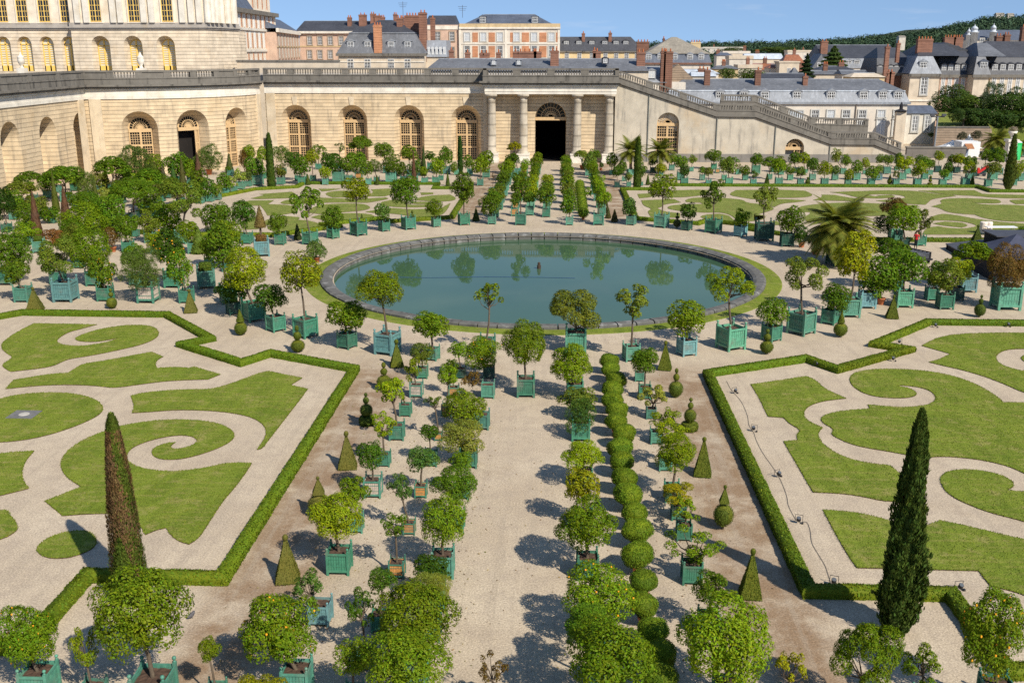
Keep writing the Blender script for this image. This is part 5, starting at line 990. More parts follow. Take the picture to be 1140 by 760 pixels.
class B:
    """one building: local frame x along the front, y away from us, z up"""
    def __init__(s,name,label,cat,x0,y0,z0,rz=0):
        s.e=empty(name,(x0,y0,z0),rz,label,cat); s.z0=z0
    def part(s,nm,m,mat,smooth=False): return m.build(nm,mat,s.e,smooth)
    def wall(s,W,D,H,mat,x=0,y=0,z=0,nm='wall'):
        m=MB(); m.box(x,x+W,y,y+D,z,H); return s.part(nm,m,mat)
    def band(s,x0,x1,z0,z1,out,mat,y=0,nm='cornice'):
        m=MB(); m.box(x0-out*.5,x1+out*.5,y-out,y+.02,z0,z1); return s.part(nm,m,mat)
    def win(s,x,z,w,h,y=-.005,nx=2,ny=3,fm=WHITEP,tm=WTRIM,shut=False,rz=0,parent=None):
        f,g=winmesh(w,h,False,nx,ny,fm,tm,shut); o=link('window',f,parent or s.e,loc=(x,y,z),rz=rz); link('pane',g,o); return o
    def roof(s,x0,x1,y0,y1,z,h,inx,iny,mat,nm='roof',ridge=False):
        """frustum; inx/iny: inset of the top; ridge lead if asked"""
        m=MB(); a,b=x0+inx,x1-inx; c,d=y0+iny,y1-iny
        m.hexa([(x0,y0,z),(x1,y0,z),(x1,y1,z),(x0,y1,z),(a,c,z+h),(b,c,z+h),(b,d,z+h),(a,d,z+h)]); o=s.part(nm,m,mat)
        if ridge:
            r=MB(); r.tube([(a,(c+d)/2,z+h),(b,(c+d)/2,z+h)],.14,6); r.build('ridge_lead',ZINC,o)
            for sg in ((x0,a),(x1,b)):
                pass
        return o
    def dormer(s,x,z,w,h,y,dp=1.6,roofm=ZINC,shut=False,ny=3):
        m=MB(); m.box(x-w/2-.25,x+w/2+.25,y+.02,y+dp,z-.15,z+h+.1); o=s.part('dormer',m,roofm)
        m=MB(); q=w/2+.38; m.add([(x-q,y-.15,z+h+.1),(x+q,y-.15,z+h+.1),(x,y-.15,z+h+.1+w*.38),(x-q,y+dp+.4,z+h+.1),(x+q,y+dp+.4,z+h+.1),(x,y+dp+.4,z+h+.1+w*.38)],[(0,1,2),(5,4,3),(1,4,5,2),(3,0,2,5),(0,3,4,1)]); m.build('dormer_roof',roofm,o)
        s.win(x,z,w,h,y,tm=None,parent=o,ny=ny,shut=shut); return o
    def chim(s,x,y,z0,z1,w,d,mat,pots=2):
        m=MB(); m.box(x-w/2,x+w/2,y-d/2,y+d/2,z0,z1); m.box(x-w/2-.08,x+w/2+.08,y-d/2-.08,y+d/2+.08,z1-.42,z1-.14)
        o=s.part('chimney',m,mat)
        for i in range(pots):
            p=MB(); p.lathe([(.14,0),(.16,.08),(.12,.5),(.14,.55)],8,c=(x-w/2+w*(i+.5)/pots,y,z1),mi=0); p.build('chimney_pot',TERRA,o,True)
        return o
def XZ(px,py,Y): q=AY(px,py,Y); return q.x,q.z
BLIND=plain('pale_blind',(.62,.58,.45),.5,.1,1)
# palace wing (upper left)
PY=192.0; PZ=13.7
xe=XZ(233,70,PY)[0]; xp=XZ(83,70,PY)[0]; xl=-125.0
e=B('palace_wing','tall pale palace wing with gilded arched windows rising above the orangery terrace','palace',xl,PY,PZ); pe=e
zc0=XZ(150,33,PY)[1]-PZ; zc1=XZ(150,25.5,PY)[1]-PZ; TOPZ=26
LP=lambda oy:(lambda s,z,d=0.0:(s-xl,oy+d,z))
arL=[XZ(p,60,PY+1.6)[0] for p in (5,28.5,53,77.5)]; spw=arL[1]-arL[0]; arL=[arL[0]-spw*i for i in (3,2,1)]+arL
arR=[XZ(p,60,PY)[0] for p in (113,149,185)]
w0=.5*(XZ(125,60,PY)[0]-XZ(102,60,PY)[0])-.2; zt=XZ(113,40,PY)[1]-PZ; wL=.40*(XZ(59,60,PY)[0]-XZ(46,60,PY)[0])
m=MB(); arch_wall(m,LP(1.6),xl,xp,0,zc0,[(x,1.35,zt-1.45,1.15,zt-1.5,.9,.35) for x in arL]); arch_wall(m,LP(0),xp,xe,0,zc0,[(x,w0,zt-w0,w0*.72,zt-w0-.15,1.7,.35) for x in arR])
m.add([(xp-xl,0,0),(xp-xl,1.6,0),(xp-xl,1.6,zc0),(xp-xl,0,zc0)],[(0,1,2,3)]); m.box(0,xe-xl,3.4,24,0,zc0)
# chamfered end running back to the right
xq,yq=XZ(247,70,PY+5)[0],5.0; xr,yr=XZ(268,70,PY+13)[0],13.0
for (a,b),(c,d) in (((xe,0),(xq,yq)),((xq,yq),(xr,yr)),((xr,yr),(xr-5.5,26))): m.add([(a-xl,b,0),(c-xl,d,0),(c-xl,d,zc0),(a-xl,b,zc0)],[(0,1,2,3)])
e.part('lower_wall',m,PALST)
for x in arL+arR:
    oy=1.6 if x<xp else 0; big=x>xp; a=w0*.72 if big else 1.15; dp=1.66 if big else .86; top=zt-w0-.15+a if big else zt-.35
    f=MB(); w2=a-.02
    zb=.35
    for x0,x1,z0,z1 in ((-w2,w2,zb,zb+1.0),(-w2,-w2+.16,zb,top-.5),(w2-.16,w2,zb,top-.5),(-.13,.13,zb,top),(-w2,w2,top-1.25,top-1.05)): f.box(x0,x1,-.12,0,z0,z1)
    for i in range(1,9): z=zb+1.0+(top-zb-2.2)*i/9; f.box(-w2,w2,-.06,0,z-.05,z+.05)
    for i in range(9):
        t0=math.pi*i/9; t1=math.pi*(i+1)/9; r=w2-.06; f.tube([(r*math.cos(t0),-.06,top-w2*.95+r*.95*math.sin(t0)),(r*math.cos(t1),-.06,top-w2*.95+r*.95*math.sin(t1))],.09,4)
    o=f.build('window',GOLD,e.e,loc=(x-xl,oy+dp-.02,0)); g=MB(); g.add([(-a,.01,zb),(a,.01,zb),(a,.01,top),(-a,.01,top)],[(0,1,2,3)]); g.build('pane',BLIND,o)
m=MB(); pth=[(0,1.6),(xp-xl,1.6),(xp-xl,0),(xe-xl,0),(xq-xl,yq),(xr-xl,yr),(xr-xl-5.5,26)]
def course(m,pth,z0,z1,o,th=.9):
    for (a,b),(c,d) in zip(pth,pth[1:]):
        L=math.hypot(c-a,d-b); nx_,ny_=(d-b)/L,-(c-a)/L; ex,ey=(c-a)/L*o,(d-b)/L*o
        m.hexa([(a+nx_*o-ex,b+ny_*o-ey,z0),(c+nx_*o+ex,d+ny_*o+ey,z0),(c-nx_*th,d-ny_*th,z0),(a-nx_*th,b-ny_*th,z0),(a+nx_*o-ex,b+ny_*o-ey,z1),(c+nx_*o+ex,d+ny_*o+ey,z1),(c-nx_*th,d-ny_*th,z1),(a-nx_*th,b-ny_*th,z1)])
course(m,pth,zc0,zc0+.28,.22); course(m,pth,zc0+.28,zc0+.5,.42); course(m,pth,zc0+.5,zc1,.16); e.part('string_course',m,stone('course_stone',(.42,.38,.33),0,.3,(.2,.18,.15),.4))
m=MB(); m.box(0,xp-xl-.01,1.6,4,zc1,TOPZ); m.box(xp-xl,xe-xl,0,4.02,zc1,TOPZ-.01); course(m,[(xe-xl+.01,0.0),(xq-xl,yq),(xr-xl,yr),(xr-xl-5.5,26)],zc1,TOPZ-.02,0,1.0); e.part('upper_wall',m,PALS2)
zu=XZ(150,25,PY)[1]-PZ
for i,px in enumerate((2,24.5,49,73.5,106,149,186)):
    y_=PY+(1.6 if px<83 else 0); x=XZ(px,12,y_)[0]; xs=[x]
    if i==0: xs=[x,x-spw,x-2*spw,x-3*spw]
    for x in xs: e.win(x-xl,zu+.1,2.1,9.5,(1.6 if px<83 else 0)-.02,nx=2,ny=10,fm=GOLD,tm=PALS2)
m=MB()
for px in (86,96,126,134,160,169,203,213,222):
    x=XZ(px,12,PY)[0]-xl; m.box(x-.5,x+.5,-.45,.02,zc1,TOPZ)
for k,(a,b) in enumerate(((.15,.3),(.55,.7))): pass
for (ax,ay),(bx,by) in (((xe,0),(xq,yq)),((xq,yq),(xr,yr))):
    for t_ in (.1,.42,.75):
        x=ax+(bx-ax)*t_-xl; y=ay+(by-ay)*t_; m.lathe([(.62,zc1),(.58,TOPZ)],10,c=(x+.25,y-.35,0))
e.part('pilaster',m,WHITE)
# statues' pedestals with urns on the terrace parapet
for px in (24,157):
    q=AY(px,72,183); e2=empty('terrace_urn',(q.x,183,13.9),0,('left' if px<100 else 'right')+' white stone urn on the terrace before the palace','urn','white urns on the palace terrace'); m=MB()
    m.box(-.7,.7,-.7,.7,0,.9); m.build('pedestal',WHITE,e2); m=MB(); m.lathe([(.45,.9),(.3,1.05),(.2,1.3),(.5,1.7),(.62,2.3),(.5,2.6),(.62,2.75),(.45,2.9),(.2,3.2),(.12,3.5),(.02,3.65)],14); m.build('urn_body',WHITE,e2,True)
# brick and stone pavilion behind the palace
q0=AY(264,60,222); q1=AY(309,60,262); L=math.hypot(q1.x-q0.x,40); rz=math.atan2(40,q1.x-q0.x)
e=B('brick_pavilion','narrow red brick and cream stone pavilion squeezed beside the palace wing','building',q0.x,222,0,rz); H=XZ(264,10,222)[1]; H2=H
e.wall(L,14,H,PALS2); 
for z0 in (XZ(264,33,222)[1],XZ(264,58,222)[1]): e.band(0,L,z0,z0+.5,.3,WHITE)
e.band(-.2,L,H-.6,H+.3,.8,GREY)
m=MB(); nb=9
for i in range(nb):
    x=L*(i+.28)/nb
    for za,zb in ((XZ(264,31,222)[1]+.2,XZ(264,13,222)[1]-.2),(XZ(264,56,222)[1]+.4,XZ(264,35,222)[1]-.2),(14,XZ(264,60,222)[1])): m.box(x-.42,x+.42,-.06,.02,za,zb)
e.part('brick_panel',m,BRK2)
for i in range(nb-1):
    x=L*(i+.8)/nb
    for za,h in ((XZ(264,31,222)[1]+.3,3.4),(XZ(264,56,222)[1]+.5,3.6),(14.3,1.7)): e.win(x,za,1.0,h,tm=None,ny=4)
e.roof(0,L*.45,0,14,H+.3,7,2,4,SL_B,'roof'); e.wall(L*.5,12,H+9,PALS2,L*.48,1,H+.3,'upper_wall')
m=MB()
for i in range(4): x=L*(.53+.12*i); m.box(x-.4,x+.4,.94,1.02,H+1,H+8)
e.part('brick_panel',m,BRK2)
# pink ranges at the back, left of the mansard house
YB=305; x0,zt=XZ(333,37.5,YB); x1,_=XZ(490,40,YB); e=B('pink_range','pinkish rendered range with dark slate roof behind the mansard house','building',x0,YB,0)
e.wall(x1-x0,16,zt,PINK); z1=XZ(400,35,YB)[1]; e.band(-.2,x1-x0,zt,z1,.7,WHITE); zm=XZ(360,52.5,YB)[1]; e.band(0,x1-x0,zm,zm+.35,.15,OCH)
zr=XZ(360,23,YB)[1]; e.roof(-1,x1-x0+1,-.4,17,z1,zr-z1,1,7.5,SL_D,ridge=True)
for px in (345,356.5,368,380):
    for py,h in ((50,8),(65.5,9)): x,z=XZ(px,py,YB); e.win(x-x0,z,1.25,2.3,tm=TRIMB)
for px in (332.5,340,357,369,430,445,470): x,z=XZ(px,30,YB)
for px,py0,py1,w in ((386.5,29,19,1.1),(401.5,32,16,2.1),(412.5,27,15,1.2),(418,27,17,2.0),(424,27,18.5,1.0),(438,27,15.5,1.0),(447,30,19,1.2)): x,z=XZ(px,py0,YB); e.chim(x-x0,4,z-3,XZ(px,py1,YB)[1],w,1.6,BRICK)
q0=AY(309,60,250); q1=AY(334,60,304.5); L=math.hypot(q1.x-q0.x,54.5); e=B('pink_side_range','long pinkish side range receding behind the brick pavilion','building',q0.x,250,0,math.atan2(54.5,q1.x-q0.x)); H=XZ(311,36,250)[1]
e.wall(L,12,H,PINK); e.band(0,L,H,H+.9,.6,WHITE); e.roof(0,L,0,12,H+.9,3.2,1,5,SL_B); e.band(0,L,XZ(311,53,250)[1],XZ(311,53,250)[1]+.3,.15,OCH)
for i in range(8):
    for z in (XZ(311,65,250)[1],XZ(311,51,250)[1]): e.win(L*(i+.5)/8,z,1.7,2.6,tm=TRIMB)
e.chim(2.5,4,H,XZ(314,19,252)[1],2.4,1.6,BRICK)
# terrace wall
x0,z0=XZ(264,76,200); x1,zt=XZ(377,67,200); e=B('terrace_wall','long low cream terrace wall behind the grey balustrade','wall',x0,200,0); e.wall(x1-x0,.8,zt-.35,CREAM); m=MB(); m.box(-.1,x1-x0+.1,-.15,.95,zt-.35,zt); e.part('coping',m,GREY)
# mansard house with tall brick chimneys
YM=228; x0,ze=XZ(377,60.5,YM); x1,_=XZ(472,60,YM); W_=x1-x0; e=B('mansard_house','cream house with grey mansard roof, four dormers and tall brick chimneys','house',x0,YM,0); e.wall(W_,16,ze,CREAM); e.band(-.3,W_+.3,ze-.4,ze+.15,.5,GREY); e.band(0,W_,ze-1.7,ze-1.5,.12,WHITE)
zm=XZ(420,37,YM)[1]; zr=XZ(424,21.5,YM)[1]; e.roof(-.4,W_+.4,-.5,16.5,ze+.15,zm-ze-.15,2.6,2.2,SL_G,'lower_roof'); e.roof(2.0,W_-2.0,1.5,14.5,zm,zr-zm,(W_-4)/2-1.4,6.2,SL_D,'upper_roof')
m=MB(); m.box(2.1,W_-2.1,1.45,1.7,zm-.08,zm+.14); e.part('roof_lead',m,ZINC)
for px in (390.5,409.5,435.5,454): x,z=XZ(px,59,YM); e.dormer(x-x0,z,1.25,2.3,.25); x,z=XZ(px,75,YM); e.win(x-x0,z-.2,1.35,1.9,tm=None)
x,_=XZ(421,50,YM); e.chim(x-x0,-.1,ze+.2,XZ(421,28,YM)[1],1.7,.9,BRK2,3)
for px,py1,w,d in ((470,14,1.5,2.6),(456,16.5,3.2,1.6),(444,20,1.2,1.2)): x,_=XZ(px,40,YM+3); e.chim(x-x0,5 if w<3 else 9,zm-6,XZ(px,py1,YM+4)[1],w,d,BRICK,2 if w<3 else 5)
x2=XZ(472,60,YM+4)[0]-x0; e.wall(4.3,11,ze-.6,CREAM,W_,4,0,'side_wing'); e.roof(W_-.3,W_+4.6,3.7,15.5,ze-.6,3.5,.3,1.4,ZINC,'wing_roof')
for i in range(5): e.win(W_+.6+i*.85,ze-.1,.5,1.6,3.9,tm=None)
x,_=XZ(482,40,YM+10); e.chim(x-x0,10,ze-3,XZ(482,20,YM+10)[1],1.0,1.0,BRICK,1)
# big house with brick panels
YO=296; x0,_=XZ(484,60,YO); x1,_=XZ(623,60,YO); W_=x1-x0; zt=XZ(560,26.5,YO)[1]; e=B('brick_panel_house','three storey cream house with orange brick panels and dark hipped roofs','house',x0,YO,0)
xs=XZ(512,50,YO)[0]-x0; xm=XZ(563,50,YO)[0]-x0
m=MB(); m.box(xs,W_,0,16,0,zt-.05); e.part('wall',m,PALE); m=MB(); m.box(-3,xs-.02,.6,15,0,zt-.3); e.part('side_wall',m,PINK)
zp=XZ(560,30.5,YO)[1]; m=MB(); m.box(xs-.1,W_+.1,-.15,.3,zp,zt); e.part('parapet',m,OCH); e.band(xs,W_,zp-.45,zp,.35,WHITE); e.band(-3,xs,zp-.6,zp+.4,.2,WHITE,.6)
zb=XZ(560,48.3,YO)[1]; e.band(xs,W_,zb-.25,zb+.25,.14,WHITE)
m=MB(); m.box(xm-.3,xm+.3,-.12,.05,0,zp-.4); m.box(xs-.25,xs+.35,-.13,.05,0,zp-.4); m.box(W_-.6,W_+.05,-.13,.05,0,zp-.4); e.part('quoin',m,WHITE)
m=MB()
for a,b in ((526,532),(544,551),(568,571.5),(581,589),(600.5,608.5),(619,621)):
    for t_,u in ((36.5,47.2),(51.5,64)): xa,za=XZ(a,u,YO); xb_,zb_=XZ(b,t_,YO); m.box(xa-x0,xb_-x0,-.07,.02,za,zb_)
e.part('brick_panel',m,BRK2)
for px in (520,538,556.5,575,594.5,614):
    x,z=XZ(px,46,YO); e.win(x-x0,z,1.5,2.2,shut=True,tm=WTRIM); x,z=XZ(px,63.5,YO); e.win(x-x0,z,1.45,2.9,tm=WTRIM)
for px in (503,487): 
    for py in (45.5,62.5): x,z=XZ(px,py,YO); e.win(x-x0,z,1.3,2.3,.59,tm=TRIMB)
zr=XZ(560,15.5,YO)[1]; e.roof(xs+1,W_-2,1.5,16,zt-.1,zr-zt+.1,5.2,6.5,SL_B,ridge=True); e.roof(-3,xs-1.2,1.5,16,zt-.3,XZ(495,16.5,YO)[1]-zt+.3,.6,7,SL_D,'gable_roof')
for px in (537.5,595.5): x,z=XZ(px,25.5,YO+2); e.dormer(x-x0,z,1.6,1.5,2.2,roofm=SL_B,ny=2)
# long low slate roof right behind the parapet
YL=203; x0,ze=XZ(474,79,YL); x1,_=XZ(722,79,YL); zr=XZ(560,66,YL+5)[1]; e=B('low_slate_roofed_range','long low range with weathered slate roof just behind the portico balustrade','building',x0,YL,0); W_=x1-x0
e.wall(W_,12,ze,CREAM); e.roof(-.3,W_+.3,-.4,12.4,ze,zr-ze,2.2,5.9,SL_G,ridge=True)
for px,y1,w,n in ((502.5,56,.9,1),(520.5,58.5,1.0,1),(536,59,.8,1),(541.5,59,1.2,1),(555,58.5,.9,1),(574,57.5,1.0,1),(587,57.5,3.6,4),(598.5,57.5,1.5,2),(617.5,56.5,1.6,2),(661.5,56,.6,1),(711,58,1.6,2),(664.5,57,1.5,1)): x,_=XZ(px,66,YL+8); e.chim(x-x0,8.2 if px not in(617.5,711) else 2.5,zr-3,XZ(px,y1,YL+8)[1],w,.9,BRICK,n)
x,z=XZ(674,70.5,YL); e.dormer(x-x0,z,.8,.8,.8,roofm=SL_D,ny=2)
for px in (577,549): x,z=XZ(px,71,YL); e.dormer(x-x0,z-.2,.6,.7,1.6,roofm=ZINC,ny=2)
# yellow house
YY=302; x0,_=XZ(622.5,60,YY); x1,_=XZ(716.5,60,YY); ze=XZ(660,57.2,YY)[1]; W_=x1-x0; e=B('yellow_house','low yellow house with dark slate mansard and six dormers','house',x0,YY,0); e.wall(W_,14,ze,YEL); e.band(0,W_,ze-.35,ze+.1,.35,GREY)
zr=XZ(660,41,YY)[1]; m=MB(); m.hexa([(-.2,-.4,ze+.1),(W_+.2,-.4,ze+.1),(W_+.2,14.3,ze+.1),(-.2,14.3,ze+.1),(0,3.0,zr),(W_-3.6,3.0,zr),(W_-3.6,11,zr),(0,11,zr)]); e.part('roof',m,SL_D)
for px in (630.5,644.5,659,673.5,686,697): x,z=XZ(px,53,YY); e.dormer(x-x0,z,1.3,1.7,1.2,roofm=SL_D)
for px in (631,645,659,674,686,697.5,709): x,z=XZ(px,65.5,YY); e.win(x-x0,z,1.2,2.0,tm=None)
for px,y1 in ((649.5,37),(679.5,36.5)): x,_=XZ(px,48,YY); e.chim(x-x0,2.2,ze+1,XZ(px,y1,YY)[1],.9,.9,BRICK,1)
# taupe gabled roof house
YG=272; x0,_=XZ(717,70,YG); x1,_=XZ(791,70,YG); ze=XZ(750,70.5,YG)[1]; W_=x1-x0; zm=XZ(750,60,YG)[1]; zr=XZ(748,41,YG)[1]; e=B('taupe_roofed_house','grey slate mansard house under a broad taupe hipped zinc roof','house',x0,YG,0); e.wall(W_,20,ze,PALE); e.band(-.2,W_+.2,ze-.3,ze+.1,.4,BRKD); e.roof(-.2,W_+.2,-.3,20,ze+.1,zm-ze-.1,.7,.8,SL_B,'lower_roof'); e.roof(.1,W_-.1,.2,20,zm,zr-zm,W_*.5-.7,9.2,SL_T,'upper_roof')
for px in (722,735,751,768,780.5): x,z=XZ(px,69.3,YG); e.dormer(x-x0,z,1.25,1.9,.05,roofm=ZINC)
for px,y1,w in ((715.5,46.5,3.2),(774,47,2.6),(738.5,43,.5)): x,_=XZ(px,55,YG+12); e.chim(x-x0,12,zm-2,XZ(px,y1,YG+12)[1],w,1.5,BRKD if px<770 else OCH,4 if w>1 else 1)
# low zinc shed roofs with gable by the stairs
YZ=207; x0,_=XZ(692,80,YZ); x1,_=XZ(741,80,YZ); zt=XZ(715,74,YZ+6)[1]; e=B('zinc_roofed_house','small grey zinc-roofed house with a big brick chimney behind the sloping stairs','house',x0,YZ,0); W_=x1-x0; ze=XZ(715,92,YZ)[1]; e.wall(W_+4,10,ze,PALE); e.roof(-.3,W_+.3,-.3,10,ze,zt-ze,.2,4.6,ZINC)
x,z=XZ(725.5,87,YZ); e.dormer(x-x0,z,1.2,1.3,.4,roofm=ZINC,shut=True,ny=2)
for px,y1,w in ((743.5,57.5,1.7),(738,57,.9)): x,_=XZ(px,80,YZ); e.chim(x-x0,.6,ze-3,XZ(px,y1,YZ)[1],w,1.6,BRKD,2)
xa,_=XZ(746,80,YZ+5); xb,_=XZ(772,80,YZ+5); m=MB(); xa-=x0; xb-=x0; zg=XZ(755,71.5,YZ+5)[1]; zl=XZ(770,88,YZ+5)[1]; m.add([(xa,5,0),(xb,5,0),(xb,5,zl),(xa+1.6,5,zg),(xa,5,zg-1.2),(xa,9,0),(xb,9,0),(xb,9,zl),(xa+1.6,9,zg),(xa,9,zg-1.2)],[(0,1,2,3,4),(9,8,7,6,5),(1,6,7,2),(2,7,8,3),(3,8,9,4),(4,9,5,0)]); e.part('gable_wall',m,RUB)
# long mansard house on the right
YR=206; x0,_=XZ(741,110,YR); x1,_=XZ(1010.5,115,YR); ze=XZ(900,114.3,YR)[1]; zm=XZ(900,101.5,YR)[1]; zr=XZ(870,88.5,YR+7)[1]; W_=x1-x0; e=B('long_mansard_house','long cream two storey house with grey zinc mansard behind the staircase','house',x0,YR,0)
e.wall(W_,13,ze,PALE); e.band(-.3,W_+.3,ze-.3,ze+.12,.4,ZINC); e.roof(-.3,W_+.3,-.3,13.3,ze+.12,zm-ze-.12,.9,.9,ZINC,'lower_roof'); e.roof(.5,W_-.5,.5,12.5,zm,zr-zm,3.4,5.6,SL_G,'upper_roof',True)
m=MB(); m.box(.5,W_-.5,.45,.7,zm-.1,zm+.12); e.part('roof_lead',m,WHR)
for px in (801.5,828,851,887,925,961,982.5,999.5): x,z=XZ(px,112.5,YR); e.dormer(x-x0,z,1.45,1.7,.0,roofm=ZINC)
for px in (907,924.5,941.5,959.5,980.5,998.5): x,z=XZ(px,131.5,YR); e.win(x-x0,z,1.35,1.45,shut=px in(924.5,980.5),ny=2)
for px,h in ((958.5,1.5),(979.5,3.3),(997,3.6)): x,z=XZ(px,151-(.0 if h>2 else 7),YR); e.win(x-x0,z,1.5,h,shut=px==979.5,ny=4 if h>2 else 2)
x,z=XZ(886,131,YR); e.win(x-x0,z,2.6,1.3,ny=1,shut=True)
for px,y1,w,mt in ((787.5,78,1.1,BRKD),(844,78,1.1,BRKD),(897,85,.9,BRICK)): x,_=XZ(px,90,YR+3); e.chim(x-x0,3.6,zm+.5,XZ(px,y1,YR+3)[1],w,1.1,mt,1)
m=MB(); x,_=XZ(952,130,YR); m.tube([(x-x0,-.15,0),(x-x0,-.15,ze)],.10,6); e.part('drain_pipe',m,plain('brown_pipe',(.16,.13,.10),.6))
# small white annex
YA=209; x0,ze=XZ(1008.5,126.5,YA); x1,_=XZ(1042,127,YA); W_=x1-x0; e=B('white_annex','small white annex with slate roof and two tall windows by the mansard house','house',x0,YA,0); e.wall(W_,7,ze,WHITE); e.roof(-.3,W_+.3,-.3,7.3,ze,XZ(1025,117.5,YA+4)[1]-ze,.4,2.8,SL_B)
for px in (1017.5,1031.5): x,z=XZ(px,146.5,YA); e.win(x-x0,z,1.15,3.0,ny=4)
# right mansard complex
def pavilion(name,label,pa,pb,Y,ye,ym,wallm,D,roofs,wins,extra=None,rz=0):
    x0,ze=XZ(pa,ye,Y); x1,_=XZ(pb,ye,Y); W_=x1-x0; e=B(name,label,'building',x0,Y,0,rz); e.wall(W_,D,ze,wallm); e.band(-.2,W_+.2,ze-.5,ze+.15,.45,GREY); zm=XZ((pa+pb)/2,ym,Y)[1]; e.roof(-.3,W_+.3,-.3,D,ze+.15,zm-ze-.15,*roofs); return e,x0,W_,ze,zm
YV=246
e,x0,W_,ze,zm=pavilion('stone_pavilion','cream stone pavilion with pale slate mansard and one tall window at right',1013.5,1046.5,YV,83,62.5,CREAM,18,(1.9,1.6,ZINC,'lower_roof'),None)
x,z=XZ(1027.5,105.5,YV); e.win(x-x0,z,1.5,3.8,ny=5); e.band(0,W_,z-1.5,z-1.1,.2,WHITE); x,z=XZ(1028,78.5,YV); e.dormer(x-x0,z,1.5,1.8,.3,roofm=ZINC); e.roof(1.6,W_+6,1.2,17,zm,2.6,2.5,7,SL_D,'upper_roof'); 
for px,y1,w in ((1028.5,43.5,3.4),): x,_=XZ(px,55,YV+4); e.chim(x-x0,4,zm-.5,XZ(px,y1,YV+4)[1],w,1.4,BRICK,5)
e,x0,W_,ze,zm=pavilion('mauve_range','long shaded range with a row of slate dormers right of the pavilion',1047,1084,YV+3,84,64,PINK,16,(.4,2.6,SL_D,'lower_roof'),None)
for i in range(5): x=W_*(i+.5)/5; e.win(x,XZ(1065,108,YV+3)[1],.9,4.4,ny=5,tm=None); e.dormer(x,ze+.6,1.0,1.7,.4,roofm=SL_D)
e.roof(.2,W_,2.2,16,zm,2.6,1,6.5,SL_D,'upper_roof')
m=MB(); q=XZ(1056,47.5,YV+8); a=q[0]-x0; m.add([(a-8,6,zm),(a+10,6,zm),(a,6,q[1]),(a-8,18,zm),(a+10,18,zm),(a,18,q[1])],[(0,1,2),(5,4,3),(1,4,5,2),(3,0,2,5)]); e.part('gable_roof',m,SL_D)
for px,y1,w in ((1059,41.5,2.6),(1068.5,41.5,2.2)): x,_=XZ(px,55,YV+16); e.chim(x-x0,15,zm,XZ(px,y1,YV+16)[1],w,1.4,BRICK,4)
e,x0,W_,ze,zm=pavilion('corner_pavilion','narrow pale pavilion with single dormer amid the right slate roofs',1084.5,1101,YV-1,84,63,CREAM,18,(1.0,1.8,SL_G,'lower_roof'),None)
x,z=XZ(1101,80,YV-1); e.dormer(W_*.62,XZ(1100,79.5,YV-1)[1],1.5,2.0,.4,roofm=SL_B); e.roof(1,W_+4,1.4,17,zm,3.0,2,7,SL_G,'upper_roof')
e,x0,W_,ze,zm=pavilion('right_range','long cream range with dark slate dormers at the right picture edge',1103,1210,YV+3,84,64,CREAM,16,(.4,2.6,SL_D,'lower_roof'),None)
for i in range(12): x=W_*(i+.5)/12; e.win(x,XZ(1120,108,YV+3)[1],1.0,4.6,ny=5,tm=None); e.dormer(x,ze+.6,1.15,1.8,.4,roofm=SL_D)
e.roof(.2,W_,2.2,16,zm,3.6,1,6.5,SL_D,'upper_roof')
for px,y1,w in ((1110,40,1.4),(1119,38.5,1.3),(1138,30,1.6)): x,_=XZ(px,55,YV+14); e.chim(x-x0,11,zm,XZ(px,y1,YV+14)[1],w,1.4,BRKD,2)
# shaded dark mansard left of the pavilion
e,x0,W_,ze,zm=pavilion('dark_mansard_range','dark slate range with small dormers between chimney and stone pavilion',977,1013,YV+6,82,65,BRKD,14,(.3,2.0,SL_D,'lower_roof'),None)
for i in range(6): e.dormer(W_*(i+.5)/6,ze+.5,.8,1.2,.6,roofm=SL_D,ny=2)
e.roof(.2,W_,1.8,14,zm,2.4,1.4,5.8,SL_D,'upper_roof')
for px,y0,y1,w in ((997,85,52,.9),(1001,108,80,1.0),(1004.5,108,80,1.1),(1009,70,48,.7)): x,_=XZ(px,90,YV-8); e.chim(x-x0,-14+8,XZ(px,y0,YV)[1],XZ(px,y1,YV)[1],w,1.0,BRICK,1)
# broad slate roof behind
YS2=322; x0,ze=XZ(915,65,YS2); x1,_=XZ(1002,65,YS2); W_=x1-x0; zr=XZ(950,50.5,YS2+8)[1]; e=B('broad_slate_house','big house with broad dark slate roof and grey mansard walls behind a conifer','house',x0,YS2,0); zb=XZ(950,76,YS2)[1]; e.wall(W_,20,zb,PALE); e.roof(-.2,W_+.2,-.3,20,zb,ze-zb,.3,.6,ZINC,'lower_roof'); e.roof(0,W_,.2,20,ze,zr-ze,.3,9.4,SL_D,'upper_roof',True)
for px in (953.5,968,944): x,z=XZ(px,75,YS2); e.dormer(x-x0,z,1.6,1.9,.0,roofm=ZINC)
x,_=XZ(918.5,60,YS2+2); e.chim(x-x0,4,ze-3,XZ(918.5,46,YS2+4)[1],2.0,1.6,BRICK,2)
m=MB(); a=XZ(903,75,YS2)[0]-x0; m.add([(a,-1,0),(0,-1,0),(0,-1,ze),(a+2.6,-1,XZ(907,60,YS2)[1]),(a,-1,zb),(a,9,0),(0,9,0),(0,9,ze),(a+2.6,9,XZ(907,60,YS2)[1]),(a,9,zb)],[(0,1,2,3,4),(9,8,7,6,5),(3,8,9,4),(4,9,5,0),(2,7,8,3)]); e.part('gable_wall',m,SL_G); e.win(a+2.0,zb-1,1.0,2.6,-1.02,tm=None); e.win(a+4.2,zb-1,1.0,2.6,-1.02,tm=None)
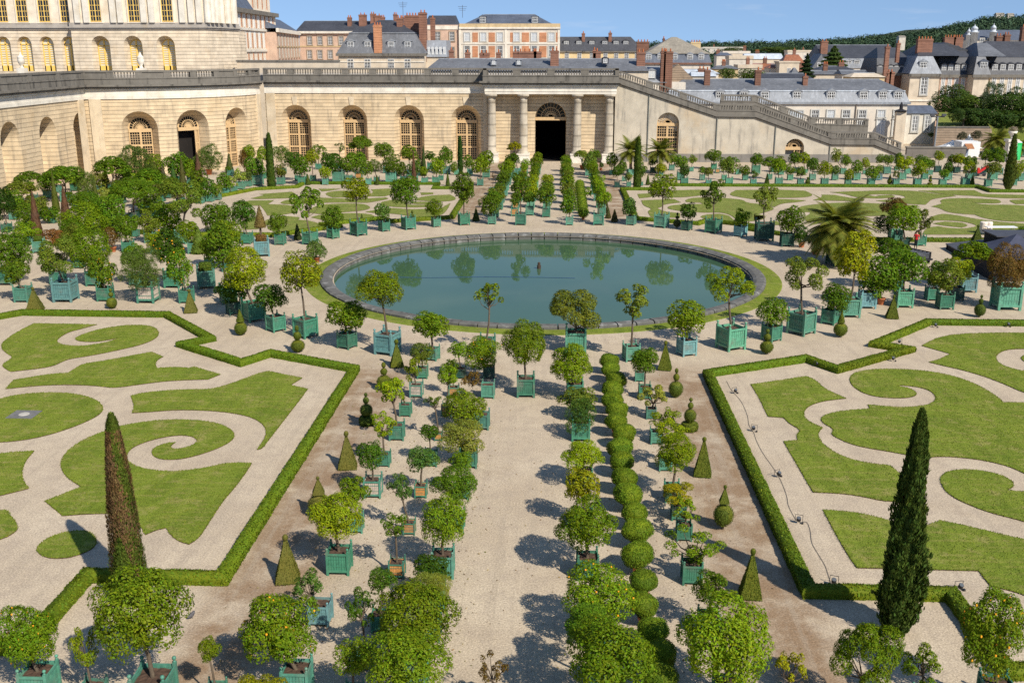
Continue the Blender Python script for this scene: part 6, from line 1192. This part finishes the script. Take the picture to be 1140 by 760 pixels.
# chapel roof far right
YC=420; x0,ze=XZ(1086,45,YC); x1,_=XZ(1145,45,YC); W_=x1-x0; zr=XZ(1110,33.5,YC+6)[1]; e=B('domed_church','far pale church with blue slate roof and small lantern turrets','church',x0,YC,0); e.wall(W_,18,ze,PALE); e.roof(-.2,W_,-.3,18,ze,zr-ze,.6,8,SL_B)
for px,y0,y1,r in ((1083,42,27,1.5),(1104,42,26,1.2),(1077,44,31,.8)):
    x,_=XZ(px,40,YC); a=XZ(px,y0,YC)[1]; b=XZ(px,y1,YC)[1]; h=b-a; m=MB(); m.lathe([(r,-8),(r,h*.35),(r*1.2,h*.36),(r*1.2,h*.42),(r*.8,h*.43),(r*.8,h*.62),(r*.95,h*.63),(r*.6,h*.78),(r*.2,h*.85),(.12,h*.9),(.05,h)],12,c=(x-x0,-1,a)); e.part('lantern',m,WHR,True)
for px in (1093,1101,1110,1120): x,z=XZ(px,49,YC); e.win(x-x0,z-1,1.6,3.0,ny=3)
# jumble of town houses
rg=random.Random(11); twn=[(748,800,82,93,90,240,WHR,'white zinc','wide'),(771,797,85,92,88,236,WHR,'pale zinc','low'),(795,822,77,92,86,290,SL_G,'grey slate','small'),(812,838,66,80,62,330,CREAM,'flat cream','plain'),(822,848,76,92,72,300,CREAM,'flat cream','boxy'),(830,872,66,75,60,400,WHR,'white metal','long'),(845,905,88,97,82,255,SL_D,'dark slate','low'),(838,864,78,84,71,330,TILE,'red tile','small'),(856,872,76,84,72,315,TILE,'brick red tile','narrow'),(868,890,70,92,69,310,CREAM,'plain parapet','tall cream'),(872,895,70,76,61,360,TILE,'rusty tile','long'),(877,903,58,62,56,520,CREAM,'flat pale','distant'),(880,893,88,92,76,290,SL_G,'grey','sloping'),(905,935,83,92,80,262,SL_G,'grey slate','low hipped'),(912,950,78,90,76.5,268,SL_D,'dark slate','middle'),(938,968,83,92,79,250,SL_G,'slate','chimneyed'),(798,815,62,70,59,420,SL_B,'blue slate','small distant'),(805,835,60,64,57,560,PALE,'flat pale','far distant'),(948,985,86,92,82,240,CREAM,'gabled cream','narrow'),(780,830,54,57,52.5,900,PALE,'long flat pale','very distant')]
for i,(pa,pb,ye,yb,yr,Y,rm,rl,sz) in enumerate(twn):
    x0,ze=XZ(pa,ye,Y); x1,_=XZ(pb,ye,Y); W_=x1-x0; D=min(18,max(7,W_*.7)); zr=XZ((pa+pb)/2,yr,Y+D*.5)[1]; e=B('town_house',f'{sz} town house with {rl} roof, {ORD(i)} of the jumbled roofs counted by distance','house',x0,Y,0)
    e.e['tmp']=Y; e.wall(W_,D,ze,[PALE,CREAM,OCH,PALE][i%4] if i!=10 else BRICK); 
    if 'flat' in rl or 'plain' in rl: m=MB(); m.box(-.2,W_+.2,-.2,D+.2,ze,ze+max(.4,min(2,zr-ze))); e.part('parapet',m,rm)
    else: e.roof(-.3,W_+.3,-.3,D+.3,ze,max(.8,zr-ze),.3 if i%2 else 1.6,D*.47,rm,ridge=True)
    n=max(1,int(W_/4.5))
    for k in range(n):
        if ze>4: e.win(W_*(k+.5)/n,ze-3.2,1.1,1.7,tm=None)
    if i%3 and W_>5: e.chim(W_*rg.uniform(.15,.85),D*.5,ze,max(zr,ze)+rg.uniform(.8,2.2),rg.uniform(.8,1.6),.9,[BRICK,BRKD][i%2],rg.randint(1,3))
tw=sorted([o for o in C.objects if o.get('tmp')],key=lambda o:o['tmp'])
for i,o in enumerate(tw): o['label']=o['label'].split(', ')[0]+f', {ORD(i)} nearest of the town jumble'; o['group']='jumbled town roofs beyond the staircase'; del o['tmp']
for px,y0,y1,w,Y in ((774.5,96,79,2.0,232),(810,95,76,3.6,240)):
    pass
# garden walls at right
def gwall(pa,pb,Y,yt,mat,name,label,th=.7,cop=True):
    x0,zt=XZ(pa,yt,Y); x1,_=XZ(pb,yt,Y); e=B(name,label,'wall',x0,Y,0); e.wall(x1-x0,th,zt-.2,mat)
    m=MB(); m.box(-.1,x1-x0+.1,-.12,th+.12,zt-.2,zt); e.part('coping',m,GREY if cop else mat)
gwall(1042,1105,196,141,RUB,'garden_wall','tall brown rubble garden wall under the green bank at right')
gwall(1010,1076,181,163.5,DGW,'parapet_wall','low dark grey stone wall right of the stair foot')
gwall(1100,1165,192,160,RUB,'brick_wall','lower brown brick wall behind the green cabin')
gwall(1124,1150,184,177,PALE,'block_wall','pale low wall beside the green cabin')
x0,z=XZ(1041,141,197); m=MB(); m.hexa([(x0+.3,197,0),(x0+30,197,0),(x0+30,215,0),(x0*215/197+.5,215,0),(x0+.3,197,z-.3),(x0+30,197,z-.3),(x0+30,215,z+1.6),(x0*215/197+.5,215,z+1.6)]); o=m.build('grass_bank',GRASSF); tag(o,kind='structure')
# ---------------------------------------------------------------- trees of the town and forest
def bigtree(px,yb,yt,w,Y,hue,label,kind='loose',name='tree',cat='tree',group=None,conifer=False):
    q=AY(px,yb,Y); b=Vector((q.x,Y,max(0,q.z))); zt=AY(px,yt,Y).z; k=mpp(b.x,Y,b.z); rng=random.Random(px); e=empty(name,b,0,label,cat,group); h=zt-b.z; r=w*k*.58
    if conifer:
        rngn=np.random.default_rng(px); n=5200; u=rngn.random(n)**1.25; a=rngn.random(n)*6.283; lay=.78+.3*np.sin(u*38); rr=r*(1-u)**.85*lay*(.5+.55*rngn.random(n)**.5); P=np.stack([np.cos(a)*rr,np.sin(a)*rr,h*.06+u*h*.94],1)
        qm=QM(); qm.add(*leaves(P,np.stack([np.cos(a)*.6,np.sin(a)*.6,np.full(n,.7)],1)+rngn.normal(0,.4,(n,3)),r*.20,rngn,.45)); link('crown',qm.mesh('conifer_crown',LEAF),e,color=hue)
        m=MB(); m.tube([(0,0,0),(0,0,h*.9)],[r*.08,.03],7); m.build('trunk',BARK,e)
    else:
        me,Cc=crown(kind,1 if w<42 else 0,rng.randrange(4)); ch=h*.5; link('crown',me,e,loc=(0,0,h*.52),sc=(r,r,ch),rz=rng.random()*6,color=hue); m=MB(); m.tube([(0,0,-.5),(0,0,h*.5)],[r*.07,r*.04],7)
        for c in Cc[:7]: m.tube([(0,0,h*.3),(c[0]*r*.5,c[1]*r*.5,h*.42+c[2]*ch*.3),(c[0]*r,c[1]*r,h*.52+c[2]*ch)],[r*.035,r*.025,r*.01],5,cap=False)
        m.build('trunk',BARK,e)
for a in [(1059,140,96,42,219,(.055,.100,.018),'dark green leafy tree left in the clump behind the garden wall','round'),(1084,141,103,34,213,(.080,.130,.020),'bright leafy tree between darker trees above the wall','round'),(1100,140,88,26,211,(.105,.145,.085),'silvery feathery tree among the dark trees','feather'),(1121,143,98,46,206,(.050,.095,.016),'largest dark tree of the clump above the wall','loose'),(1152,150,92,42,209,(.045,.085,.018),'dark tree at the right picture edge','round'),(1072,142,118,34,199,(.045,.085,.02),'low dark bush atop the garden wall','bush'),(1088,144,121,34,200,(.045,.090,.018),'low leafy bush on the bank below the bright tree','loose'),(1108,147,122,38,199,(.040,.080,.016),'dark low bush on the bank behind the palm','loose'),(1132,149,123,40,200,(.048,.090,.018),'wide low bush on the bank at the right edge','loose'),(1040,155,147,14,203,(.06,.10,.02),'small bush behind the lamp post','bush'),
 (836,93,77,32,262,(.070,.115,.018),'bright green tree crown amid the town roofs','loose'),(862,92,82,20,270,(.06,.10,.02),'small green tree beside bright one in town','loose'),(808,90,75.5,20,275,(.07,.11,.022),'small round tree left of the town roofs','round'),(856,60,52,30,640,(.075,.115,.025),'far bright tree over the white roofs','loose'),(872,60,52,26,660,(.06,.10,.022),'far tree before the forest edge','loose'),(815,60,53,26,650,(.085,.115,.03),'far pale tree left before the forest','loose')]: bigtree(*a)
bigtree(927,80,52,30,285,(.050,.085,.020,1),'broad dark conifer before the broad slate house',conifer=True); bigtree(897,88,60,17,262,(.022,.042,.014,1),'slender dark conifer among town roofs',conifer=True)
q=G(1112,171); palm(1110,172,10,156,40,'green','palm behind the cypress before the brick wall at right',5,40,.9); palm(1138,175,8,163,24,'green','smaller palm at the right edge by the brick wall',6,30,.9)
# forested hill
def ridge(px):
    X=[600,700,780,850,905,950,1000,1040,1080,1100,1140,1200,1300,1500]; Yv=[42,41.5,41,40,38.5,36,32.5,27,19,15,14.5,10,6,6]; return np.interp(px,X,Yv)
def hz(x,y):    # ground height of the hill at world x,y
    px=570+FL*(x*_X.x+y*_Y.x)/(x*_X.y+y*_Y.y); t_=np.clip((y-560)/640,0,1); t_=t_*t_*(3-2*t_); top=18+(HY-ridge(px)-15.5)*1200/FL; return np.maximum(0,top)*t_
m=MB(); xs=np.linspace(-150,1500,56); ys=np.linspace(540,1500,24); V=[(x,y,float(hz(x,min(y,1200)))-.3-(8 if y<545 else 0)) for y in ys for x in xs]; n=len(xs); m.add(V,[(j*n+i,j*n+i+1,(j+1)*n+i+1,(j+1)*n+i) for j in range(len(ys)-1) for i in range(n-1)]); tag(m.build('hill',plain('forest_floor',(.035,.05,.02),.95,.3,.05),None,True),kind='structure')
rng=np.random.default_rng(7); qs=QM(); nT=5600
xx=rng.uniform(60,1250,nT); yy=560+640*rng.random(nT)**.8; nl=75
r=rng.uniform(4.2,7.8,nT); d=randdir(nT*nl,rng).reshape(nT,nl,3); d[:,:,2]=np.abs(d[:,:,2])*1.05-.25
rad=r[:,None,None]*(.75+.3*rng.random((nT,nl,1))); lump=1+.18*np.sin(d[:,:,0:1]*5+xx[:,None,None])+.15*np.sin(d[:,:,1:2]*6+yy[:,None,None])
P=np.stack([xx,yy,hz(xx,yy)+r*.55],1)[:,None,:]+d*rad*lump; P=P.reshape(-1,3); qs.add(*leaves(P,d.reshape(-1,3)+rng.normal(0,.45,(nT*nl,3))+np.array([0,0,.3]),1.7,rng,.7))
t=NT('forest_leaf'); g=t.n('NewGeometry'); f=t.noise(t.pos(),.045,2); c=t.ramp(f,(.32,(.026,.052,.032)),(.5,(.040,.072,.038)),(.7,(.066,.098,.044))); c=t.mix(1.0,c,t.ramp(g.outputs['Random Per Island'],(0,.7),(1,1.35)),'MULTIPLY'); FM=t.out(c,.8,.1)
tag(link('forest',qs.mesh('forest',FM)),'wooded hillside along the horizon at right','forest',kind='stuff')
# a few pale houses on the hill
for px,py,Y,s_ in ((1001,43,760,2.4),(1109,18.5,1130,4.5),(1122,18,1140,3.5)):
    x,z=XZ(px,py,Y); e=B('hill_house',['small white house half hidden on the wooded slope','larger pale villa high on the wooded hill','smaller pale villa beside the larger one on hill'][[1001,1109,1122].index(px)],'house',x,Y,z-8); e.wall(s_*1.9,6,8+s_*.4,PALE); e.roof(-.3,s_*1.9+.3,-.3,6.3,8+s_*.4,s_*.4,.5,2.9,SL_T)
# ---------------------------------------------------------------- event gear on the right
BLK=plain('black_cloth',(.018,.018,.022),.8,.2,3); NAVY=plain('navy_canvas',(.050,.055,.085),.75,.15,2); DECK=plain('grey_deck',(.060,.062,.072),.6,.2,2); ALU=plain('aluminium',(.45,.46,.48),.35,.1,6,metal=.8); REDP=plain('red_cloth',(.50,.02,.02),.6,.15,4); SKIN=plain('skin',(.50,.30,.21),.6,.05)
q=G(1126,306); e=empty('event_tent',(q.x,q.y,0),.02,'navy pop-up tent with dark side walls at the right edge','tent'); w=2.6; hh=2.1
m=MB(); n=6
cn=[(-w,-w),(w,-w),(w,w),(-w,w)]
for k in range(4):
    a,b=cn[k],cn[(k+1)%4]; 
    for i in range(n):
        for j in range(n):
            def pt(u,v): x=(a[0]*(1-u)+b[0]*u)*(1-v); y=(a[1]*(1-u)+b[1]*u)*(1-v); return (x,y,hh+1.35*v**1.35)
            m.add([pt(i/n,j/n),pt((i+1)/n,j/n),pt((i+1)/n,(j+1)/n),pt(i/n,(j+1)/n)],[(0,1,2,3)])
    m.add([(a[0],a[1],hh-.28),(b[0],b[1],hh-.28),(b[0],b[1],hh),(a[0],a[1],hh)],[(0,1,2,3)])
m.build('canopy',NAVY,e)
for x,y in cn: m=MB(); m.box(x-.05,x+.05,y-.05,y+.05,0,hh); m.build('pole',DECK,e)
m=MB(); m.box(-w+.03,-w+.08,-w,w,0,hh-.3); m.box(-w,w,w-.08,w-.03,0,hh-.3); m.box(w-.08,w-.03,-w,w,0,hh-.3); m.box(-w,-.9,-w+.02,-w+.06,0,hh-.3); m.box(.9,w,-w+.02,-w+.06,0,hh-.3); m.build('side_wall',BLK,e)
q=G(1132,283); e=empty('equipment_booth',(q.x,q.y,0),0,'black boxy equipment booth behind the navy tent','booth'); m=MB(); m.box(-1.9,3,0,3,0,1.6); m.build('body',BLK,e); m=MB(); m.box(-2.1,3.2,-.2,3.2,1.6,1.7); m.build('roof',DECK,e)
p0=[G(1052,277),G(1097,303),G(1120,298),G(1098,272)]; e=empty('stage_deck',p0[0],0,'low dark grey stage deck lying before the navy tent','stage'); m=MB(); 
Q=[p-p0[0] for p in p0]; m.hexa([tuple(v+Vector((0,0,.42))) for v in Q]+[tuple(v+Vector((0,0,.52))) for v in Q]); m.build('deck',DECK,e); m=MB()
for i in range(4):
    for f in (.03,.35,.66,.97): c=Q[i].lerp(Q[(i+1)%4],f)*.98+(Q[0]+Q[2])*.01; m.box(c.x-.05,c.x+.05,c.y-.05,c.y+.05,0,.42)
m.build('leg',BLK,e)
m=MB(); c=(Q[0]+Q[1]+Q[2]+Q[3])/4; 
for i in range(4): a=Q[i].lerp(c,.04); b=Q[(i+1)%4].lerp(c,.04); m.add([a,b,b+Vector((0,0,.42)),a+Vector((0,0,.42))],[(0,1,2,3)])
m.build('skirt',BLK,e)
q=G(1075,284); e=empty('ramp_truss',(q.x-.5,q.y-1.0,0),.15,'dark ramp frame leaning against the stage deck','ramp'); m=MB(); m.hexa([(-.2,-.9,0),(3.4,-.9,.05),(3.4,1.2,.05),(-.2,1.2,0),(-.2,-.9,.12),(3.4,-.9,.5),(3.4,1.2,.5),(-.2,1.2,.12)]); m.build('ramp',DECK,e)
q=G(1013,291); e=empty('steel_cart',(q.x,q.y,0),.5,'black cart stacked with folded aluminium barriers beside the grove','cart'); m=MB(); m.box(-1.1,1.1,-1.5,1.5,.28,.42)
for x in (-.9,.9): m.box(x-.05,x+.05,-1.4,1.4,.42,1.0)
m.build('chassis',BLK,e)
for i in range(5):
    m=MB(); z=.48+.11*i; 
    for s_ in (-.95,.95): m.tube([(s_,-1.3,z),(s_,1.3,z)],.035,6)
    for t_ in np.linspace(-1.3,1.3,7): m.tube([(-.95,t_,z),(.95,t_,z)],.028,6)
    m.build('barrier',ALU,e)
for x in (-.9,.9):
    for y in (-1.2,1.2): m=MB(); m.tube([(x-.06,y,.15),(x+.06,y,.15)],.15,12); m.build('wheel',BLK,e)
for i,px in enumerate((1094,1099.5)):
    q=G(px,260); m=MB(); m.lathe([(.36,0),(.38,.05),(.38,1.15),(.34,1.2),(.30,1.22),(.02,1.24)],14); tag(m.build('white_barrel',plain('cream_plastic_%d'%i,(.66,.58,.48),.5,.06),loc=(q.x,q.y,0)),('left' if i==0 else 'right')+' one of two pale barrels by the far hedge','barrel','pale barrels beside the far right hedge')
q=G(1113,262); e=empty('white_bench',(q.x,q.y,0),.05,'white trestle table left of the black booth','table'); m=MB(); m.box(-1.5,1.5,-.4,.4,.82,.90); m.build('table_top',WHITEP,e)
for x in (-1.2,1.2):
    for y in (-.3,.3): m=MB(); m.box(x-.03,x+.03,y-.03,y+.03,0,.82); m.build('leg',ALU,e)
# leaf litter blown over the gravel
rng=np.random.default_rng(12); n=3600; qm=QM()
lx=np.where(rng.random(n)<.6,AX+rng.choice([-6.1,-4.1,-2.4,2.7,6.3],n)+rng.normal(0,.7,n),rng.uniform(-36,34,n)); ly=27+rng.random(n)**1.3*50
kp=((lx-BC.x)**2+(ly-BC.y)**2>20**2)&(np.abs(lx-AX)<9.6)|((ly>70)&((lx-BC.x)**2+(ly-BC.y)**2>20.5**2)); lx,ly=lx[kp],ly[kp]
qm.add(*leaves(np.stack([lx,ly,np.full(len(lx),.02)],1),rng.normal(0,.35,(len(lx),3))+np.array([0,0,1.]),.085,rng,.5))
lm=NT('dry_leaf'); g=lm.n('NewGeometry'); lm.out(lm.ramp(g.outputs['Random Per Island'],(0,(.10,.055,.025)),(.5,(.22,.13,.05)),(.8,(.26,.20,.06)),(1,(.13,.14,.03))),.8,.2)
tag(link('fallen_leaves',qm.mesh('fallen_leaves',lm.m)),'dry fallen leaves scattered over the gravel','leaves',kind='stuff')
# people
def person(px,py,h,shirt,trousers,hat,label,rz):
    q=G(px,py); e=bpy.data.meshes.new('person'); V=[(0,0,.50),(0,0,.66),(0,.01,.78),(0,0,.83),(0,.01,.875),(0,.012,.94),(0,.01,.985),(.055,0,.48),(.06,-.015,.28),(.058,.01,.05),(.06,-.06,.02),(-.055,0,.48),(-.065,.03,.27),(-.06,.06,.05),(-.06,-.01,.02),(.115,0,.79),(.15,-.01,.63),(.13,-.08,.52),(-.115,0,.79),(-.15,.0,.63),(-.14,-.06,.51)]
    E=[(0,1),(1,2),(2,3),(3,4),(4,5),(5,6),(0,7),(7,8),(8,9),(9,10),(0,11),(11,12),(12,13),(13,14),(2,15),(15,16),(16,17),(2,18),(18,19),(19,20)]
    Rr=[.085,.08,.095,.04,.05,.062,.03,.062,.042,.026,.022,.062,.042,.026,.022,.04,.03,.022,.04,.03,.022]
    e.from_pydata([tuple(c*h for c in v) for v in V],E,[]); o=link('person',e); o.location=(q.x,q.y,0); o.rotation_euler=(0,0,rz)
    md=o.modifiers.new('skin','SKIN'); o.modifiers.new('sub','SUBSURF').levels=1; o.modifiers['sub'].render_levels=2
    for i,s_ in enumerate(e.skin_vertices[0].data): s_.radius=(Rr[i]*h,Rr[i]*h*.8); s_.use_root=(i==0)
    dg=bpy.context.evaluated_depsgraph_get(); me=bpy.data.meshes.new_from_object(o.evaluated_get(dg)); o.modifiers.clear(); o.data=me
    me.materials.clear()
    for m_ in (SKIN,shirt,trousers): me.materials.append(m_)
    for p in me.polygons: z=p.center.z/h; p.material_index=2 if z<.53 and abs(p.center.x)<.125*h else 1 if .53<=z<.815 and not(abs(p.center.x)>.125*h and z<.66) else 0; p.use_smooth=True
    m=MB()
    if hat: m.lathe([(.11*h,.955*h),(.11*h,.965*h),(.06*h,.975*h),(.055*h,1.01*h),(.01*h,1.02*h)],12,c=(0,.005*h,0)); m.build('hat',plain('straw',(.62,.48,.30),.8),o,True)
    else: m.lathe([(.055*h,.93*h),(.062*h,.965*h),(.045*h,1.0*h),(.01*h,1.01*h)],10,c=(0,.015*h,0)); m.build('hair',plain('dark_hair',(.04,.028,.02),.7),o,True)
    tag(o,label,'person'); return o
person(1111,307,1.72,plain('pink_print',(.55,.25,.24),.8,.5,9),plain('blue_denim',(.06,.08,.14),.8),True,'person in straw hat and patterned shirt standing by the navy tent',.8)
person(1019,277,1.7,REDP,plain('black_trousers',(.02,.02,.025),.8),False,'person in a red top behind the barrier cart',-.6)
# stall, tents, cabin
x0,z1=XZ(1071,158,183); x1,_=XZ(1092,158,183); e=B('white_stall','white boxy stall with small awning behind the tree row at right','stall',x0,183,0); W_=x1-x0; e.wall(W_,3.5,z1,WHITEP); m=MB(); m.hexa([(.5,-1.3,z1-1.1),(W_*.55,-1.3,z1-1.1),(W_*.55,0,z1-.4),(.5,0,z1-.4),(.5,-1.3,z1-1.0),(W_*.55,-1.3,z1-1.0),(W_*.55,0,z1-.3),(.5,0,z1-.3)]); e.part('awning',m,plain('rust_awning',(.32,.14,.06),.8)); m=MB(); m.box(.4,W_*.4,-.03,.02,.2,z1-1.2); e.part('door',m,plain('blue_grey_door',(.22,.26,.34),.6))
for i,(px,w) in enumerate(((1060,5.2),(1078,4.2))):
    x,z=XZ(px,163,189); zt=XZ(px,150.5 if i else 157,189)[1]; e=empty('white_marquee',(x,189,0),0,('peaked white marquee behind the white stall','sagging white marquee roof behind the grey wall')[1-i],'marquee','white marquees beyond the wall'); m=MB(); n=8
    for k in range(4):
        c=[(-1,-1),(1,-1),(1,1),(-1,1)]; a,b=c[k],c[(k+1)%4]
        for j in range(n):
            f=lambda u,t_:((a[0]*(1-u)+b[0]*u)*w*.5*(1-t_),(a[1]*(1-u)+b[1]*u)*w*.4*(1-t_),z-.2+(zt-z+.4)*t_**1.8); m.add([f(0,j/n),f(1,j/n),f(1,(j+1)/n),f(0,(j+1)/n)],[(0,1,2,3)])
    m.build('canopy',WHITEP,e)
    for a in (-1,1):
        for b in (-1,1): m=MB(); m.tube([(a*w*.48,b*w*.38,0),(a*w*.48,b*w*.38,z-.1)],.05,6); m.build('pole',ALU,e)
x,z=XZ(1131,158,179); e=empty('green_cabin',(x,179,0),.1,'bright green portable cabin beside the leaning cypress','cabin'); GRN=plain('bright_green_plastic',(.02,.42,.10),.45,.06); m=MB(); m.box(-.75,.75,-.7,.7,0,2.9); m.build('body',GRN,e); m=MB(); m.hexa([(-.8,-.75,2.9),(.8,-.75,2.9),(.8,.75,2.9),(-.8,.75,2.9),(-.5,-.5,3.15),(.5,-.5,3.15),(.5,.5,3.15),(-.5,.5,3.15)]); m.build('roof',WHITEP,e); m=MB(); m.box(-.5,.5,-.74,-.70,.15,2.5); m.build('door',plain('pale_green_plastic',(.05,.50,.16),.45,.05),e)
q=G(1092,196); e=empty('red_chute',(q.x,q.y,0),0,'bright red folding lift boom standing among the potted trees','machine'); e.scale=(.62,.62,.7); m=MB(); L=4.4; m.hexa([(-.9,-.25,.9),(-.7,-.25,.5),(1.5,-.25,1.9),(1.3,-.25,2.35),(-.9,.25,.9),(-.7,.25,.5),(1.5,.25,1.9),(1.3,.25,2.35)]); m.build('boom',REDP,e); m=MB(); m.box(-1.0,-.55,-.3,.3,.25,1.7); m.build('mast',REDP,e); m=MB(); m.box(-1.0,1.0,-.35,.35,.3,.6); m.build('chassis',plain('dark_steel',(.05,.05,.055),.5),e)
for x in (-.8,.7):
    for y in (-.42,.42): m=MB(); m.tube([(x,y-.08,.25),(x,y+.08,.25)],.25,14); m.build('wheel',BLK,e)
# stone urn on pillar, lamp post, statue planter
q=AY(1126,160,176); e=empty('urn_pillar',(q.x,176,0),0,'pale stone pillar crowned with a flower-filled urn behind the cypress','pillar'); zt=AY(1126,155,176).z; m=MB(); m.box(-.7,.7,-.7,.7,0,zt-.4); m.box(-.9,.9,-.9,.9,zt-.4,zt); m.build('pillar',WHITE,e); m=MB(); m.lathe([(.4,0),(.25,.15),(.25,.35),(.6,.9),(.75,1.3),(.6,1.3)],14,c=(0,0,zt)); m.build('urn',WHITE,e,True); link('flowers',crown('bush',2,1)[0],e,loc=(0,0,zt+1.6),sc=(.8,.8,.55),color=(.30,.26,.24))
x,zt=XZ(1044,130,190); e=empty('lamp_post',(x,190,0),0,'grey metal floodlight mast beside the white annex','lamp post'); m=MB(); m.tube([(0,0,0),(0,0,zt)],.16,8); m.build('pole',plain('grey_metal',(.20,.21,.22),.5),e); m=MB(); m.box(-1.2,1.2,-.1,.1,zt-.1,zt+.1); m.build('crossbar',DECK,e)
for a in (-1,1): m=MB(); m.box(a*1.0-.35,a*1.0+.35,-.4,.05,zt+.1,zt+.5); m.build('floodlight',DECK,e)
x,zt=XZ(1004,113.5,203); e=empty('street_lantern',(x,203,0),0,'old black lantern on a stone post at the corner of mansard house','lantern'); m=MB(); m.box(-.9,.9,-.5,.5,0,zt-1.9); m.build('post',CREAM,e); m=MB(); m.lathe([(.9,zt-1.9),(1.3,zt-1.7),(.35,zt-1.35),(.30,zt-.6),(.05,zt)],10); m.build('lamp_head',BLK,e)
for i,(px,py) in enumerate(((1071,152),(1087,151))):
    q=AY(px,py,187.5); e=empty('potted_shrub_ball',(q.x,187.5,0),0,('brownish round shrub on a stone post before the white marquee','dark shrub in an urn beside the white marquee')[i],'shrub'); m=MB(); m.box(-.3,.3,-.3,.3,0,q.z-.9); m.build('post',WHITE,e); link('crown',crown('bush',2,i)[0],e,loc=(0,0,q.z),sc=(1.1,1.1,1.0),color=(.07,.075,.045))
# television aerials
for px,py0,py1,Y in ((449,20,2,300),(515,14,6,310)):
    x,z0=XZ(px,py0+6,Y); zt=XZ(px,py1,Y)[1]; m=MB(); m.tube([(0,0,z0),(0,0,zt)],.06,5); 
    for k in range(3): m.tube([(-1.3+.2*k,0,zt-.4-.5*k),(1.3-.2*k,0,zt-.4-.5*k)],.04,4)
    tag(m.build('roof_aerial',DECK,loc=(x,Y,0)),('thin roof aerial above the mansard house','thin roof aerial left of the hipped roof')[px>500],'aerial')
# ---------------------------------------------------------------- spotlights with cable, bird
BK=plain('black_metal',(.022,.022,.025),.45,.2,8); LENS=plain('lamp_glass',(.10,.11,.12),.1,.1)
SPOTS=[(818,438),(839,480),(866,531),(889,582),(928,651),(1068,657),(909,408),(994,402),(1001,383),(1041,364.5),(1122,364)]
for i,(px,py) in enumerate(SPOTS):
    q=G(px,py); rg=random.Random(i); e=empty('spotlight',(q.x,q.y,.0),rg.uniform(-.6,.6),'black ground spotlight on wire stand, '+(ORD(i)+' from the back corner along the hedge side' if i<5 else 'right of the tall dark cypress' if i==5 else ORD(i-6)+' from left along the back hedge of right lawns'),'spotlight','black spotlights along the near right hedge'); e.scale=(.72,.72,.78)
    m=MB()
    for x in (-.2,.2): m.tube([(x,.12,0),(x,.1,.42)],.014,5)
    m.tube([(-.2,.1,.42),(.2,.1,.42)],.014,5); m.build('stand',BK,e)
    m=MB(); m.lathe([(.09,0),(.12,.03),(.12,.20),(.10,.22)],12); o=m.build('lamp_head',BK,e,True,loc=(0,-.02,.16)); o.rotation_euler=(.5,0,0); m=MB(); m.lathe([(.10,.221),(.01,.224)],12); m.build('lens',LENS,o)
    m=MB(); m.box(.16,.26,-.10,.02,.0,.09); m.build('ballast',BK,e)
m=MB(); pts=[(809,424),(813,432),(818,438),(826,448),(832,462),(834,473),(839,481),(843,492),(850,505),(862,522),(870,536),(876,552),(878,563),(888,580),(898,581),(902,590),(904,604),(912,618),(919,630),(923,642),(928,650),(950,651),(972,654),(990,657)]
P=[G(x,y,.02) for x,y in pts]; Q=[]
for i in range(len(P)-1):
    for k in range(4): 
        t_=k/4; a,b,c,d=P[max(i-1,0)],P[i],P[i+1],P[min(i+2,len(P)-1)]; Q.append(.5*((2*b)+(c-a)*t_+(2*a-5*b+4*c-d)*t_*t_+(3*b-a-3*c+d)*t_**3))
m.tube(Q+[P[-1]],.008,5); tag(m.build('power_cable',BK),'black power cable winding across gravel between the spotlights','cable')
q=G(213,688); e=bpy.data.meshes.new('pigeon'); V=[(0,-.17,.12),(0,-.08,.115),(0,.03,.13),(0,.11,.17),(0,.145,.215),(0,.18,.21),(.03,.01,.06),(.035,.03,.008),(-.03,.01,.06),(-.035,.03,.008)]; e.from_pydata(V,[(0,1),(1,2),(2,3),(3,4),(4,5),(2,6),(6,7),(2,8),(8,9)],[]); o=link('pigeon',e,loc=(q.x,q.y,0),rz=-.5); o.modifiers.new('s','SKIN'); o.modifiers.new('u','SUBSURF').render_levels=2
for i,s_ in enumerate(e.skin_vertices[0].data): rr=[.018,.05,.07,.05,.032,.008,.012,.008,.012,.008][i]*1.25; s_.radius=(rr,rr); s_.use_root=(i==2)
e.materials.append(plain('grey_feather',(.085,.080,.085),.7,.3,20)); o.scale=(.95,.95,.95); tag(o,'grey pigeon standing on bare gravel near the lower left','pigeon')
